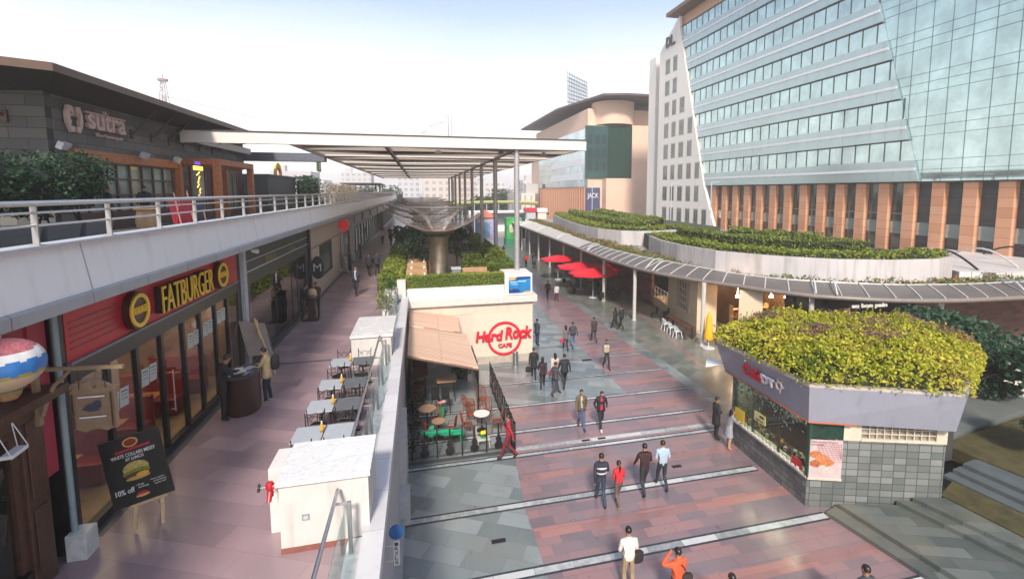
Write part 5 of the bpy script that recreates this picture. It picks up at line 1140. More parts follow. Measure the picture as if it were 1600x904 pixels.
GRASS = mat('dry_lawn', (.055, .048, .016), .9, var=.5, scale=2.5, bump=.6, bscale=40)
struct('lawn_strip', MB().prism([(15.8, 10.85), (16.9, 11.3), (17.4, 8.2), (18.2, 4), (17.2, 4), (16.2, 8)], .53, .58), GRASS)
mb = MB()
for k, z in enumerate((.62, .76, .9)):
    o = k * .42
    mb.prism([(16.9 + o, 11.6), (17.5 + o, 11.7), (30, 9.5), (30, -3), (18.4 + o, -3), (17.4 + o, 8.2)], .53, z)
struct('bench_steps', mb, mat('bench_stone', (.085, .10, .11), .45, var=.2, scale=1.2, bump=.1))
struct('upper_lawn', MB().prism([(18.3, 12.7), (24, 13.6), (40, 12), (40, 4), (19.4, 7.5)], .5, .95), GRASS)
struct('garden_path', MB().prism([(18.3, 12.9), (24.5, 13.9), (40, 12.4), (40, 14), (24, 15.6), (18.5, 14.6)], .0, .99).prism([(18.4, 15.4), (20.2, 15.8), (24, 16.2), (20, 18)], 0, .4), mat('path_grey', (.13, .145, .145), .5, var=.2, scale=.9))
struct('lawn_patch', MB().prism([(18.6, 14.75), (22.5, 15.3), (21.5, 15.9), (18.6, 15.5)], .3, 1.0), GRASS)
FRG = leafmat('frangipani_leaf', [(.012, .035, .022), (.025, .07, .04), (.05, .11, .06), (.09, .15, .09)])
def frangi(loc, r, h, label, n, seed):
    t = bush(loc, r, h, label, FRG, n, .24, seed)
    rr = random.Random(seed + 1); mb = MB()
    for _ in range(26):
        a = rr.uniform(0, 6.28); q = r * rr.uniform(.3, .9); c = (q * math.cos(a), q * math.sin(a), h * rr.uniform(.7, 1.0))
        for _ in range(5): mb.leaf((c[0] + rr.gauss(0, .04), c[1] + rr.gauss(0, .04), c[2]), .12, rr, up=1)
    mb.build('blossoms', mat('blossom_white', (.7, .68, .6), .6), t)
frangi((23.4, 15.4, .2), 2.9, 4.1, 'dark green broad leafed tree with white blossoms behind the kiosk', 10000, 51)
frangi((20.6, 11.0, .9), 1.3, 2.6, 'dark green tree with white blossoms cut off by the right edge', 2500, 52)
o = MB().box(17.95, 12.35, .5, 18.35, 12.75, 2.4).build('service_box', DGREY, None, bev=.02); tag(o, 'tall dark service cabinet behind the right end of the kiosk', 'cabinet')

# ------------------------------------------------------------------ arcade with cafes under the curved canopy
F = [(16.9, 96), (16.6, 74.7), (16.34, 62.9), (16.08, 51.3), (15.7, 39.5), (16.07, 34.1), (16.6, 31.2), (18.0, 27.8), (19.2, 25.9), (20.0, 24.3), (21.6, 22.2), (23.6, 20.9), (25.6, 20.0), (28.3, 19.4), (33, 19.1), (40, 19.3), (46, 19.8)]
Bk = [(20.4, 96), (19.7, 80), (18.9, 65.2), (18.1, 53), (17.7, 43.2), (18.2, 37.4), (18.8, 34.4), (19.6, 31.6), (20.5, 27.9), (22.0, 25.4), (24.2, 23.8), (27.1, 22.2), (31, 21.4), (35.9, 21.1), (42, 21.3), (47, 21.8)]
def resample(P, n):
    L = [0]
    for a, b in zip(P, P[1:]): L.append(L[-1] + math.hypot(b[0] - a[0], b[1] - a[1]))
    out = []
    for i in range(n + 1):
        s = L[-1] * i / n; j = 0
        while j < len(P) - 2 and L[j + 1] < s: j += 1
        f = (s - L[j]) / (L[j + 1] - L[j]); out.append((P[j][0] + (P[j + 1][0] - P[j][0]) * f, P[j][1] + (P[j + 1][1] - P[j][1]) * f))
    return out
NP = 76
Fs, Bs = resample(F, NP), resample(Bk, NP)
t = thing('curved_canopy', 'long curved walkway canopy of grey glazed panels on round white columns', 'canopy', (17, 34, 4.2), world=True)
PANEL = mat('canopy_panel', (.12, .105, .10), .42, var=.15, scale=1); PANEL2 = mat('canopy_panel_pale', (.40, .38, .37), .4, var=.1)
FRM = mat('canopy_frame', (.62, .61, .60), .4, .2)
def cz(f): return 4.32 + .28 * math.sin(f * math.pi * .5)
for i in range(NP):
    a, b, c, d = Fs[i], Fs[i + 1], Bs[i + 1], Bs[i]
    mb = MB(); S = 4
    for k in range(S):
        f0, f1 = k / S, (k + 1) / S
        q = lambda p, r, f, g: (p[0] + (r[0] - p[0]) * f, p[1] + (r[1] - p[1]) * f, cz(f) - g)
        mb.add([q(a, d, f0, 0), q(b, c, f0, 0), q(b, c, f1, 0), q(a, d, f1, 0), q(a, d, f0, .05), q(b, c, f0, .05), q(b, c, f1, .05), q(a, d, f1, .05)], [(0, 1, 2, 3), (7, 6, 5, 4), (0, 4, 5, 1), (2, 6, 7, 3), (1, 5, 6, 2), (3, 7, 4, 0)])
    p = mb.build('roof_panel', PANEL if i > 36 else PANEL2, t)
    mb = MB(); mb.tube([(a[0] + (d[0] - a[0]) * f, a[1] + (d[1] - a[1]) * f, cz(f) + .03) for f in (0, .25, .5, .75, 1)], .035, 6); mb.build('panel_frame', FRM, p)
    if i % 9 == 3:
        mb = MB(); mb.tube([(a[0] + (d[0] - a[0]) * f + .08, a[1] + (d[1] - a[1]) * f, cz(f) + .06 + .28 * math.sin(f * math.pi)) for f in [k / 8 for k in range(9)]], .05, 6)
        mb.tube([(b[0] + (c[0] - b[0]) * f - .3, b[1] + (c[1] - b[1]) * f, cz(f) + .06 + .28 * math.sin(f * math.pi)) for f in [k / 8 for k in range(9)]], .05, 6); mb.build('arched_rib', FRM, p)
MB().tube([(x, y, 4.2) for x, y in Fs], .13, 10).build('gutter', mat('gutter_brown', (.20, .17, .15), .4), t, True)
MB().tube([(x, y, 4.58) for x, y in Bs], .06, 8).build('rear_rail', FRM, t, True)
mb = MB()
for i in range(1, NP):
    a, d = Fs[i], Bs[i]; mb.bar((a[0], a[1], 4.14), (d[0], d[1], 4.4), .07, .14)
mb.build('rafters', mat('rafter_grey', (.25, .23, .21), .5), t)
COLS = [(17.84, 27.3), (16.24, 34.2), (16.36, 41.0), (16.5, 47.8), (16.62, 54.6), (16.75, 61.4), (16.9, 68.2), (17.1, 75), (17.3, 82), (21.9, 22.7), (28.2, 20.2), (36, 20.2)]
CWm = mat('white_column', (.50, .49, .47), .35, var=.04)
for x, y in COLS: MB().tube([(x, y, 0), (x, y, 4.2)], .14, 18).lathe([(0, 0), (.2, 0), (.2, .03), (0, .03)], (x, y, .003), 18).build('column', CWm, t, True)
for k, f in enumerate([.42, .47, .5, .53, .56, .59, .62, .66, .7, .74, .78, .82]):
    i = int(f * NP); a, d = Fs[i], Bs[i]; MB().obox((a[0] + (d[0] - a[0]) * .3, a[1] + (d[1] - a[1]) * .3, 4.02), (.4, .2, .06)).build('canopy_lamp', mat('lamp_cream', (.75, .65, .5), .4, emis=(1, .75, .45), estr=1.2), t)
# cafe building behind the canopy
CF = mat('cafe_front_cream', (.62, .50, .36), .6, var=.06)
t = thing('cafe_building', 'cream cafe building with lattice window, open dark bays and planted flat roof', 'building', (22, 28, 0), world=True)
RP = [(19.2, 96), (18.9, 66), (18.3, 53), (18.05, 43), (18.5, 37.8), (19.0, 34.8), (19.9, 31.8), (20.8, 28.2), (22.2, 25.8), (24.4, 24.2), (27.2, 22.6), (31.2, 21.8), (36, 21.5), (44, 22), (44, 96)]
MB().prism(RP, 4.0, 4.42).build('roof', mat('flat_roof', (.30, .29, .28), .8, var=.2), t)
mb = MB(); W(mb, (19.75, 35.3), (18.45, 28.95), 0, 4.0, .25); W(mb, (18.45, 28.95), (19.6, 28.4), 0, 4.0, .25); W(mb, (19.25, 25.6), (20.4, 24.9), 0, 4.0, .3); mb.build('front_wall', CF, t)
# window in the cream wall
wd = (Vector((18.45, 28.95, 0)) - Vector((19.75, 35.3, 0))).normalized(); wo = Vector((18.45, 28.95, 0)) - wd * 3.6; nn = Vector((wd.y, -wd.x, 0))
def onw(poly, o, th): return MB().plate(poly, wo + nn * o + Vector((0, 0, 1.35)), wd, (0, 0, 1), th)
f = onw([(0, 0), (1.5, 0), (1.5, 2.1), (0, 2.1)], .02, -.03).build('window', mat('window_dark_red', (.10, .04, .03), .3), t)
mb = MB()
for x in (0, .36, .72, 1.1, 1.5): mb.plate([(x - .035, -.03), (x + .035, -.03), (x + .035, 2.13), (x - .035, 2.13)], wo + nn * .055 + Vector((0, 0, 1.35)), wd, (0, 0, 1), -.03)
for z in (0, .5, 1.03, 1.55, 2.1): mb.plate([(0, z - .03), (1.5, z - .03), (1.5, z + .03), (0, z + .03)], wo + nn * .058 + Vector((0, 0, 1.35)), wd, (0, 0, 1), -.03)
mb.build('lattice', mat('lattice_cream', (.62, .56, .45), .5), f)
for x in (-.62, 1.62): onw([(x, -.05), (x + .45, -.05), (x + .45, 2.15), (x, 2.15)], .04, -.04).build('shutter', mat('shutter_beige', (.42, .34, .25), .6), t)
# interiors
DW = mat('interior_dark_wood', (.09, .05, .03), .6, var=.4, scale=2)
mb = MB(); W(mb, (22.5, 36), (22.3, 29), 0, 4.0, .2); W(mb, (23.2, 30.2), (23.8, 26.2), 0, 4.0, .2); W(mb, (23.4, 26.4), (30, 24.4), 0, 4, .2); mb.build('back_wall', DW, t)
MB().box(19.7, 28.45, .004, 23.2, 28.6, .5).build('step', DW, t)
BRK = brick('red_brick_wall', (.14, .06, .05), (.26, .12, .10), (.16, .11, .10), .9, .28, rough=.6, msize=.03, axes='YZ', noise=.3, bump=.3)
BRK2 = brick('red_brick_wall_x', (.14, .06, .05), (.26, .12, .10), (.16, .11, .10), .9, .28, rough=.6, msize=.03, axes='XZ', noise=.3, bump=.3)
mb = MB(); W(mb, (19.9, 47), (20.1, 38.9), 0, 4.0, .25); mb.build('brick_wall', BRK, t)
mb = MB(); W(mb, (30.2, 23.6), (44, 23.8), 0, 4.0, .25); mb.build('brick_wall', BRK2, t)
mb = MB(); W(mb, (21.0, 96), (19.9, 47), 0, 4, .25); mb.build('far_wall', mat('arcade_far_wall', (.13, .09, .08), .6, var=.4, scale=.8), t)
mb = MB(); W(mb, (24.3, 23.6), (30.2, 23.2), 2.6, 4.0, .25); o = mb.build('black_sign_board', BLACK, t)
stretch_text('au bon pain', (25.55, 23.42, 2.92), Vector((5.9, -.4, 0)), (0, 0, 1), 2.5, .34, .05, 'lettering', mat('pale_letters', (.7, .68, .62), .5, emis=(.8, .75, .65), estr=.5), o, off=.03)
mb = MB(); W(mb, (22.0, 24.9), (24.3, 23.6), 0, 4.0, .25); W(mb, (24.3, 23.8), (30.2, 23.4), 0, 2.6, .1); mb.build('dark_glazing', mat('dark_glazing', (.05, .06, .06), .1, var=.6, scale=1.2), t)
for x, y in ((20.6, 27.4), (22.0, 27.0), (21.4, 31.5), (20.8, 34.5), (21.5, 38)): MB().box(x, y, 3.9, x + .9, y + .5, 3.95).build('added_light_panel', mat('added_bay_glow', (1, .85, .65), .5, emis=(1, .68, .38), estr=22), t)  # not known fittings: panels added to lift the dim cafe bays
# porch with railing
t = thing('cafe_porch', 'raised cafe porch with white railing between the brick wall and cream wall', 'porch', (20, 37, 0), world=True)
W(MB(), (20.3, 38.9), (19.75, 35.4), 0, .75, 1.8).build('deck', CF, t)
mb = MB()
for z in (1.7, 1.25): mb.tube([(20.35, 38.7, z), (19.82, 35.5, z)], .04, 6)
for k in range(5): f = k / 4; mb.tube([(20.35 - .53 * f, 38.7 - 3.2 * f, .75), (20.35 - .53 * f, 38.7 - 3.2 * f, 1.7)], .04, 6)
mb.build('railing', WHITE, t)
t = thing('cafe_terrace_rail', 'tan timber railing in front of the open dark cafe bay', 'railing', (19.2, 27, 0), world=True)
mb = MB()
for z in (1.25, .65): mb.bar((18.75, 27.9, z), (19.15, 25.7, z), .06, .06)
for k in range(4): f = k / 3; mb.bar((18.75 + .4 * f, 27.9 - 2.2 * f, 0), (18.75 + .4 * f, 27.9 - 2.2 * f, 1.28), .06, .06)
mb.build('rails', WOODT, t); MB().prism([(18.8, 28.2), (19.2, 25.7), (22.5, 26.5), (22.5, 28.4)], .003, .35).build('deck', WOODT, t)
rf = random.Random(9)
AM = mat('amber_lamp', (1, .7, .4), .5, emis=(1, .60, .28), estr=55)
for k in range(4):
    o = MB().lathe([(0, 0), (.12, .02), (.1, .14), (0, .16)], (20.3 + k * .75, 27.2 - k * .15, 3.1), 10).tube([(20.3 + k * .75, 27.2 - k * .15, 3.2), (20.3 + k * .75, 27.2 - k * .15, 4.0)], .008).build('pendant_lamp', AM); tag(o, ['glowing pendant lamp at the front of the dark cafe bay', 'second glowing pendant lamp in the dark cafe bay', 'third glowing pendant lamp in the dark cafe bay', 'deepest glowing pendant lamp in the dark cafe bay'][k], 'lamp', 'pendant lamps in the cafe bay')
for k in range(3):
    t = thing('display_shelf', ['wooden display shelf with goods, left in the dark cafe bay', 'wooden display shelf with goods, middle of the dark cafe bay', 'wooden display shelf with goods, right in the dark cafe bay'][k], 'shelf', (20.4 + k * .9, 27.6, .36), group='display shelves in the cafe bay', world=True)
    x = 20.2 + k * .95
    mb = MB()
    for z in (.7, 1.2, 1.7, 2.2): mb.box(x, 27.4, z, x + .8, 27.8, z + .04)
    mb.box(x - .04, 27.4, .36, x, 27.8, 2.5).box(x + .8, 27.4, .36, x + .84, 27.8, 2.5); mb.build('frame', WOODT, t)
    mb = MB()
    for z in (.74, 1.24, 1.74):
        for j in range(4): mb.box(x + .05 + j * .18, 27.45, z, x + .17 + j * .18, 27.7, z + rf.uniform(.15, .35))
    mb.build('goods', mat('goods_%d' % k, [(.35, .12, .05), (.4, .3, .1), (.3, .32, .3)][k], .5), t)
# long table, white metal stools, dark chairs
t = thing('long_table', 'long dark wooden table beside the cream cafe wall', 'table', (17.9, 30.2, 0), world=True)
p0, p1 = Vector((18.0, 31.9, 0)), Vector((17.75, 28.6, 0))
MB().bar(p0 + Vector((0, 0, .86)), p1 + Vector((0, 0, .86)), .62, .06).build('tabletop', WOODB, t)
for q in (p0 + Vector((0, -.15, 0)), p1 + Vector((0, .15, 0))):
    for s in (-.24, .24): MB().box(q.x + s - .05, q.y - .05, 0, q.x + s + .05, q.y + .05, .83).build('leg', WOODB, t)
def metal_stool(loc, rz, label):
    t = thing('metal_chair', label, 'chair', loc, rz, group='white metal chairs at the long table')
    MB().box(-.19, -.19, .44, .19, .19, .47).build('seat', WHITE, t, bev=.015)
    for sx in (-1, 1):
        for sy in (-1, 1): MB().tube([(sx * .17, sy * .17, .45), (sx * .24, sy * .24, 0)], .025, 6).build('leg', WHITE, t)
    MB().tube([(-.19, .1, .46), (-.23, -.1, .68), (-.2, -.22, .82), (0, -.25, .86), (.2, -.22, .82), (.23, -.1, .68), (.19, .1, .46)], .022, 6).box(-.04, -.25, .47, .04, -.235, .84).build('backrest', WHITE, t)
for k in range(3): metal_stool((17.35 - .07 * k, 31.2 - k * .95, 0), R(-90), ['white metal chair at the far end of the long table', 'white metal chair in the middle of the long table', 'white metal chair at the near end of the long table'][k])
metal_stool((18.25, 28.2, 0), R(0), 'white metal chair at the head of the long table by the column')
for k, (x, y) in enumerate(((18.3, 33.2), (18.9, 34.0), (18.0, 34.3))):
    t = thing('dark_chair', ['black chair beside the long table end', 'black chair near the cafe porch', 'black chair standing out on the paving by the porch'][k], 'chair', (x, y, 0), R(40 * k), group='black chairs by the cafe porch')
    MB().box(-.2, -.2, .43, .2, .2, .47).build('seat', BLACK, t); MB().box(-.2, -.22, .47, .2, -.18, .9).build('backrest', BLACK, t)
    for sx in (-1, 1):
        for sy in (-1, 1): MB().tube([(sx * .17, sy * .17, .43), (sx * .19, sy * .19, 0)], .016, 6).build('leg', BLACK, t)
t = thing('closed_parasol', 'closed yellow parasol on a grey base beside the white column', 'parasol', (18.05, 27.0, 0)) 
t.location = (17.95, 26.75, 0)
MB().lathe([(.02, .75), (.30, .62), (.34, .78), (.24, 1.3), (.17, 2.0), (.05, 2.45), (0, 2.5)], (0, 0, 0), 14).build('canopy', mat('parasol_yellow', (.72, .40, .02), .7, var=.1), t, True); MB().tube([(0, 0, 0), (0, 0, 2.5)], .025).build('pole', WHITE, t); MB().lathe([(0, 0), (.4, 0), (.4, .05), (.05, .1), (0, .1)], (0, 0, 0), 20).build('base', LGREY, t)

# red parasols
RP_ = mat('parasol_red', (.62, .012, .03), .6, var=.08)
def parasol(x, y, s, label, rz=0):
    t = thing('red_parasol', label, 'parasol', (x, y, 0), rz, group='red parasols along the arcade')
    mb = MB(); n = 8; H0 = 2.45
    rim = [(s * (1 if k % 2 == 0 else .96) * math.cos(math.pi * k / 4 + .39) * 1.25, s * math.sin(math.pi * k / 4 + .39) * 1.0) for k in range(n)]
    vs = [(a, b, H0) for a, b in rim] + [(a, b, H0 - .18) for a, b in rim] + [(0, 0, H0 + .42)]
    fs = [(k, (k + 1) % n, 2 * n) for k in range(n)] + [(n + k, n + (k + 1) % n, (k + 1) % n, k) for k in range(n)]
    mb.add(vs, fs); mb.build('canopy', RP_, t); MB().tube([(0, 0, 0), (0, 0, H0 + .4)], .03).build('pole', LGREY, t); MB().lathe([(0, 0), (.38, 0), (.38, .06), (0, .08)], (0, 0, 0), 20).build('base', LGREY, t)
    r = MB()
    for k in range(n): r.tube([(0, 0, H0 + .25), (rim[k][0] * .97, rim[k][1] * .97, H0 - .03)], .012, 4)
    r.build('ribs', LGREY, t)
parasol(15.9, 42.6, 2.0, 'nearest open red parasol beside the white columns', R(5))
parasol(16.0, 46.6, 2.1, 'second open red parasol behind the nearest one', R(-5))
parasol(15.3, 52.5, 1.8, 'third, smaller open red parasol farther along the arcade', R(10))
parasol(18.2, 45.0, 1.7, 'open red parasol deep under the canopy', R(0))
for k, (x, y) in enumerate(((16.6, 41.6), (17.6, 42.4), (15.2, 47.5), (17.2, 46.5), (16.9, 50))):
    t = thing('cafe_table_dark', ['black table under the nearest red parasol', 'black table right of the nearest red parasol', 'black table under the second red parasol on the left', 'black table under the second red parasol on the right', 'black table past the second red parasol'][k], 'table', (x, y, 0), group='black tables under the red parasols')
    MB().box(-.4, -.4, .7, .4, .4, .75).build('tabletop', BLACK, t); MB().tube([(0, 0, 0), (0, 0, .7)], .04).build('leg', BLACK, t)
    for j in range(3):
        a = j * 2.1 + k; c = thing('cafe_chair_dark', 'black chair tucked at a table under the red parasols', 'chair', (x + .8 * math.cos(a), y + .8 * math.sin(a), 0), a + math.pi / 2, group='black chairs under the red parasols')
        MB().box(-.2, -.2, .42, .2, .2, .46).build('seat', BLACK, c); MB().box(-.2, -.22, .46, .2, -.18, .9).build('backrest', BLACK, c)
        MB().tube([(-.18, -.18, .42), (-.18, -.18, 0)], .015, 5).build('leg', BLACK, c); MB().tube([(.18, -.18, .42), (.18, -.18, 0)], .015, 5).build('leg', BLACK, c); MB().tube([(-.18, .18, .42), (-.18, .18, 0)], .015, 5).build('leg', BLACK, c); MB().tube([(.18, .18, .42), (.18, .18, 0)], .015, 5).build('leg', BLACK, c)

# ------------------------------------------------------------------ planters on the arcade roof
def curve_in(P, d):
    out = []
    for i, p in enumerate(P):
        a = Vector(P[max(i - 1, 0)]); b = Vector(P[min(i + 1, len(P) - 1)]); e = (b - a).normalized(); out.append((p[0] - e.y * d, p[1] + e.x * d))
    return out
P2 = resample([(20.9, 41.2), (19.9, 37), (19.7, 33.7), (20.2, 29.5), (22, 26.6), (24.6, 24.1), (27.9, 22.9), (31.2, 22.6), (33.2, 23.3)], 26)
PW = grime(mat('planter_wall', (.50, .48, .49), .55, var=.05, scale=.8), (.18, .16, .14), .5, 1.2, .10, .48, .72)
MIDH = leafmat('garden_hedge_leaf', [(.07, .11, .025), (.15, .21, .04), (.26, .31, .06), (.36, .40, .09)])
DKH = leafmat('deep_hedge_leaf', [(.08, .12, .025), (.16, .21, .04), (.27, .31, .06)])
HC = mat('green_core', (.02, .03, .01), .9)
t = thing('curved_planter', 'long curved white walled planter on the arcade roof nearest the glass offices', 'planter', (26, 28, 4.4), world=True)
mb = MB(); q = curve_in(P2, .25)
for i in range(26): mb.prism([P2[i], P2[i + 1], q[i + 1], q[i]], 4.42, 5.95)
mb.build('wall', PW, t)
MB().prism(curve_in(P2, .2) + [(34.5, 27), (33.5, 36), (32.5, 50), (25, 52)], 4.42, 5.75).build('soil_bed', mat('bed_green', (.05, .06, .025), .9, var=.4), t)
P1 = resample([(27.6, 47.2), (23.5, 46.0), (21, 46.9), (19.5, 50.5), (19.4, 57), (20.2, 64), (21.4, 72), (23.5, 84)][::-1], 24)
t = thing('curved_planter', 'farther curved white walled planter on the arcade roof', 'planter', (24, 60, 4.4), world=True)
mb = MB(); q = curve_in(P1, .25)
for i in range(24): mb.prism([P1[i], P1[i + 1], q[i + 1], q[i]], 4.42, 5.95)
mb.build('wall', PW, t)
MB().prism(curve_in(P1, .2) + [(36, 52), (38, 88)], 4.42, 5.75).build('soil_bed', MATS['bed_green'], t)
def ribbon(P, d0, d1): a = curve_in(P, d0); b = curve_in(P, d1); return a + b[::-1]
HR = 'clipped hedge rows on the arcade roof'
def hedge_rib(P, d0, d1, z0, z1, lm, label, seed, dens=70, size=.2, i0=0, i1=None):
    S = P[i0:i1]
    rr = random.Random(seed); a = curve_in(S, d0); b = curve_in(S, d1); mb = MB(); co = MB()
    t = thing('hedge_row', label, 'hedge', (*a[len(a) // 2], z0), group=HR, world=True)
    ai, bi = curve_in(S, d0 + .12), curve_in(S, d1 - .12)
    for i in range(len(S) - 1):
        co.prism([ai[i], ai[i + 1], bi[i + 1], bi[i]], z0, z1 - .15)
        L0 = math.hypot(a[i + 1][0] - a[i][0], a[i + 1][1] - a[i][1]); n = int(L0 * ((d1 - d0) + 2 * (z1 - z0)) * dens)
        for _ in range(n):
            f = rr.random(); s = rr.uniform(0, (d1 - d0) + 2 * (z1 - z0)); h = z1 - z0
            if s < h: g, z = 0, z0 + s
            elif s < h + d1 - d0: g, z = (s - h) / (d1 - d0), z1
            else: g, z = 1, z0 + (s - h - d1 + d0)
            pa = (a[i][0] + (a[i + 1][0] - a[i][0]) * f, a[i][1] + (a[i + 1][1] - a[i][1]) * f); pb = (b[i][0] + (b[i + 1][0] - b[i][0]) * f, b[i][1] + (b[i + 1][1] - b[i][1]) * f)
            x = pa[0] + (pb[0] - pa[0]) * g; y = pa[1] + (pb[1] - pa[1]) * g
            mb.leaf((x + rr.gauss(0, .05), y + rr.gauss(0, .05), z + rr.gauss(0, .04) + .17 * hnoise(x, y, .55)), size, rr, up=.5)
    mb.build('foliage', lm, t); co.build('core', HC, t)
YH = leafmat('lime_row_leaf', [(.08, .12, .02), (.19, .24, .03), (.33, .36, .05)])
hedge_rib(P2, .28, 1.7, 5.75, 6.3, YH, 'light green front hedge row of the nearest curved planter', 61)
hedge_rib(P2, 2.6, 3.5, 5.75, 6.85, DKH, 'darker second hedge row of the nearest curved planter', 62, i1=22)
hedge_rib(P2, 4.2, 5.3, 5.75, 6.5, MIDH, 'mid green third hedge row of the nearest curved planter', 63, 50, .24, 1, 22)
hedge_rib(P2, 6.6, 7.8, 5.75, 6.9, DKH, 'tall dark hedge row at the back of the nearest curved planter', 64, 40, .26, 2, 21)
hedge_rib(P1, .28, 1.9, 5.75, 6.3, YH, 'light green front hedge row of the farther curved planter', 65, 40, .28)
hedge_rib(P1, 2.8, 4.0, 5.75, 6.8, DKH, 'darker second hedge row of the farther curved planter', 66, 36, .3)
hedge_rib(P1, 4.8, 6.2, 5.75, 6.5, MIDH, 'mid green third hedge row of the farther curved planter', 67, 30, .32)
hedge_rib(P1, 7.2, 9.0, 5.75, 6.9, DKH, 'tall dark hedge row at the back of the farther curved planter', 68, 26, .36)
# loose planting between canopy and planter walls
mb = MB(); rr = random.Random(77); mr = MB(); BB = resample(Bk, 140)
for i in range(6, 132):
    x, y = BB[i]; a, b = Vector(BB[i - 1]), Vector(BB[i + 1]); e = (b - a).normalized(); nx, ny = -e.y, e.x
    for _ in range(150):
        q = rr.uniform(.25, 2.3); s = rr.uniform(-.35, .35)
        hh = .30 + .28 * hnoise(x * .7, y * .7, .6) + .1 * hnoise(x, y, 2)
        px, py = x + nx * q + e.x * s, y + ny * q + e.y * s
        if rr.random() < .06: mr.leaf((px, py, 4.5 + hh), .16, rr)
        else: mb.leaf((px, py, 4.45 + rr.random() * max(.1, hh)), .22, rr, asp=.4)
t = thing('roof_planting', 'loose green and reddish planting strip between the canopy and the white planters', 'planting', (20, 30, 4.4), world=True)
mb.build('foliage', leafmat('loose_leaf', [(.05, .07, .02), (.12, .16, .04), (.20, .22, .07), (.26, .20, .10)]), t); mr.build('red_flowers', mat('rust_flower', (.38, .10, .06), .7), t)
# pale roof with arched frames at the right
t = thing('glazed_roof', 'pale panelled roof with black arched ribs at the right edge behind the planter', 'roof', (38, 24, 4.5), world=True)
RWm = brick('pale_roof_panel', (.50, .48, .48), (.60, .58, .58), (.20, .16, .16), 2.2, 1.3, rough=.5, msize=.02, noise=.2, bump=.1, rot=R(20))
MB().prism([(33.4, 23.0), (36, 21.9), (44, 22.2), (47, 24), (46, 34), (38, 33)], 4.43, 5.0).build('panels', RWm, t)
for k in range(3):
    mb = MB(); mb.tube([(35.2 + k * 3.6 + 2.4 * f, 23.2 + 6 * f, 5.05 + .9 * math.sin(f * math.pi)) for f in [j / 8 for j in range(9)]], .07, 6); mb.build('arched_rib', BLACKM if k != 1 else FRM, t)
# ground level service road behind
struct('service_road', MB().box(44.2, 0, -.015, 45.0, 120, .01), ASPH)
struct('office_forecourt', MB().box(37, -10, 0, 44.9, 21, .02), ASPH)

# ------------------------------------------------------------------ glass office building (front at X = 45)
GX = 45.
def glassmat(name, col, rough=.06, bump=.06):
    mt = mat(name, col, rough, .85, var=.22, scale=.35, bump=bump, bscale=.5)
    return mt
GA = glassmat('office_glass', (.50, .63, .62)); GSP = mat('spandrel_glass', (.42, .52, .52), .16, .6, var=.06, scale=.3)
t = thing('glass_office', 'big blue green glass office block with banded floors on tall orange stone piers', 'building', (GX, 50, 0), world=True)
def yb(z): return 69.3 + (z - 11.03) * .325     # slanted edge against the white slab
def yr(z): return 35.0 + (z - 11.1) * .30       # slanted end of the banded part
def quad_band(z0, z1, x0, x1):
    ya0, ya1 = yb(z0), yb(z1); yc0, yc1 = yr(z0), yr(z1)
    return MB().add([(x0, yc0, z0), (x0, ya0, z0), (x0, ya1, z1), (x0, yc1, z1), (x1, yc0, z0), (x1, ya0, z0), (x1, ya1, z1), (x1, yc1, z1)], [(0, 1, 2, 3), (7, 6, 5, 4), (0, 4, 5, 1), (1, 5, 6, 2), (2, 6, 7, 3), (3, 7, 4, 0)])
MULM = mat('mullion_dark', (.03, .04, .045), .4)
for k in range(7):
    z0 = 11.03 + 3.93 * k
    s = quad_band(z0, z0 + 1.97, GX - .25, GX + .3).build('spandrel', GSP, t)
    quad_band(z0 + 1.0, z0 + 1.26, GX - .31, GX - .255).build('white_stripe', WHITE, s)
    j = MB(); y = yr(z0)
    while y < yb(z0) - 1: j.box(GX - .256, y + .8, z0 + .02, GX - .25, y + .83, z0 + 1.95); y += 1.62
    j.build('panel_joint', mat('joint_grey', (.18, .22, .22), .5), s)
    if k < 6 or True:
        wz0, wz1 = z0 + 1.97, z0 + 3.93
        wn = quad_band(wz0, wz1, GX - .06, GX + .2).build('window_band', GA, t)
        mm_ = MB(); y = 41.97 - 1.65 * 4
        while y < yb(wz0): 
            if y > yr(wz0): mm_.box(GX - .12, y - .028, wz0, GX - .06, y + .028, wz1 - .002)
            y += 1.65
        mm_.build('mullion', MULM, wn)
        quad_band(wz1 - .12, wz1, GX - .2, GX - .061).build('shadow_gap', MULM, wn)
# plain curtain wall to the right
CW_ = MB(); ztop = 39
CW_.add([(GX - .02, yr(11.03), 11.03), (GX - .02, yr(ztop), ztop), (GX - .02, -30, ztop), (GX - .02, -30, 11.03), (GX + .3, yr(11.03), 11.03), (GX + .3, yr(ztop), ztop), (GX + .3, -30, ztop), (GX + .3, -30, 11.03)], [(3, 2, 1, 0), (4, 5, 6, 7), (0, 1, 5, 4), (1, 2, 6, 5), (2, 3, 7, 6), (3, 0, 4, 7)])
cw = CW_.build('curtain_wall', glassmat('curtain_glass', (.48, .62, .61), .04, .05), t)
mm_ = MB(); jm = MB()
for i in range(42):
    y = 39.9 - 1.68 * i
    zt = 11.1 + (y - 35.0) / .30 if y > 35 else 11.03
    if y < 39.9: mm_.box(GX - .05, y - .018, max(11.03, zt), GX - .021, y + .018, ztop)
for k in range(7):
    for dz in (0, .85, 1.7):
        z = 11.25 + dz + 3.93 * k
        if z < ztop: mm_.box(GX - .05, -30, z - .015, GX - .0215, yr(z), z + .015)
mm_.build('panel_joint', mat('joint_teal', (.10, .17, .18), .5), cw)
MB().box(GX - .05, -30, 10.9, GX + 20, 69, 11.03).build('soffit', mat('soffit_dark', (.03, .035, .04), .6), t)
MB().box(GX + .31, -30, 11.03, GX + 25, 69, 38.4).build('core', mat('office_core', (.2, .22, .23), .6), t)
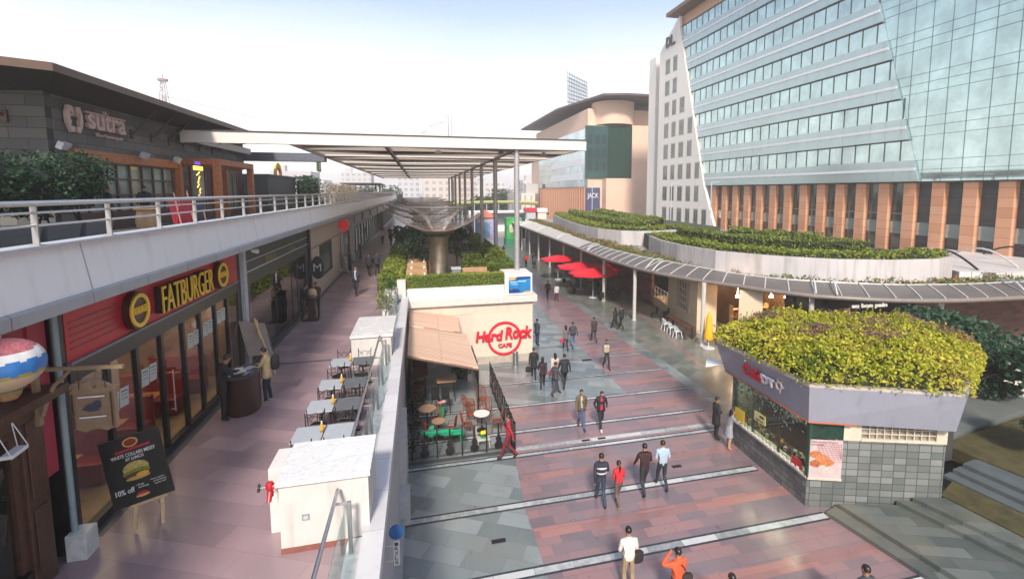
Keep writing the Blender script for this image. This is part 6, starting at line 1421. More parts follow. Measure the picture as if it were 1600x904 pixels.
# piers, windows and shutters below
PIER = brick('orange_stone', (.54, .25, .13), (.66, .34, .20), (.20, .09, .05), 6., .8, rough=.65, msize=.012, axes='YZ', noise=.35, nscale=1.4, bump=.2)
SH = brick('shutter_slats', (.05, .06, .065), (.08, .095, .10), (.015, .015, .02), 40, .16, rough=.5, msize=.03, axes='YZ', bump=.5, noise=.1)
LG = mat('lower_glass', (.12, .15, .14), .08, .5, var=.5, scale=.6)
i = 0; y = 67.2
while y > -28:
    o = MB().box(GX + .1, y - .56, 0, GX + .62, y + .56, 10.9).build('pier', PIER, t, bev=.02)
    y2 = y - 2.6
    shut = y < 36
    MB().box(GX + .50, y2 + .56, 6.0, GX + .60, y - .56, 7.2).build('spandrel', GSP, t)
    for z0, z1 in ((.5, 6.0), (7.2, 10.9)):
        wn = MB().box(GX + .62, y2 + .56, z0, GX + .72, y - .56, z1).build('shutter' if shut else 'window', SH if shut else LG, t)
        if not shut: MB().box(GX + .55, y2 + .57, z0 + .7, GX + .61, y - .57, z0 + .8).build('rail', MGREY, wn)
    y = y2
MB().box(GX + 1.5, -28, 0, GX + 2, 68, 10.9).build('back_wall', MATS['office_core'], t)
MB().box(GX + .3, 45, 38.4, GX + 20, 80.5, 39.4).build('top_wall', mat('peach_wall', (.55, .33, .22), .7), t)
MB().box(GX - 2.0, 40, 40.6, GX + 20, 80.2, 41.2).build('roof', mat('roof_dark_brown', (.16, .09, .07), .6), t)
MB().box(GX + .5, 41, 39.4, GX + 20, 80, 40.6).build('attic', MATS['peach_wall'], t)
# white slab
t = thing('white_slab_tower', 'white slanted slab of the office block with small windows and black letters', 'building', (GX, 78, 0), world=True)
WS = grime(mat('slab_white', (.78, .74, .69), .6, var=.03, scale=.4), (.4, .36, .32), .3, .5, .05)
MB().add([(GX - .45, 85.0, 0), (GX - .45, 63.9, 0), (GX - .45, 69.2, 11.0), (GX - .45, 78.0, 38.2), (GX - .45, 78.3, 40.4), (GX - .45, 85.0, 35.9)] + [(GX + .0, 85.0, 0), (GX + .0, 63.9, 0), (GX + .0, 69.2, 11.0), (GX + .0, 78.0, 38.2), (GX + .0, 78.3, 40.4), (GX + .0, 85.0, 35.9)],
         [(0, 5, 4, 3, 2, 1), (6, 7, 8, 9, 10, 11)] + [(a, (a + 1) % 6, 6 + (a + 1) % 6, 6 + a) for a in range(6)]).build('wall', WS, t)
MB().box(GX + .0, 69, 0, GX + 22, 85.0, 35.6).build('body', WS, t)
MB().box(GX + 1.5, 85.0, 0, GX + 22, 90.5, 36.2).box(GX + .2, 87.8, 0, GX + 1.5, 90.5, 36.0).build('wing', WS, t)
SWG = mat('slab_window', (.17, .18, .16), .1, .2, var=.4, scale=.8)
for r_ in range(9):
    z1 = 34.02 - 3.82 * r_; z0 = z1 - 2.7
    for y0, y1 in ((81.03, 82.72), (78.5, 80.0), (75.75, 77.4), (73.1, 74.6), (70.6, 72.0), (68.2, 69.6)):
        lim = 65.5 + (z1 - 4) * .36 + .9
        if y0 < lim: continue
        f = MB().box(GX - .47, y0, z0, GX - .451, y1, z1).build('window', mat('window_reveal', (.40, .38, .36), .6), t)
        MB().box(GX - .475, y0 + .12, z0 + .1, GX - .4701, y1 - .12, z1 - .2).build('pane', SWG, f)
for r_ in range(9):
    z1 = 34.2 - 3.82 * r_
    MB().box(GX + 1.46, 85.3, z1 - 2.9, GX + 1.5, 86.9, z1).build('window', SWG, t)
stretch_text('DL.', (GX - .52, 82.6, 36.0), (0, -1, 0), (0, 0, 1), 3.2, 1.9, .1, 'letters', mat('letter_dark', (.05, .04, .045), .5), t, off=.04)

# ------------------------------------------------------------------ shopping mall beyond
t = thing('orange_mall', 'peach stone mall with dark swooping roof, drum and dark green glass corner', 'building', (45, 110, 0), world=True)
PCH = mat('mall_peach', (.66, .46, .35), .7, var=.06, scale=.2)  # peach lightened so some distance haze sits in the wall colour
MB().box(39.5, 110.3, 0, 62, 170, 25.8).build('body', PCH, t)
MB().box(43.2, 107.6, 0, 56, 110.3, 13.2).build('lower_block', PCH, t)
MB().box(50.5, 109.6, 13.2, 56, 110.3, 26.0).build('side_wall', PCH, t)
gd = MB().box(38.7, 109.9, 13.3, 44.4, 110.29, 25.7).build('glass_corner', mat('mall_teal', (.05, .13, .12), .08, .5, var=.4, scale=.15), t)
MB().box(44.4, 109.5, 13.3, 50.5, 110.29, 25.7).build('glass_corner', mat('mall_green', (.015, .06, .045), .1, .4, var=.2), t)
mb = MB()
for z in (15, 18.2, 21.4):
    for x in (39.3, 41.2, 42.9): mb.box(x, 109.8, z, x + 1.1, 109.89, z + 2.2)
mb.build('arched_windows', mat('mall_dark_win', (.02, .04, .05), .2), gd)
sg_ = MB().box(38.7, 110.3, 11.2, 39.5, 156, 25.0).build('side_glass', glassmat('mall_side_glass', (.50, .62, .66), .1), t)
mb = MB()
for z in (13, 16.5, 20): mb.box(38.6, 112, z, 38.69, 140, z + 1.6)
mb.build('white_bands', WHITE, sg_)
mb = MB()
for k in range(24): mb.box(38.7, 110.4 + k * 1.9, 0, 39.7, 111.3 + k * 1.9, 11.1)
mb.build('stone_fins', mat('fin_peach', (.60, .30, .18), .7), t)
MB().lathe([(0, 0), (5.2, 0), (5.2, 5.4), (0, 5.4)], (47, 113.5, 26.2), 40).build('drum', PCH, t, True)
MB().box(40, 112, 25.8, 62, 165, 30).build('upper_floor', PCH, t)
mb = MB(); rp2 = [(36.0, 172), (36.6, 128), (41.5, 105.5), (46, 104), (62, 104), (62, 172)]
mb.prism(rp2, 31.9, 32.4); mb.build('roof', mat('mall_roof', (.09, .065, .07), .6), t)
MB().box(38.9, 110.0, 5.5, 42.6, 110.25, 11.0).build('poster_panel', mat('poster_navy2', (.05, .06, .14), .5), t); stretch_text('JACK', (39.3, 109.9, 8.2), (1, 0, 0), (0, 0, 1), 2.8, 1.5, .1, 'poster_letters', WHITE, t)
t = thing('rooftop_frame', 'open steel billboard frame standing on the mall roof', 'frame', (40, 118, 32.4), world=True)
mb = MB(); A_, B_ = Vector((37.2, 120, 32.4)), Vector((44.2, 125, 32.4))
for k in range(9):
    f = k / 8; p = A_.lerp(B_, f); mb.tube([p, p + Vector((0, 0, 8.2 - 1.0 * f))], .08, 4); mb.tube([p + Vector((.8, 1.2, 0)), p + Vector((.8, 1.2, 7 - f))], .08, 4)
for k in range(8):
    z = k * 1.0 + .6; mb.tube([A_ + Vector((0, 0, z)), B_ + Vector((0, 0, z * .88))], .07, 4); mb.tube([A_ + Vector((.8, 1.2, z)), B_ + Vector((.8, 1.2, z * .86))], .06, 4)
for k in range(8):
    f = k / 8; p = A_.lerp(B_, f); q = A_.lerp(B_, f + .125)
    for j in range(4): mb.tube([p + Vector((0, 0, j * 1.8)), q + Vector((.8, 1.2, j * 1.8 + 1.6))], .05, 4)
mb.build('lattice', mat('frame_grey', (.20, .22, .25), .5), t)

# ------------------------------------------------------------------ far things in the haze
rr = random.Random(91)
def farwall(name, c, bay, fl):
    if name in MATS: return MATS[name]
    mt, t, n, l, b = nodes(name); tcn = n.new('ShaderNodeTexCoord'); sp = n.new('ShaderNodeSeparateXYZ'); l.new(tcn.outputs['Object'], sp.inputs[0])
    ad = n.new('ShaderNodeMath'); l.new(sp.outputs['X'], ad.inputs[0]); l.new(sp.outputs['Y'], ad.inputs[1]); cb = n.new('ShaderNodeCombineXYZ'); l.new(ad.outputs[0], cb.inputs[0]); l.new(sp.outputs['Z'], cb.inputs[1])
    br = n.new('ShaderNodeTexBrick'); br.offset = 0; br.inputs['Scale'].default_value = 1; br.inputs['Brick Width'].default_value = bay; br.inputs['Row Height'].default_value = fl; br.inputs['Mortar Size'].default_value = .75; br.inputs['Mortar Smooth'].default_value = 0
    br.inputs['Color1'].default_value = (.26, .27, .29, 1); br.inputs['Color2'].default_value = (.34, .35, .36, 1); br.inputs['Mortar'].default_value = (*c, 1)  # window greys lightened to paint distance haze into the far blocks
    l.new(cb.outputs[0], br.inputs['Vector']); l.new(br.outputs['Color'], b.inputs['Base Color']); b.inputs['Roughness'].default_value = .7; MATS[name] = mt; return mt
def far_block(x0, y0, x1, y1, h, c, label, fl=3.2, bay=3.4):
    t = thing('apartment_block', label, 'building', ((x0 + x1) / 2, y0, 0), group='far apartment blocks', world=True)
    cm = farwall('far_%d_%d' % (int(c[0] * 1000 + c[1] * 100), int(bay * 10)), c, bay, fl); MB().box(x0, y0, 0, x1, y1, h).build('walls', cm, t)
    MB().box(x0 + 2, y0 + 2, h, x0 + 6, y0 + 6, h + 3).build('roof_tank', mat('far_tank', (.45, .44, .43), .8), t)
far_block(2, 250, 16, 270, 24, (.55, .47, .42), 'pale far apartment block left of the pergola columns')
far_block(18, 262, 30, 280, 18, (.55, .42, .36), 'peach far apartment block behind the pergola columns')
far_block(-12, 300, 0, 316, 26, (.50, .50, .52), 'grey far apartment block rising over the bowl columns')
far_block(34, 300, 52, 320, 15, (.52, .50, .48), 'low grey far block right of the pergola columns')
far_block(62, 290, 86, 310, 17, (.50, .48, .48), 'low far block beside the mall')
far_block(31.5, 150, 36.0, 175, 9.5, (.62, .56, .50), 'pale white block standing right beside the far end of the mall', 3.2, 2.)
far_block(-70, 260, -52, 280, 20, (.45, .42, .42), 'far block beyond the terrace on the left')
far_block(-48, 330, -30, 350, 22, (.48, .46, .46), 'second far block beyond the terrace')
def mound(x, y, r, h, label, seed):
    r2 = random.Random(seed); t = thing('far_tree', label, 'tree', (x, y, 0), group='far hazy trees'); mb = MB()
    lob = [(r2.uniform(-r, r) * .7, r2.uniform(-r, r) * .4, h * r2.uniform(.4, .8), r * r2.uniform(.3, .45)) for _ in range(10)]
    for _ in range(1500):
        a = r2.choice(lob); d = Vector((r2.gauss(0, 1), r2.gauss(0, 1), r2.gauss(0, 1))).normalized() * a[3] * r2.uniform(.7, 1.1); mb.leaf((a[0] + d.x, a[1] + d.y, a[2] + d.z), 1.0, r2)
    mb.build('crown', leafmat('far_leaf', [(.03, .05, .03), (.06, .09, .05)]), t); MB().tube([(0, 0, 0), (0, 0, h * .6)], .4, 6).build('trunk', mat('bark', (.10, .075, .055), .8), t)
for k, (x, y, r, h) in enumerate(((24, 170, 6, 8), (30, 178, 7, 10.5), (37, 190, 7, 10), (45, 200, 8, 12), (16, 175, 6, 7), (52, 205, 7, 10))):
    mound(x, y, r, h, ['hazy far tree in the middle between the pergola columns', 'rounded hazy far tree right of the middle one', 'hazy far tree beside the large rounded one', 'largest rounded hazy far tree', 'low hazy far tree at the left of the row', 'hazy far tree nearest the mall'][k], 80 + k)
for k, (x, y) in enumerate(((-17, 190), (-24, 200), (-32, 210), (-11, 185))): mound(x, y, 7, 13, ['dark far tree beyond the terrace bar', 'second dark far tree beyond the terrace bar', 'third dark far tree beyond the terrace bar', 'smallest dark far tree beyond the terrace bar'][k], 95 + k)
t = thing('far_canopy', 'long yellow green curved canopy across the far end of the plaza', 'canopy', (20, 150, 4), world=True)
mb = MB(); mb.tube([(8 + 3.2 * k, 150, 6.3 + .5 * math.sin(k * .33)) for k in range(10)], .55, 6); mb.build('roof', mat('far_yellow_green', (.34, .36, .12), .6), t)
for k in range(8): MB().tube([(9 + 3.8 * k, 150, 0), (9 + 3.8 * k, 150, 6.2)], .12, 6).build('post', LGREY, t)
t = thing('white_marquee', 'white marquee wall at the far end of the plaza', 'marquee', (22, 120, 0), world=True); MB().box(12, 121, 0, 32, 124, 5.2).build('body', WHITE, t); MB().prism([(14, 118), (32, 118), (32, 121), (14, 121)], 4.2, 4.7).build('dark_awning', DGREY, t)
t = thing('red_roof_stall', 'stall with a red roof beside the end of the canopy', 'stall', (26, 118, 0), world=True); MB().box(25.5, 116, 5.0, 28.2, 119, 6.0).build('roof', mat('stall_red', (.5, .02, .04), .5), t); MB().box(25.7, 116.2, 0, 28.0, 118.8, 5.0).build('body', LGREY, t); MB().box(28.4, 116, 5.0, 31, 119, 5.9).build('roof', WHITE, t); MB().box(28.6, 116.3, 0, 30.8, 118.8, 5).build('body', CREAM, t)
t = thing('peaked_kiosk', 'kiosk with a reddish peaked roof and blue and pink picture panels', 'kiosk', (12.5, 92, 0), world=True)
MB().add([(10.2, 91, 5.1), (14.6, 91, 5.1), (14.6, 95, 5.1), (10.2, 95, 5.1), (12.2, 93, 6.6)], [(0, 1, 4), (1, 2, 4), (2, 3, 4), (3, 0, 4), (3, 2, 1, 0)]).build('roof', mat('roof_salmon', (.48, .16, .11), .6), t)
MB().box(10.5, 91.3, 0, 14.3, 94.7, 5.1).build('body', mat('panel_lilac', (.45, .42, .55), .5), t)
MB().box(10.6, 91.2, 1.4, 13.0, 91.29, 4.2).build('picture_panel', mat('panel_blue', (.16, .30, .48), .5, var=.5, scale=1.2), t); MB().box(13.1, 91.2, 1.0, 14.25, 91.29, 4.6).build('picture_panel', mat('panel_violet', (.40, .35, .60), .5, var=.4, scale=1.5), t)
MB().box(8.6, 91, 0, 10.0, 93, 5.0).build('side_panel', mat('panel_plum', (.16, .08, .12), .5), t)
t = thing('green_stall', 'bright green boarded stall beyond the first pergola column', 'stall', (17, 88, 0), world=True)
MB().box(15.6, 88, 0, 18.8, 91, 1.3).build('counter', mat('stall_green', (.03, .22, .12), .5), t); o = MB().box(15.7, 88.3, 1.3, 18.6, 90.5, 5.2).build('board', mat('stall_lime', (.05, .36, .08), .5, var=.4, scale=.8), t); MB().box(18.6, 88, 1.3, 19.2, 90.5, 5.2).build('side_panel', mat('panel_navy', (.02, .03, .10), .5), t)
MB().box(16.2, 88.2, 2.4, 17.7, 88.29, 4.0).build('picture', mat('picture_cream', (.5, .55, .4), .5, var=.4, scale=2), o)
t = thing('tower_crane', 'thin far tower crane jib over the pergola roof', 'crane', (24, 400, 0), world=True)
mb = MB(); mb.tube([(24, 400, 0), (24, 400, 62)], .7, 4); pts = [(2, 400, 55), (8, 400, 61), (16, 400, 64.5), (23, 400, 66)]
mb.tube(pts, .35, 4); mb.tube([(p[0], p[1], p[2] - 2) for p in pts], .25, 4); mb.tube([(24, 400, 70), (24, 400, 50)], .5, 4); mb.tube([(27, 400, 70), (26, 400, 52)], .4, 4); mb.tube([(21.5, 400, 70), (27.2, 400, 70.5)], .35, 4)
for k in range(3): mb.tube([pts[k], (pts[k + 1][0], 400, pts[k + 1][2] - 2)], .2, 4)
mb.build('mast', mat('crane_steel', (.30, .32, .34), .6), t)
t = thing('lattice_pylon', 'small red and white lattice radio pylon above the pub roof', 'pylon', (-65, 150, 0), world=True)
mb = MB()
for sx in (-1, 1):
    for sy in (-1, 1): mb.tube([(-65 + sx * 1.8, 150 + sy * 1.8, 20), (-65 + sx * .35, 150 + sy * .35, 39.5)], .09, 4)
for k in range(9):
    z = 22 + k * 2; w_ = 1.8 - (z - 20) * .074
    mb.tube([(-65 - w_, 150 - w_, z), (-65 + w_, 150 - w_, z + 1.8)], .06, 4); mb.tube([(-65 + w_, 150 - w_, z), (-65 - w_, 150 - w_, z + 1.8)], .06, 4)
mb.box(-66, 149.4, 39, -64, 150.6, 39.6); mb.tube([(-65, 150, 39), (-65, 150, 41)], .08, 4); mb.box(-72, 145, 0, -58, 155, 20); mb.build('mast', mat('pylon_red', (.22, .13, .12), .6), t)
t = thing('crane_jib', 'long thin crane jib in the sky between the pub roof and the pergola', 'crane', (-80, 250, 0), world=True)
mb = MB(); mb.tube([(-108, 250, 52), (-69, 250, 43)], .22, 4).tube([(-106, 250, 54), (-69, 250, 43.8)], .15, 4)
for k in range(14): f = k / 14; mb.tube([(-108 + 39 * f, 250, 52 - 9 * f), (-107 + 39 * f + 1.2, 250, 53.6 - 9.5 * f)], .1, 4)
mb.tube([(-108, 250, 52), (-108, 250, 0)], .8, 4)
mb.build('jib', mat('crane_pale', (.45, .46, .48), .6), t)
# wide hazy city edge left and right so that the horizon is closed from any position
for k in range(8):
    x = -230 + k * 62 + rr.uniform(-8, 8); far_block(x, 420 + 20 * (k % 3), x + rr.uniform(16, 30), 450 + 20 * (k % 3), rr.uniform(12, 22), (.47, .46, .46), ['pale far block at the far left horizon', 'second far block from the left on the horizon', 'third far block from the left on the horizon', 'fourth far block from the left on the horizon', 'far block on the horizon behind the crane', 'sixth far block from the left on the horizon', 'seventh far block from the left on the horizon', 'far block on the horizon behind the mall'][k])
# lamp posts by the white slab
for k, (x, y) in enumerate(((41.5, 74), (42.5, 64), (31, 84))):
    o = MB().tube([(x, y, 4), (x, y, 11.5)], .08, 6).tube([(x, y, 11.4), (x + 1.4, y, 11.5)], .05, 6).build('lamp_post', LGREY); tag(o, ['slim lamp post in front of the white slab windows', 'slim lamp post before the first orange pier', 'slim lamp post near the end of the farther planter'][k], 'lamp post', 'slim lamp posts by the white slab'); 
# air
hz = MB().box(-700, -20, -1.5, 800, 2400, 75)
hm = bpy.data.materials.new('haze'); hm.use_nodes = True; hn = hm.node_tree; hn.nodes.clear()
ho = hn.nodes.new('ShaderNodeOutputMaterial'); hv = hn.nodes.new('ShaderNodeVolumePrincipled'); hv.inputs['Density'].default_value = .0011; hv.inputs['Color'].default_value = (.99, .96, .94, 1); hv.inputs['Anisotropy'].default_value = .2
hn.links.new(hv.outputs[0], ho.inputs['Volume'])
o = hz.build('haze', hm); o['kind'] = 'stuff'

# ------------------------------------------------------------------ walkway furniture
def wire_chair(loc, rz, label):
    global _wc
    if '_wc' in globals(): return dup(_wc, loc, rz, label)
    t = thing('wire_chair', label, 'chair', loc, rz, group='black wire chairs at the walkway tables')
    MB().lathe([(0, .44), (.19, .44), (.2, .46), (.18, .475), (0, .475)], (0, 0, 0), 18).build('seat', BLACK, t, True)
    for sx in (-1, 1):
        MB().tube([(sx * .15, .15, .45), (sx * .19, .19, 0)], .011, 6).build('leg', BLACKM, t)
        MB().tube([(sx * .15, -.15, .45), (sx * .19, -.2, 0)], .011, 6).build('leg', BLACKM, t)
    b = MB().tube([(-.18, -.16, .46), (-.2, -.22, .95)], .012, 6).tube([(.18, -.16, .46), (.2, -.22, .95)], .012, 6)
    b.tube([(-.2, -.215, .86), (-.1, -.22, .80), (0, -.22, .86), (.1, -.22, .80), (.2, -.215, .86)], .009, 6).tube([(-.19, -.19, .64), (.19, -.19, .64)], .009, 6)
    for s in (-1, 1):
        b.tube([(s * (.09 + (.065 - .007 * k) * math.cos(k * .62)), -.205, .73 + (.065 - .007 * k) * math.sin(k * .62)) for k in range(9)], .007, 5)
    b.build('backrest', BLACKM, t)
    _wc = t; return t
rows = [(11.1, 'nearest'), (12.55, 'second'), (13.95, 'third'), (15.75, 'farthest')]
TLt = mat('table_light', (.36, .39, .43), .25, var=.06); TDk = mat('table_dark', (.10, .11, .125), .25)
for y, w_ in rows:
    for k, (x, m_) in enumerate(((-2.52, TLt), (-1.88, TLt if w_ == 'nearest' else TDk))):
        c_ = 'light' if m_ is TLt else 'dark'
        t = thing('cafe_table', '%s square cafe table on the %s of the %s row by the glass rail' % (c_, ['walkway side', 'rail side'][k], w_), 'table', (x, y, 4), group='square cafe tables on the walkway')
        MB().box(-.31, -.36, .72, .31, .36, .75).build('tabletop', m_, t, bev=.006)
        MB().tube([(0, 0, .03), (0, 0, .72)], .03, 8).build('pedestal', BLACKM, t); MB().box(-.26, -.03, 0, .26, .03, .03).box(-.03, -.26, .0, .03, .26, .028).build('foot', BLACKM, t)
        for s in (-1, 1):
            wire_chair((x, y + s * .43, 4.001), 0 if s < 0 else math.pi, 'black wire chair %s the %s %s table of the %s row' % (['in front of', 'behind'][s > 0], ['walkway side', 'rail side'][k], c_, w_))
    t = thing('sauce_bottle', 'yellow and red sauce bottle with white cap on the %s table row' % w_, 'bottle', (-2.24, y + .02, 4.75), group='sauce bottles on the tables')
    MB().lathe([(0, 0), (.034, 0), (.036, .02), (.036, .09), (.03, .11), (0, .11)], (0, 0, 0), 14).build('lower_body', mat('sauce_olive', (.20, .16, .03), .3), t, True)
    MB().lathe([(.036, .05), (.038, .06), (.038, .15), (.02, .2), (.014, .21), (0, .21)], (0, 0, 0), 14).build('label_band', mat('sauce_yellow', (.75, .33, .02), .35), t, True); MB().lathe([(.016, .21), (.016, .25), (0, .26)], (0, 0, 0), 12).build('cap', WHITE, t, True)

# easel poster by the restaurant
t = thing('easel_poster', 'black burger poster leaning on a small pale wooden easel', 'poster', (-4.95, 9.7, 4), world=True)
EW = mat('easel_pine', (.62, .46, .26), .5, var=.12, scale=8)
O = Vector((-5.42, 9.62, 4.42)); U = Vector((-4.50, 9.72, 4.62)) - O; U = (U).normalized(); V = Vector((-.06, .22, 1.28)); V = (V - U * V.dot(U)).normalized(); Nn = U.cross(V).normalized()
BW, BH = .93, 1.22
MB().plate([(0, 0), (BW, 0), (BW, BH), (0, BH)], O, U, V, -.03).build('board', BLACK, t)
def on(x, y, k=1): return O + U * x + V * y + Nn * (.003 * k)
if (Nn.y > 0): Nn = -Nn
def on(x, y, k=1): return O + U * x + V * y + Nn * (.006 * k)
PW_ = mat('print_white', (.72, .72, .72), .5)
def ell(cx, cy, rx, ry, k, m_, nm, a0=0, a1=2 * math.pi, n=24):
    p = [(rx * math.cos(a0 + (a1 - a0) * j / n), ry * math.sin(a0 + (a1 - a0) * j / n)) for j in range(n)]
    mb = MB(); W_ = Nn * .004
    b = [on(cx, cy, k) + U * x + V * y for x, y in p]; mb.add(b, [tuple(range(n))]); return mb.build(nm, m_, t)
ell(.47, 1.10, .12, .085, 1, mat('logo_gold', (.75, .42, .12), .5), 'logo'); ell(.47, 1.10, .095, .062, 2, mat('logo_dark_red', (.25, .03, .02), .5), 'logo')
def ptext(s, x, y, w_, h_, m_, nm='print'): 
    return stretch_text(s, on(x, y, 2), U, V, w_, h_, .004, nm, m_, t, off=.015)
MB().add([on(.21, .95), on(.74, .97), on(.76, 1.01), on(.22, .99)], [(0, 1, 2, 3)]).build('print', mat('print_red', (.5, .02, .05), .5), t)
ptext('WHITE COLLARS MESSY', .14, .86, .68, .065, PW_); ptext('AT LUNCH', .34, .785, .28, .055, PW_)
ell(.46, .62, .20, .13, 1, mat('bun', (.50, .38, .12), .6, var=.5, scale=30), 'burger'); ell(.46, .55, .21, .07, 2, mat('lettuce', (.22, .25, .04), .6, var=.6, scale=50), 'burger'); ell(.46, .51, .19, .05, 3, mat('patty', (.10, .04, .02), .6, var=.5, scale=40), 'burger'); ell(.47, .455, .19, .035, 4, mat('bun_base', (.60, .34, .10), .6), 'burger'); ell(.55, .50, .10, .04, 5, mat('cheese', (.75, .42, .04), .5), 'burger')
ptext('10% off', .08, .22, .29, .095, PW_)
ptext('• Free', .40, .30, .12, .035, PW_); ptext('beverage', .43, .25, .16, .035, PW_)
ptext('• If you mention', .62, .32, .22, .03, PW_); ptext('on the fatburger', .66, .275, .21, .03, PW_); ptext('loyalty card', .68, .23, .17, .03, PW_)
ell(.47, .14, .10, .05, 2, mat('print_red', (.5, .02, .05), .5), 'logo'); ell(.47, .12, .11, .02, 3, MATS['logo_gold'], 'logo')
MB().bar(on(.25, -.02, -4), on(.8, -.02, -4), .05, .05).build('ledge', EW, t)
for x in (.32, .72): MB().bar(on(x, -.01, -5), on(x, .0, -5) + Vector((.0 if x < .5 else .03, -.10, -.42 if x < .5 else -.5)), .05, .035).build('leg', EW, t)
MB().bar(on(.5, .6, -5), Vector((-4.98, 10.25, 4.01)), .04, .03).build('leg', EW, t)
for o in list(t.children):
    pass
# tilted picture board on a taller easel by the waiter
t = thing('easel_board', 'grey backed board on a tall wooden easel beside the grey pillar', 'sign board', (-5.1, 17.4, 4), world=True)
O2 = Vector((-5.55, 17.0, 4.75)); MB().plate([(0, 0), (.75, -.12), (.75, .95), (0, 1.2)], O2, Vector((.78, .62, 0)).normalized(), Vector((-.25, .2, .95)).normalized(), .03).build('board', mat('board_back', (.22, .18, .16), .6), t)
for a, b in (((-5.35, 17.2, 5.95), (-4.85, 17.3, 4)), ((-5.35, 17.2, 5.95), (-5.15, 17.7, 4)), ((-5.3, 17.2, 5.9), (-5.35, 18.1, 4))): MB().bar(a, b, .04, .04).build('leg', EW, t)
t = thing('easel_board', 'black and white notice board leaning by the doorway of the cream shop', 'sign board', (-5.4, 37, 4), world=True)
MB().plate([(0, 0), (.8, 0), (.8, 1.6), (0, 1.6)], (-5.2, 37.4, 4.1), Vector((-.5, .8, 0)).normalized(), Vector((-.22, 0, 1)).normalized(), .04).build('board', mat('notice', (.5, .5, .5), .5, var=.8, scale=9), t); MB().bar((-5.1, 37.3, 4), (-5.6, 38.1, 4.0), .05, .05).build('foot', BLACK, t)
for k, (y, lb) in enumerate(((39.6, 'black menu stand beside the doorway of the cream shop'), (46.5, 'black menu stand before the slate blue shop'))):
    o = MB().box(-5.5, y - .2, 4, -5.3, y + .2, 5.3).box(-5.6, y - .3, 4, -5.2, y + .3, 4.03).build('menu_stand', BLACK); tag(o, lb, 'stand')
# reception podiums
t = thing('curved_podium', 'dark brown curved podium with papers on top beside the restaurant', 'podium', (-4.95, 14.5, 4), world=True)
MB().lathe([(0, 0), (.40, 0), (.42, .1), (.42, 1.02), (.45, 1.08), (0, 1.08)], (-4.92, 14.55, 4), 28, 1, 1.25).build('body', mat('podium_brown', (.05, .022, .018), .35), t, True)
MB().lathe([(0, 1.081), (.47, 1.081), (.47, 1.12), (0, 1.12)], (-4.92, 14.55, 4), 28, 1, 1.25).build('top', mat('podium_top', (.06, .06, .07), .2), t)
for k, (dx, dy, a, c) in enumerate(((-.12, .15, .3, (.55, .58, .62)), (.12, .2, -.4, (.40, .45, .5)), (.02, -.1, .1, (.62, .62, .6)), (-.15, -.3, .6, (.7, .7, .7)), (.15, -.28, -.2, (.25, .3, .36)))):
    o = MB().obox((-4.92 + dx, 14.55 + dy, 5.127 + .004 * k), (.21, .29, .008), rz=a).build('menu_card', mat('card_%d' % k, c, .4)); tag(o, ['pale menu card in the middle of the curved podium', 'grey menu card at the back of the curved podium', 'white sheet at the centre of the curved podium', 'small white card near the waiter on the podium', 'dark menu card at the front corner of the podium'][k], 'menu card', 'papers on the curved podium')
t = thing('slim_podium', 'slim dark podium on a square foot beside two staff', 'podium', (-5.1, 24.4, 4), world=True)
MB().box(-5.25, 24.25, 4.03, -4.95, 24.6, 5.0).build('body', MATS['podium_brown'], t); MB().box(-5.4, 24.1, 4, -4.8, 24.75, 4.03).build('foot', BLACK, t); MB().obox((-5.1, 24.42, 5.03), (.45, .5, .04), rx=R(-8)).build('top', BLACK, t)
o = MB().lathe([(0, 0), (.14, 0), (.2, .1), (.2, .3), (.12, .42), (0, .42)], (-5.08, 24.5, 5.06), 14).build('paper_bag', mat('paper_bag', (.45, .33, .18), .7)); tag(o, 'tan paper bag standing on the slim podium', 'bag')

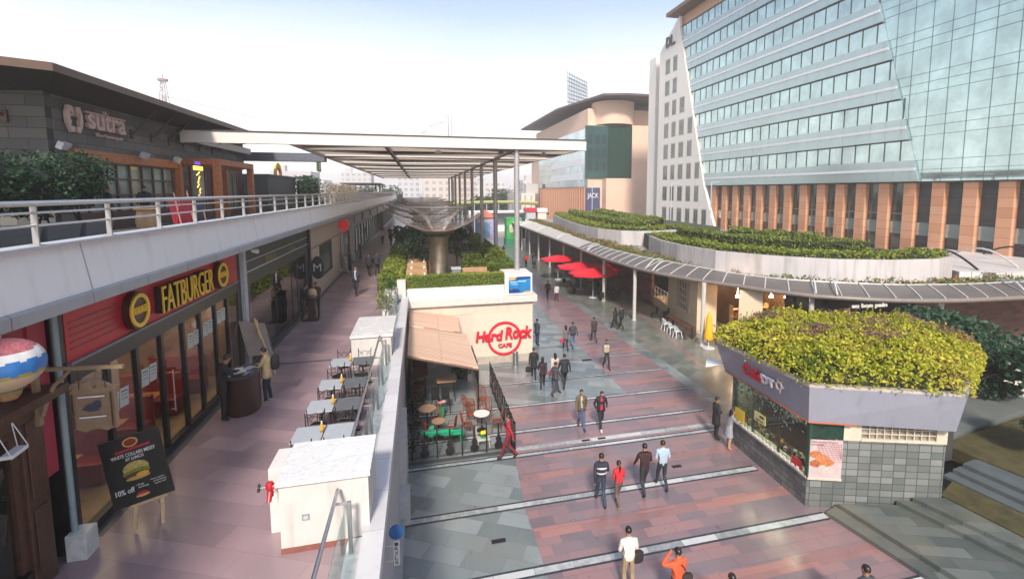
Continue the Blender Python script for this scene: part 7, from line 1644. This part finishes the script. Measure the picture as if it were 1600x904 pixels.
# ------------------------------------------------------------------ people
SKIN = mat('skin', (.30, .155, .095), .5, var=.05); SKINL = mat('skin_light', (.42, .24, .16), .5, var=.05)
HAIR = mat('hair_black', (.012, .009, .008), .4)
def cloth(c): return mat('cloth_%03d_%03d_%03d' % tuple(int(v * 999) for v in c), c, .8, var=.12, scale=14, bump=.15, bscale=30)
def ik(hip, foot, l1, l2, fwd_):
    d = foot - hip; L_ = min(d.length, l1 + l2 - .003); a = (l1 * l1 - l2 * l2 + L_ * L_) / (2 * L_); h = math.sqrt(max(0, l1 * l1 - a * a)); u = d.normalized()
    p = (fwd_ - u * fwd_.dot(u)).normalized(); return hip + u * a + p * h, hip + u * L_
def person(loc, heading, label, top, legs, pose='walk', ph=1, H=1.72, jacket=None, hair='short', shoe=(.02, .018, .016), arms=('swing', 'swing'), skin=None, female=False, lean=0., headtilt=0., skirt=None, bare=False, stripe=None, inner=None, sleeves=True):
    """one standing or walking figure: a single skinned body, hair and outer clothes as children; faces +Y before turning"""
    s = H / 1.72; wdt = .88 if female else 1.
    V3 = lambda x, y, z: Vector((x, y, z))
    ly = lambda z: math.tan(lean) * max(0, z - .9)
    hipz = .92 if pose == 'stand' else .895
    if pose == 'stand': ft = [V3(-.10, .03, .07), V3(.12, -.04, .07)]; heel = [0, 0]
    else:
        st_ = .30
        ft = [V3(-.07, st_ * ph, .08 if ph > 0 else .17), V3(.07, -st_ * ph, .08 if ph < 0 else .17)]; heel = [0 if ph > 0 else .10, 0 if ph < 0 else .10]
    P = []; E = []; Rr = []; lab = {}
    def v(p, r): P.append(p); Rr.append(r if isinstance(r, tuple) else (r, r)); return len(P) - 1
    def e(a, b, l): E.append((a, b)); lab[len(E) - 1] = l
    pel = v(V3(0, 0, .97), (.135 * (1.05 if female else 1), .105)); wst = v(V3(0, ly(1.10), 1.12), (.125 * wdt, .095)); che = v(V3(0, ly(1.3), 1.31), (.155 * wdt, .11)); nb = v(V3(0, ly(1.44), 1.435), (.085, .07)); 
    e(pel, wst, 'torso'); e(wst, che, 'torso'); e(che, nb, 'torso')
    hy = ly(1.5); nk = v(V3(0, hy + .01, 1.495), .052); h1 = v(V3(0, hy + .03 + headtilt * .05, 1.555), (.064, .072)); h2 = v(V3(0, hy + .025 + headtilt * .09, 1.625), (.076, .092)); h3 = v(V3(0, hy + .01 + headtilt * .12, 1.685), (.058, .072))
    e(nb, nk, 'skin'); e(nk, h1, 'skin'); e(h1, h2, 'skin'); e(h2, h3, 'skin')
    for i, sx in enumerate((-1, 1)):
        hp = V3(sx * .085, 0, hipz); hi = v(hp, .088); e(pel, hi, 'leg')
        kn, an = ik(hp, ft[i], .43, .42, V3(0, 1, 0)); kp = v(kn, .056); ca = v(kn.lerp(an, .35) + V3(0, -.012, 0), .054); ap = v(an, .038)
        e(hi, kp, 'leg'); e(kp, ca, 'shin'); e(ca, ap, 'shin')
        hl = v(an + V3(0, -.035, -.03), (.036, .036)); toe = v(an + V3(sx * .02, .15, -.045 - heel[i]), (.042, .028)); ball = v(an + V3(sx * .012, .09, -.035 - heel[i] * .7), (.045, .035))
        e(ap, hl, 'shoe'); e(ap, ball, 'shoe'); e(ball, toe, 'shoe')
        sh = v(V3(sx * .185 * wdt, ly(1.4), 1.385), .062); e(che, sh, 'torso')
        mode = arms[i]; S0 = P[sh]; front = (ph if i == 1 else -ph)
        if mode == 'swing': 
            f = .16 * front if pose == 'walk' else .02; el = S0 + V3(sx * .05, f * .8 - .02, -.27); wr = el + V3(sx * .01, f * .8 + .07, -.235)
        elif mode == 'fold': el = S0 + V3(sx * .05, -.02, -.27); wr = el + V3(-sx * .13, .20, .04)
        elif mode == 'phone': el = S0 + V3(sx * .04, .02, -.27); wr = el + V3(-sx * .08, .20, .12)
        elif mode == 'up': el = S0 + V3(sx * .20, .10, -.03); wr = V3(sx * .10, ly(1.5) + .15, 1.57)
        elif mode == 'reach': el = S0 + V3(sx * .03, .14, -.22); wr = el + V3(-sx * .04, .24, .0)
        elif mode == 'pocket': el = S0 + V3(sx * .10, -.06, -.26); wr = el + V3(-sx * .05, .11, -.17)
        elif mode == 'back': el = S0 + V3(sx * .07, -.10, -.25); wr = el + V3(-sx * .14, -.06, -.14)
        ep = v(el, .045); wp = v(wr, .029); um = v(S0.lerp(el, .45), .052); fm = v(el.lerp(wr, .35), .040)
        e(sh, um, 'arm'); e(um, ep, 'arm'); e(ep, fm, 'fore'); e(fm, wp, 'fore')
        d = (wr - el).normalized(); side = V3(1, 0, 0) if abs(d.x) < .9 else V3(0, 1, 0); side = (side - d * side.dot(d)).normalized(); nrm = d.cross(side)
        if mode in ('swing', 'pocket', 'back'): side = V3(0, 1, 0); side = (side - d * side.dot(d)).normalized(); nrm = d.cross(side)
        pa = v(wr + d * .055, (.034, .020)) ; e(wp, pa, 'skin')
        inw = V3(-sx, 0, 0); inw = (inw - d * inw.dot(d)); inw = inw.normalized() if inw.length > .05 else nrm
        for q in range(4):
            b0 = wr + d * .05 + side * (.024 - .016 * q); l_ = (.066, .074, .069, .054)[q]
            a0 = v(b0, .009); a1 = v(b0 + d * (.03 + l_ * .45) + inw * .006, .0085); a2 = v(b0 + d * (.03 + l_ * .82) + inw * .022, .007); e(a0, a1, 'skin'); e(a1, a2, 'skin')
        b0 = wr + d * .02 + side * .022; a0 = v(b0, .011); a1 = v(b0 + d * .03 + side * .022 + inw * .008, .0095); a2 = v(b0 + d * .058 + side * .028 + inw * .018, .008); e(a0, a1, 'skin'); e(a1, a2, 'skin')
    me = bpy.data.meshes.new('person'); me.from_pydata([tuple(p) for p in P], E, []); me.update()
    ob = bpy.data.objects.new('person', me); COL.objects.link(ob)
    sk = ob.modifiers.new('s', 'SKIN'); sk.use_smooth_shade = True
    sv = me.skin_vertices[0].data
    for i, r in enumerate(Rr): sv[i].radius = (r[0] * 1.16, r[1] * 1.16) if r[0] > .03 else r
    sv[0].use_root = True
    su = ob.modifiers.new('u', 'SUBSURF'); su.levels = 1; su.render_levels = 1
    dg = bpy.context.evaluated_depsgraph_get(); ev = ob.evaluated_get(dg).to_mesh()
    body = MB(); body.add([tuple(q.co) for q in ev.vertices], [tuple(q.vertices) for q in ev.polygons])
    ob.evaluated_get(dg).to_mesh_clear(); bpy.data.objects.remove(ob); bpy.data.meshes.remove(me)
    sm = skin or SKIN
    tm, lm_, shm = cloth(top), cloth(legs), cloth(shoe); mats = [sm, tm, lm_, shm, cloth(stripe) if stripe else tm, cloth(inner) if inner else tm]
    segs = [(P[a], P[b], lab[i], min(Rr[a][0], Rr[b][0])) for i, (a, b) in enumerate(E)]
    mi = []
    for f in body.f:
        c = Vector((0, 0, 0))
        for j in f: c += Vector(body.v[j])
        c /= len(f); best = None
        for a, b, l_, r in segs:
            ab = b - a; tt = max(0, min(1, (c - a).dot(ab) / max(1e-9, ab.length_squared))); dd = (c - a - ab * tt).length - r
            if best is None or dd < best[0]: best = (dd, l_)
        l_ = best[1]
        if l_ == 'torso': k = 1 if c.z > .93 else 2
        elif l_ == 'leg': k = 2
        elif l_ == 'shin': k = 0 if bare else 2
        elif l_ == 'shoe': k = 3
        elif l_ in ('arm',): k = 1
        elif l_ == 'fore': k = 1 if sleeves else 0
        else: k = 0
        if False and stripe and (1.20 < c.z < 1.235 or 1.06 < c.z < 1.085 or (l_ in ('arm', 'fore') and 1.14 < c.z < 1.17)): k = 4
        if k == 1 and inner and l_ == 'torso' and abs(c.x) < .05 + .02 * (c.z < 1.2) and c.y > ly(c.z) + .02: k = 5
        mi.append(k)
    body.m = mi
    hc = P[h2]; 
    # face: nose, ears, eyes, mouth joined to the body mesh
    def addm(vs, fs, k): body.add(vs, fs, k)
    nb_ = hc + V3(0, .088, -.005)
    addm([nb_ + V3(0, -.012, .03), nb_ + V3(-.013, -.012, -.018), nb_ + V3(.013, -.012, -.018), nb_ + V3(0, .018, -.014), nb_ + V3(0, -.01, -.024)], [(0, 1, 3), (0, 3, 2), (1, 4, 3), (4, 2, 3), (0, 2, 4, 1)], 0)
    for sx in (-1, 1):
        body.lathe([(0, -.006), (.008, -.003), (.009, 0), (.008, .003), (0, .006)], tuple(hc + V3(sx * .028, .083, .018)), 8, mi=3)
        body.lathe([(0, -.026), (.009, -.018), (.012, 0), (.010, .018), (0, .026)], tuple(hc + V3(sx * .079, .0, .0)), 8, .7, 1.3)
    body.box(*(hc + V3(-.02, .079, -.042)), *(hc + V3(.02, .084, -.036)), mi=5 if False else 3)
    body.v = [(x * s, y * s, z * s) for x, y, z in body.v]
    z0 = min(q[2] for q in body.v); 
    me_off = z0
    body.v = [(x, y, z - me_off) for x, y, z in body.v]
    o = body.build('person', mats, None, True); o.location = loc; o.rotation_euler = (0, 0, heading)
    tag(o, label, 'person')
    fix = lambda mb: setattr(mb, 'v', [(x * s, y * s, z * s - me_off) for x, y, z in mb.v])
    # hair
    hb = MB(); n1, n2 = 9, 16; rx, ry, rz = .088, .105, .100
    for i in range(n1 + 1):
        a = math.pi * .60 * i / n1
        for j in range(n2):
            b = 2 * math.pi * j / n2; fr_ = max(0, math.sin(b))
            aa = a * (1 - .38 * fr_)
            w2 = 1 + .03 * math.sin(7 * b + i) - .10 * (i / n1) ** 3
            hb.v.append(tuple(hc + V3(rx * w2 * math.sin(aa) * math.cos(b), ry * w2 * math.sin(aa) * math.sin(b) - .012, rz * math.cos(aa) + .012)))
    hb.f = [(i * n2 + j, (i + 1) * n2 + j, (i + 1) * n2 + (j + 1) % n2, i * n2 + (j + 1) % n2) for i in range(n1) for j in range(n2)] + [tuple(n1 * n2 + j for j in range(n2))]
    hb.m = [0] * len(hb.f)
    if hair == 'pony': hb.tube([tuple(hc + V3(0, -.09, .03)), tuple(hc + V3(0, -.14, -.04)), tuple(hc + V3(0, -.13, -.18)), tuple(hc + V3(0, -.11, -.32))], [.025, .035, .032, .01], 8)
    if hair == 'long': hb.tube([tuple(hc + V3(0, -.05, .0)), tuple(hc + V3(0, -.07, -.10)), tuple(hc + V3(0, -.09, -.24))], [.085, .085, .05], 10)
    fix(hb); hb.build('hair', HAIR, o, True)
    if jacket:
        jc, hem = jacket; jm = cloth(jc); jb = MB(); n = 20; lv = []
        prof = [(hem, .185 if hem > .8 else .20, .135), (hem + .12, .172, .130), (1.10, .150, .118), (1.25, .170, .130), (1.36, .182, .120), (1.43, .115, .088)]
        for z, a, b in prof:
            for j in range(n):
                th_ = math.pi / 2 + (.30 if inner else .05) + (2 * math.pi - (.6 if inner else .10)) * j / (n - 1)
                jb.v.append((a * 1.13 * wdt * math.cos(th_), b * 1.15 * math.sin(th_) + ly(z), z))
        jb.f = [(i * n + j, i * n + j + 1, (i + 1) * n + j + 1, (i + 1) * n + j) for i in range(len(prof) - 1) for j in range(n - 1)]; jb.m = [0] * len(jb.f)
        fix(jb); q = jb.build('jacket', jm, o, True); md = q.modifiers.new('solid', 'SOLIDIFY'); md.thickness = .012
        for i_, sx in enumerate((-1, 1)): pass
    if stripe:
        for z, a, b in ((1.27, .196, .148), (1.10, .172, .136)):
            kb = MB(); kb.lathe([(a - .01, z), (a, z + .006), (a, z + .026), (a - .01, z + .032)], (0, 0, 0), 20, 1, b / a); fix(kb); kb.build('sweater_stripe', cloth(stripe), o, True)
    if skirt:
        kb = MB(); kb.lathe([(.15, 1.0), (.165, .92), (.20, .72), (.22, skirt[1])], (0, 0, 0), 20, 1, .78); fix(kb); q = kb.build('skirt', cloth(skirt[0]), o, True)
    return o
BLK = (.014, .014, .017); NAVY = (.02, .025, .05); JEAN = (.06, .09, .17); GRY = (.08, .085, .09); KHA = (.30, .22, .14)
AWAY, TOW = 0, math.pi
PL = [
 ((6.52, 18.71, 0), R(172), 'person walking in an olive brown jacket over a pale shirt with blue jeans', (.11, .085, .05), JEAN, dict(ph=1, jacket=((.10, .075, .045), .82), inner=(.40, .36, .28))),
 ((7.30, 18.45, 0), R(178), 'person with bowed head in a black jacket open over a red shirt', BLK, BLK, dict(ph=-1, jacket=(BLK, .84), inner=(.50, .02, .08), headtilt=1., lean=.05, arms=('pocket', 'pocket'), shoe=(.5, .5, .5))),
 ((5.48, 13.72, 0), R(-8), 'person walking away in a navy sweater with white stripes and jeans', (.02, .022, .04), (.03, .045, .075), dict(ph=1, stripe=(.55, .55, .55), H=1.76, arms=('swing', 'phone'))),
 ((6.0, 13.53, 0), R(0), 'person with a ponytail in a red top and patterned leggings', (.50, .02, .03), (.12, .08, .07), dict(ph=-1, hair='pony', H=1.55, female=True, arms=('fold', 'fold'), shoe=(.4, .35, .3))),
 ((7.09, 13.91, 0), R(-6), 'person walking away in a dark maroon sweater with white cuffs', (.035, .012, .014), (.022, .024, .032), dict(ph=-1, H=1.78, arms=('swing', 'phone'))),
 ((7.81, 14.02, 0), R(-6), 'person walking away in a light blue shirt and dark trousers', (.32, .42, .50), (.02, .024, .035), dict(ph=1, H=1.74, arms=('fold', 'fold'))),
 ((4.91, 10.38, 0), R(-5), 'person in a white shirt and khaki trousers photographing, cut off by the bottom edge', (.62, .57, .53), KHA, dict(pose='stand', H=1.72, arms=('phone', 'phone'), headtilt=.3)),
 ((5.75, 9.46, 0), R(10), 'person in an orange red sweater with a raised arm at the bottom edge', (.62, .09, .03), (.03, .03, .04), dict(pose='stand', H=1.72, arms=('up', 'phone'))),
 ((9.6, 7.97, 0), R(0), 'person with black hair, only the head showing at the bottom right', (.05, .05, .06), BLK, dict(pose='stand', H=1.72)),
 ((6.52, 8.5, 0), R(0), 'person whose dark hair barely shows at the bottom edge near the orange sweater', (.1, .1, .1), BLK, dict(pose='stand', H=1.70)),
 ((3.07, 17.1, 0), R(75), 'person in a dark red uniform striding along the patio fence', (.30, .015, .03), (.16, .012, .02), dict(ph=1, H=1.76, arms=('swing', 'fold'))),
 ((11.6, 16.55, 0), R(-100), 'person in a black coat with white collar standing at the kiosk window', BLK, BLK, dict(pose='stand', H=1.78, jacket=(BLK, .62), inner=(.5, .5, .5), arms=('fold', 'fold'))),
 ((11.62, 15.75, 0), R(-95), 'person in a grey skirt with bare legs leaning on the kiosk counter', (.22, .22, .26), (.3, .3, .3), dict(pose='stand', H=1.62, female=True, bare=True, skirt=((.24, .25, .30), .55), arms=('reach', 'reach'), hair='long', lean=.2, shoe=(.45, .15, .12), skin=SKINL)),
 ((10.19, 25.0, 0), R(180), 'person walking towards us in a beige vest with dark sleeves and black trousers', (.12, .11, .13), BLK, dict(ph=1, jacket=((.42, .36, .27), .98), headtilt=.5)),
 ((11.21, 29.73, 0), R(5), 'person in dark clothes walking away alone on the pink paving', (.03, .03, .035), (.03, .03, .035), dict(ph=1, jacket=((.03, .03, .034), .8))),
 ((9.46, 28.93, 0), R(0), 'person in a dark jacket and blue jeans beside the person with the red bag', (.04, .04, .06), (.08, .14, .26), dict(ph=-1, jacket=((.04, .04, .055), .9))),
 ((8.86, 28.55, 0), R(0), 'person in a grey knit top carrying a red bag', (.12, .11, .12), BLK, dict(ph=1, female=True, hair='long', H=1.64, jacket=((.13, .11, .11), .8))),
 ((13.79, 32.22, 0), R(20), 'person with long hair in black, left of a pair by the columns', BLK, BLK, dict(ph=1, female=True, hair='long', H=1.64, jacket=(BLK, .7))),
 ((14.25, 32.12, 0), R(20), 'person in a black suit, right of a pair by the columns', BLK, BLK, dict(ph=-1, H=1.75, jacket=(BLK, .82))),
 ((7.32, 29.99, 0), R(-60), 'person in a dark blue coat standing past the corner of the cream wall', (.03, .045, .07), (.03, .04, .06), dict(pose='stand', H=1.78, jacket=((.03, .045, .07), .8), arms=('phone', 'fold'))),
 ((5.8, 24.51, 0), R(-10), 'person in black with a long dark coat beside the litter bin', BLK, BLK, dict(ph=1, H=1.74, jacket=(BLK, .6), hair='short')),
 ((5.95, 23.17, 0), R(-15), 'person with long hair in black, leading the walking group past the sign', (.03, .02, .03), BLK, dict(ph=-1, female=True, hair='long', H=1.66, jacket=((.035, .015, .025), .75))),
 ((6.35, 22.17, 0), R(-70), 'person in a dark grey suit taking a wide stride in the walking group', (.05, .05, .06), (.045, .045, .055), dict(ph=1, H=1.72, jacket=((.05, .05, .06), .85))),
 ((7.05, 22.91, 0), R(-5), 'person in a black suit seen from behind in the walking group', (.016, .018, .028), (.016, .018, .028), dict(ph=-1, H=1.82, jacket=((.016, .018, .028), .82))),
 ((6.75, 23.6, 0), R(-5), 'person in a pale jacket with a red bag half hidden behind the black suit', (.50, .42, .38), (.25, .1, .1), dict(ph=1, H=1.66, female=True, hair='long')),
 ((12.08, 41.8, 0), R(0), 'person in a white jacket and dark trousers near the red parasols', (.62, .62, .60), (.10, .03, .04), dict(ph=1, H=1.66, jacket=((.62, .62, .6), .88))),
 ((11.6, 43.2, 0), R(0), 'person in black with a touch of red beside the white jacket', BLK, BLK, dict(ph=-1, H=1.76, jacket=((.04, .01, .015), .8))),
 ((14.7, 44.9, 0), R(150), 'person in a grey top standing under the red parasol', (.16, .17, .16), BLK, dict(pose='stand', arms=('fold', 'fold'))),
 ((15.1, 63.76, 0), R(0), 'person in dark clothes far along the columns', BLK, BLK, dict(ph=1)),
 ((13.71, 62.36, 0), R(0), 'person in a red jacket far along the plaza', (.55, .02, .04), BLK, dict(ph=-1)),
 ((14.5, 60.67, 0), R(10), 'person in dark grey far along the plaza beside the red jacket', (.06, .06, .08), BLK, dict(ph=1)),
 ((16.0, 57.0, 0), R(180), 'person in black coming along the canopy far away', BLK, BLK, dict(ph=1)),
 ((11.0, 62.0, 0), R(180), 'person in a pale helmet grey jacket far past the first column', (.25, .27, .3), BLK, dict(ph=1)),
 ((10.4, 68.0, 0), R(180), 'person in a red top far past the first column', (.5, .04, .05), BLK, dict(ph=-1)),
 ((12.6, 74.0, 0), R(0), 'person in navy at the far end of the plaza', NAVY, BLK, dict(ph=-1)),
 ((-5.25, 14.02, 4), R(-55), 'person in black waiter clothes leaning over the curved podium', BLK, BLK, dict(pose='stand', H=1.76, arms=('reach', 'reach'), lean=.16, headtilt=.6)),
 ((-4.42, 14.95, 4), R(85), 'person in a beige jacket with a black backpack at the podium', (.48, .36, .20), (.02, .025, .045), dict(pose='stand', H=1.62, female=True, hair='short', arms=('reach', 'reach'), jacket=((.50, .38, .22), .80), shoe=(.5, .45, .4), skin=SKINL, headtilt=.5)),
 ((-5.5, 24.2, 4), R(-60), 'person in black leaning over the slim podium', BLK, BLK, dict(pose='stand', H=1.76, arms=('reach', 'reach'), lean=.2, headtilt=.8)),
 ((-5.0, 25.0, 4), R(170), 'person in dark red and black behind the slim podium', (.06, .015, .02), BLK, dict(pose='stand', H=1.72, arms=('reach', 'fold'), headtilt=.6)),
 ((-3.75, 29.66, 4), R(175), 'person in a dark suit walking towards us on the upper walkway', NAVY, (.02, .022, .03), dict(ph=1, H=1.74, jacket=(NAVY, .82), inner=(.5, .5, .55), arms=('phone', 'fold'))),
 ((-3.66, 36.32, 4), R(0), 'person in a black coat walking away, left of a pair on the walkway', BLK, BLK, dict(ph=1, H=1.7, jacket=(BLK, .72))),
 ((-3.12, 36.47, 4), R(0), 'person in a dark jacket walking away, right of a pair on the walkway', (.02, .022, .03), BLK, dict(ph=-1, H=1.78, jacket=((.02, .022, .03), .8))),
 ((-3.65, 62.0, 4), R(0), 'person in black far along the walkway on the left of a group', BLK, BLK, dict(ph=1)),
 ((-3.0, 64.0, 4), R(0), 'person in dark blue in the middle of the far walkway group', NAVY, BLK, dict(ph=-1)),
 ((-3.2, 56.1, 4), R(0), 'person nearest in the far walkway group, dressed in black', BLK, BLK, dict(ph=1)),
 ((-4.3, 58.6, 4), R(180), 'person in pale clothes by the shop windows far along the walkway', (.4, .4, .42), BLK, dict(ph=1)),
 ((-4.8, 66.0, 4), R(180), 'person in grey coming from the far end of the walkway', GRY, BLK, dict(ph=-1)),
 ((-11.6, 24.4, 8.6), R(30), 'person in a black top with green sleeves on the terrace', (.02, .02, .03), (.03, .04, .09), dict(pose='stand', H=1.74, arms=('pocket', 'fold'), jacket=(BLK, .95))),
 ((-12.0, 22.6, 8.6), R(-40), 'person in black beside the barrel table on the terrace', BLK, BLK, dict(pose='stand', H=1.7)),
 ((-9.2, 57, 8.6), R(180), 'person in pale clothes far along the terrace railing', (.45, .35, .3), (.3, .25, .25), dict(ph=1)),
]
for loc, hd, lb, tp, lg, kw in PL: person(loc, hd, lb, tp, lg, **kw)
# things carried
def bag(name, loc, rz, label, c, size, strap=None, smooth=True):
    t = thing(name, label, 'bag', loc, rz); cm = cloth(c); a, b, h = size
    MB().lathe([(0, 0), (.42, .01), (.5, .12), (.5, .8), (.36, .98), (0, 1)], (0, 0, 0), 14).build('body', cm, t, True)
    o = t.children[0]
    for q in o.data.vertices: q.co = (q.co.x * a, q.co.y * b, q.co.z * h)
    if strap: MB().tube(strap, .012, 6).build('strap', cm, t, True)
bag('shoulder_bag', (5.14, 10.36, .78), R(0), 'dark shoulder bag hanging at the hip of the white shirt photographer', (.02, .016, .015), (.34, .16, .30), [(0, 0, .28), (-.15, .05, .5), (-.42, 0, .62), (-.2, .16, .45)])
bag('shoulder_bag', (5.95, 9.36, .85), R(0), 'dark bag strap and bag on the orange sweater figure', (.03, .02, .02), (.28, .14, .28), [(0, 0, .25), (-.1, .0, .45), (-.2, -.08, .6)])
bag('backpack', (-4.42 + .24, 14.95 + .0, 4.98), R(80), 'black backpack on the figure in the beige jacket', BLK, (.30, .20, .42))
bag('handbag', (8.6, 28.5, .55), 0, 'red handbag held by the figure in the grey knit top', (.45, .02, .05), (.3, .14, .24), [(-.06, 0, .22), (0, 0, .38), (.06, 0, .22)])
bag('handbag', (6.48, 23.55, .5), 0, 'red handbag swinging beside the pale jacket figure', (.40, .03, .05), (.3, .14, .24), [(-.06, 0, .22), (0, 0, .38), (.06, 0, .22)])
bag('handbag', (5.5, 24.45, .42), 0, 'black bag carried by the figure beside the litter bin', BLK, (.34, .16, .3), [(-.06, 0, .28), (0, 0, .42), (.06, 0, .28)])
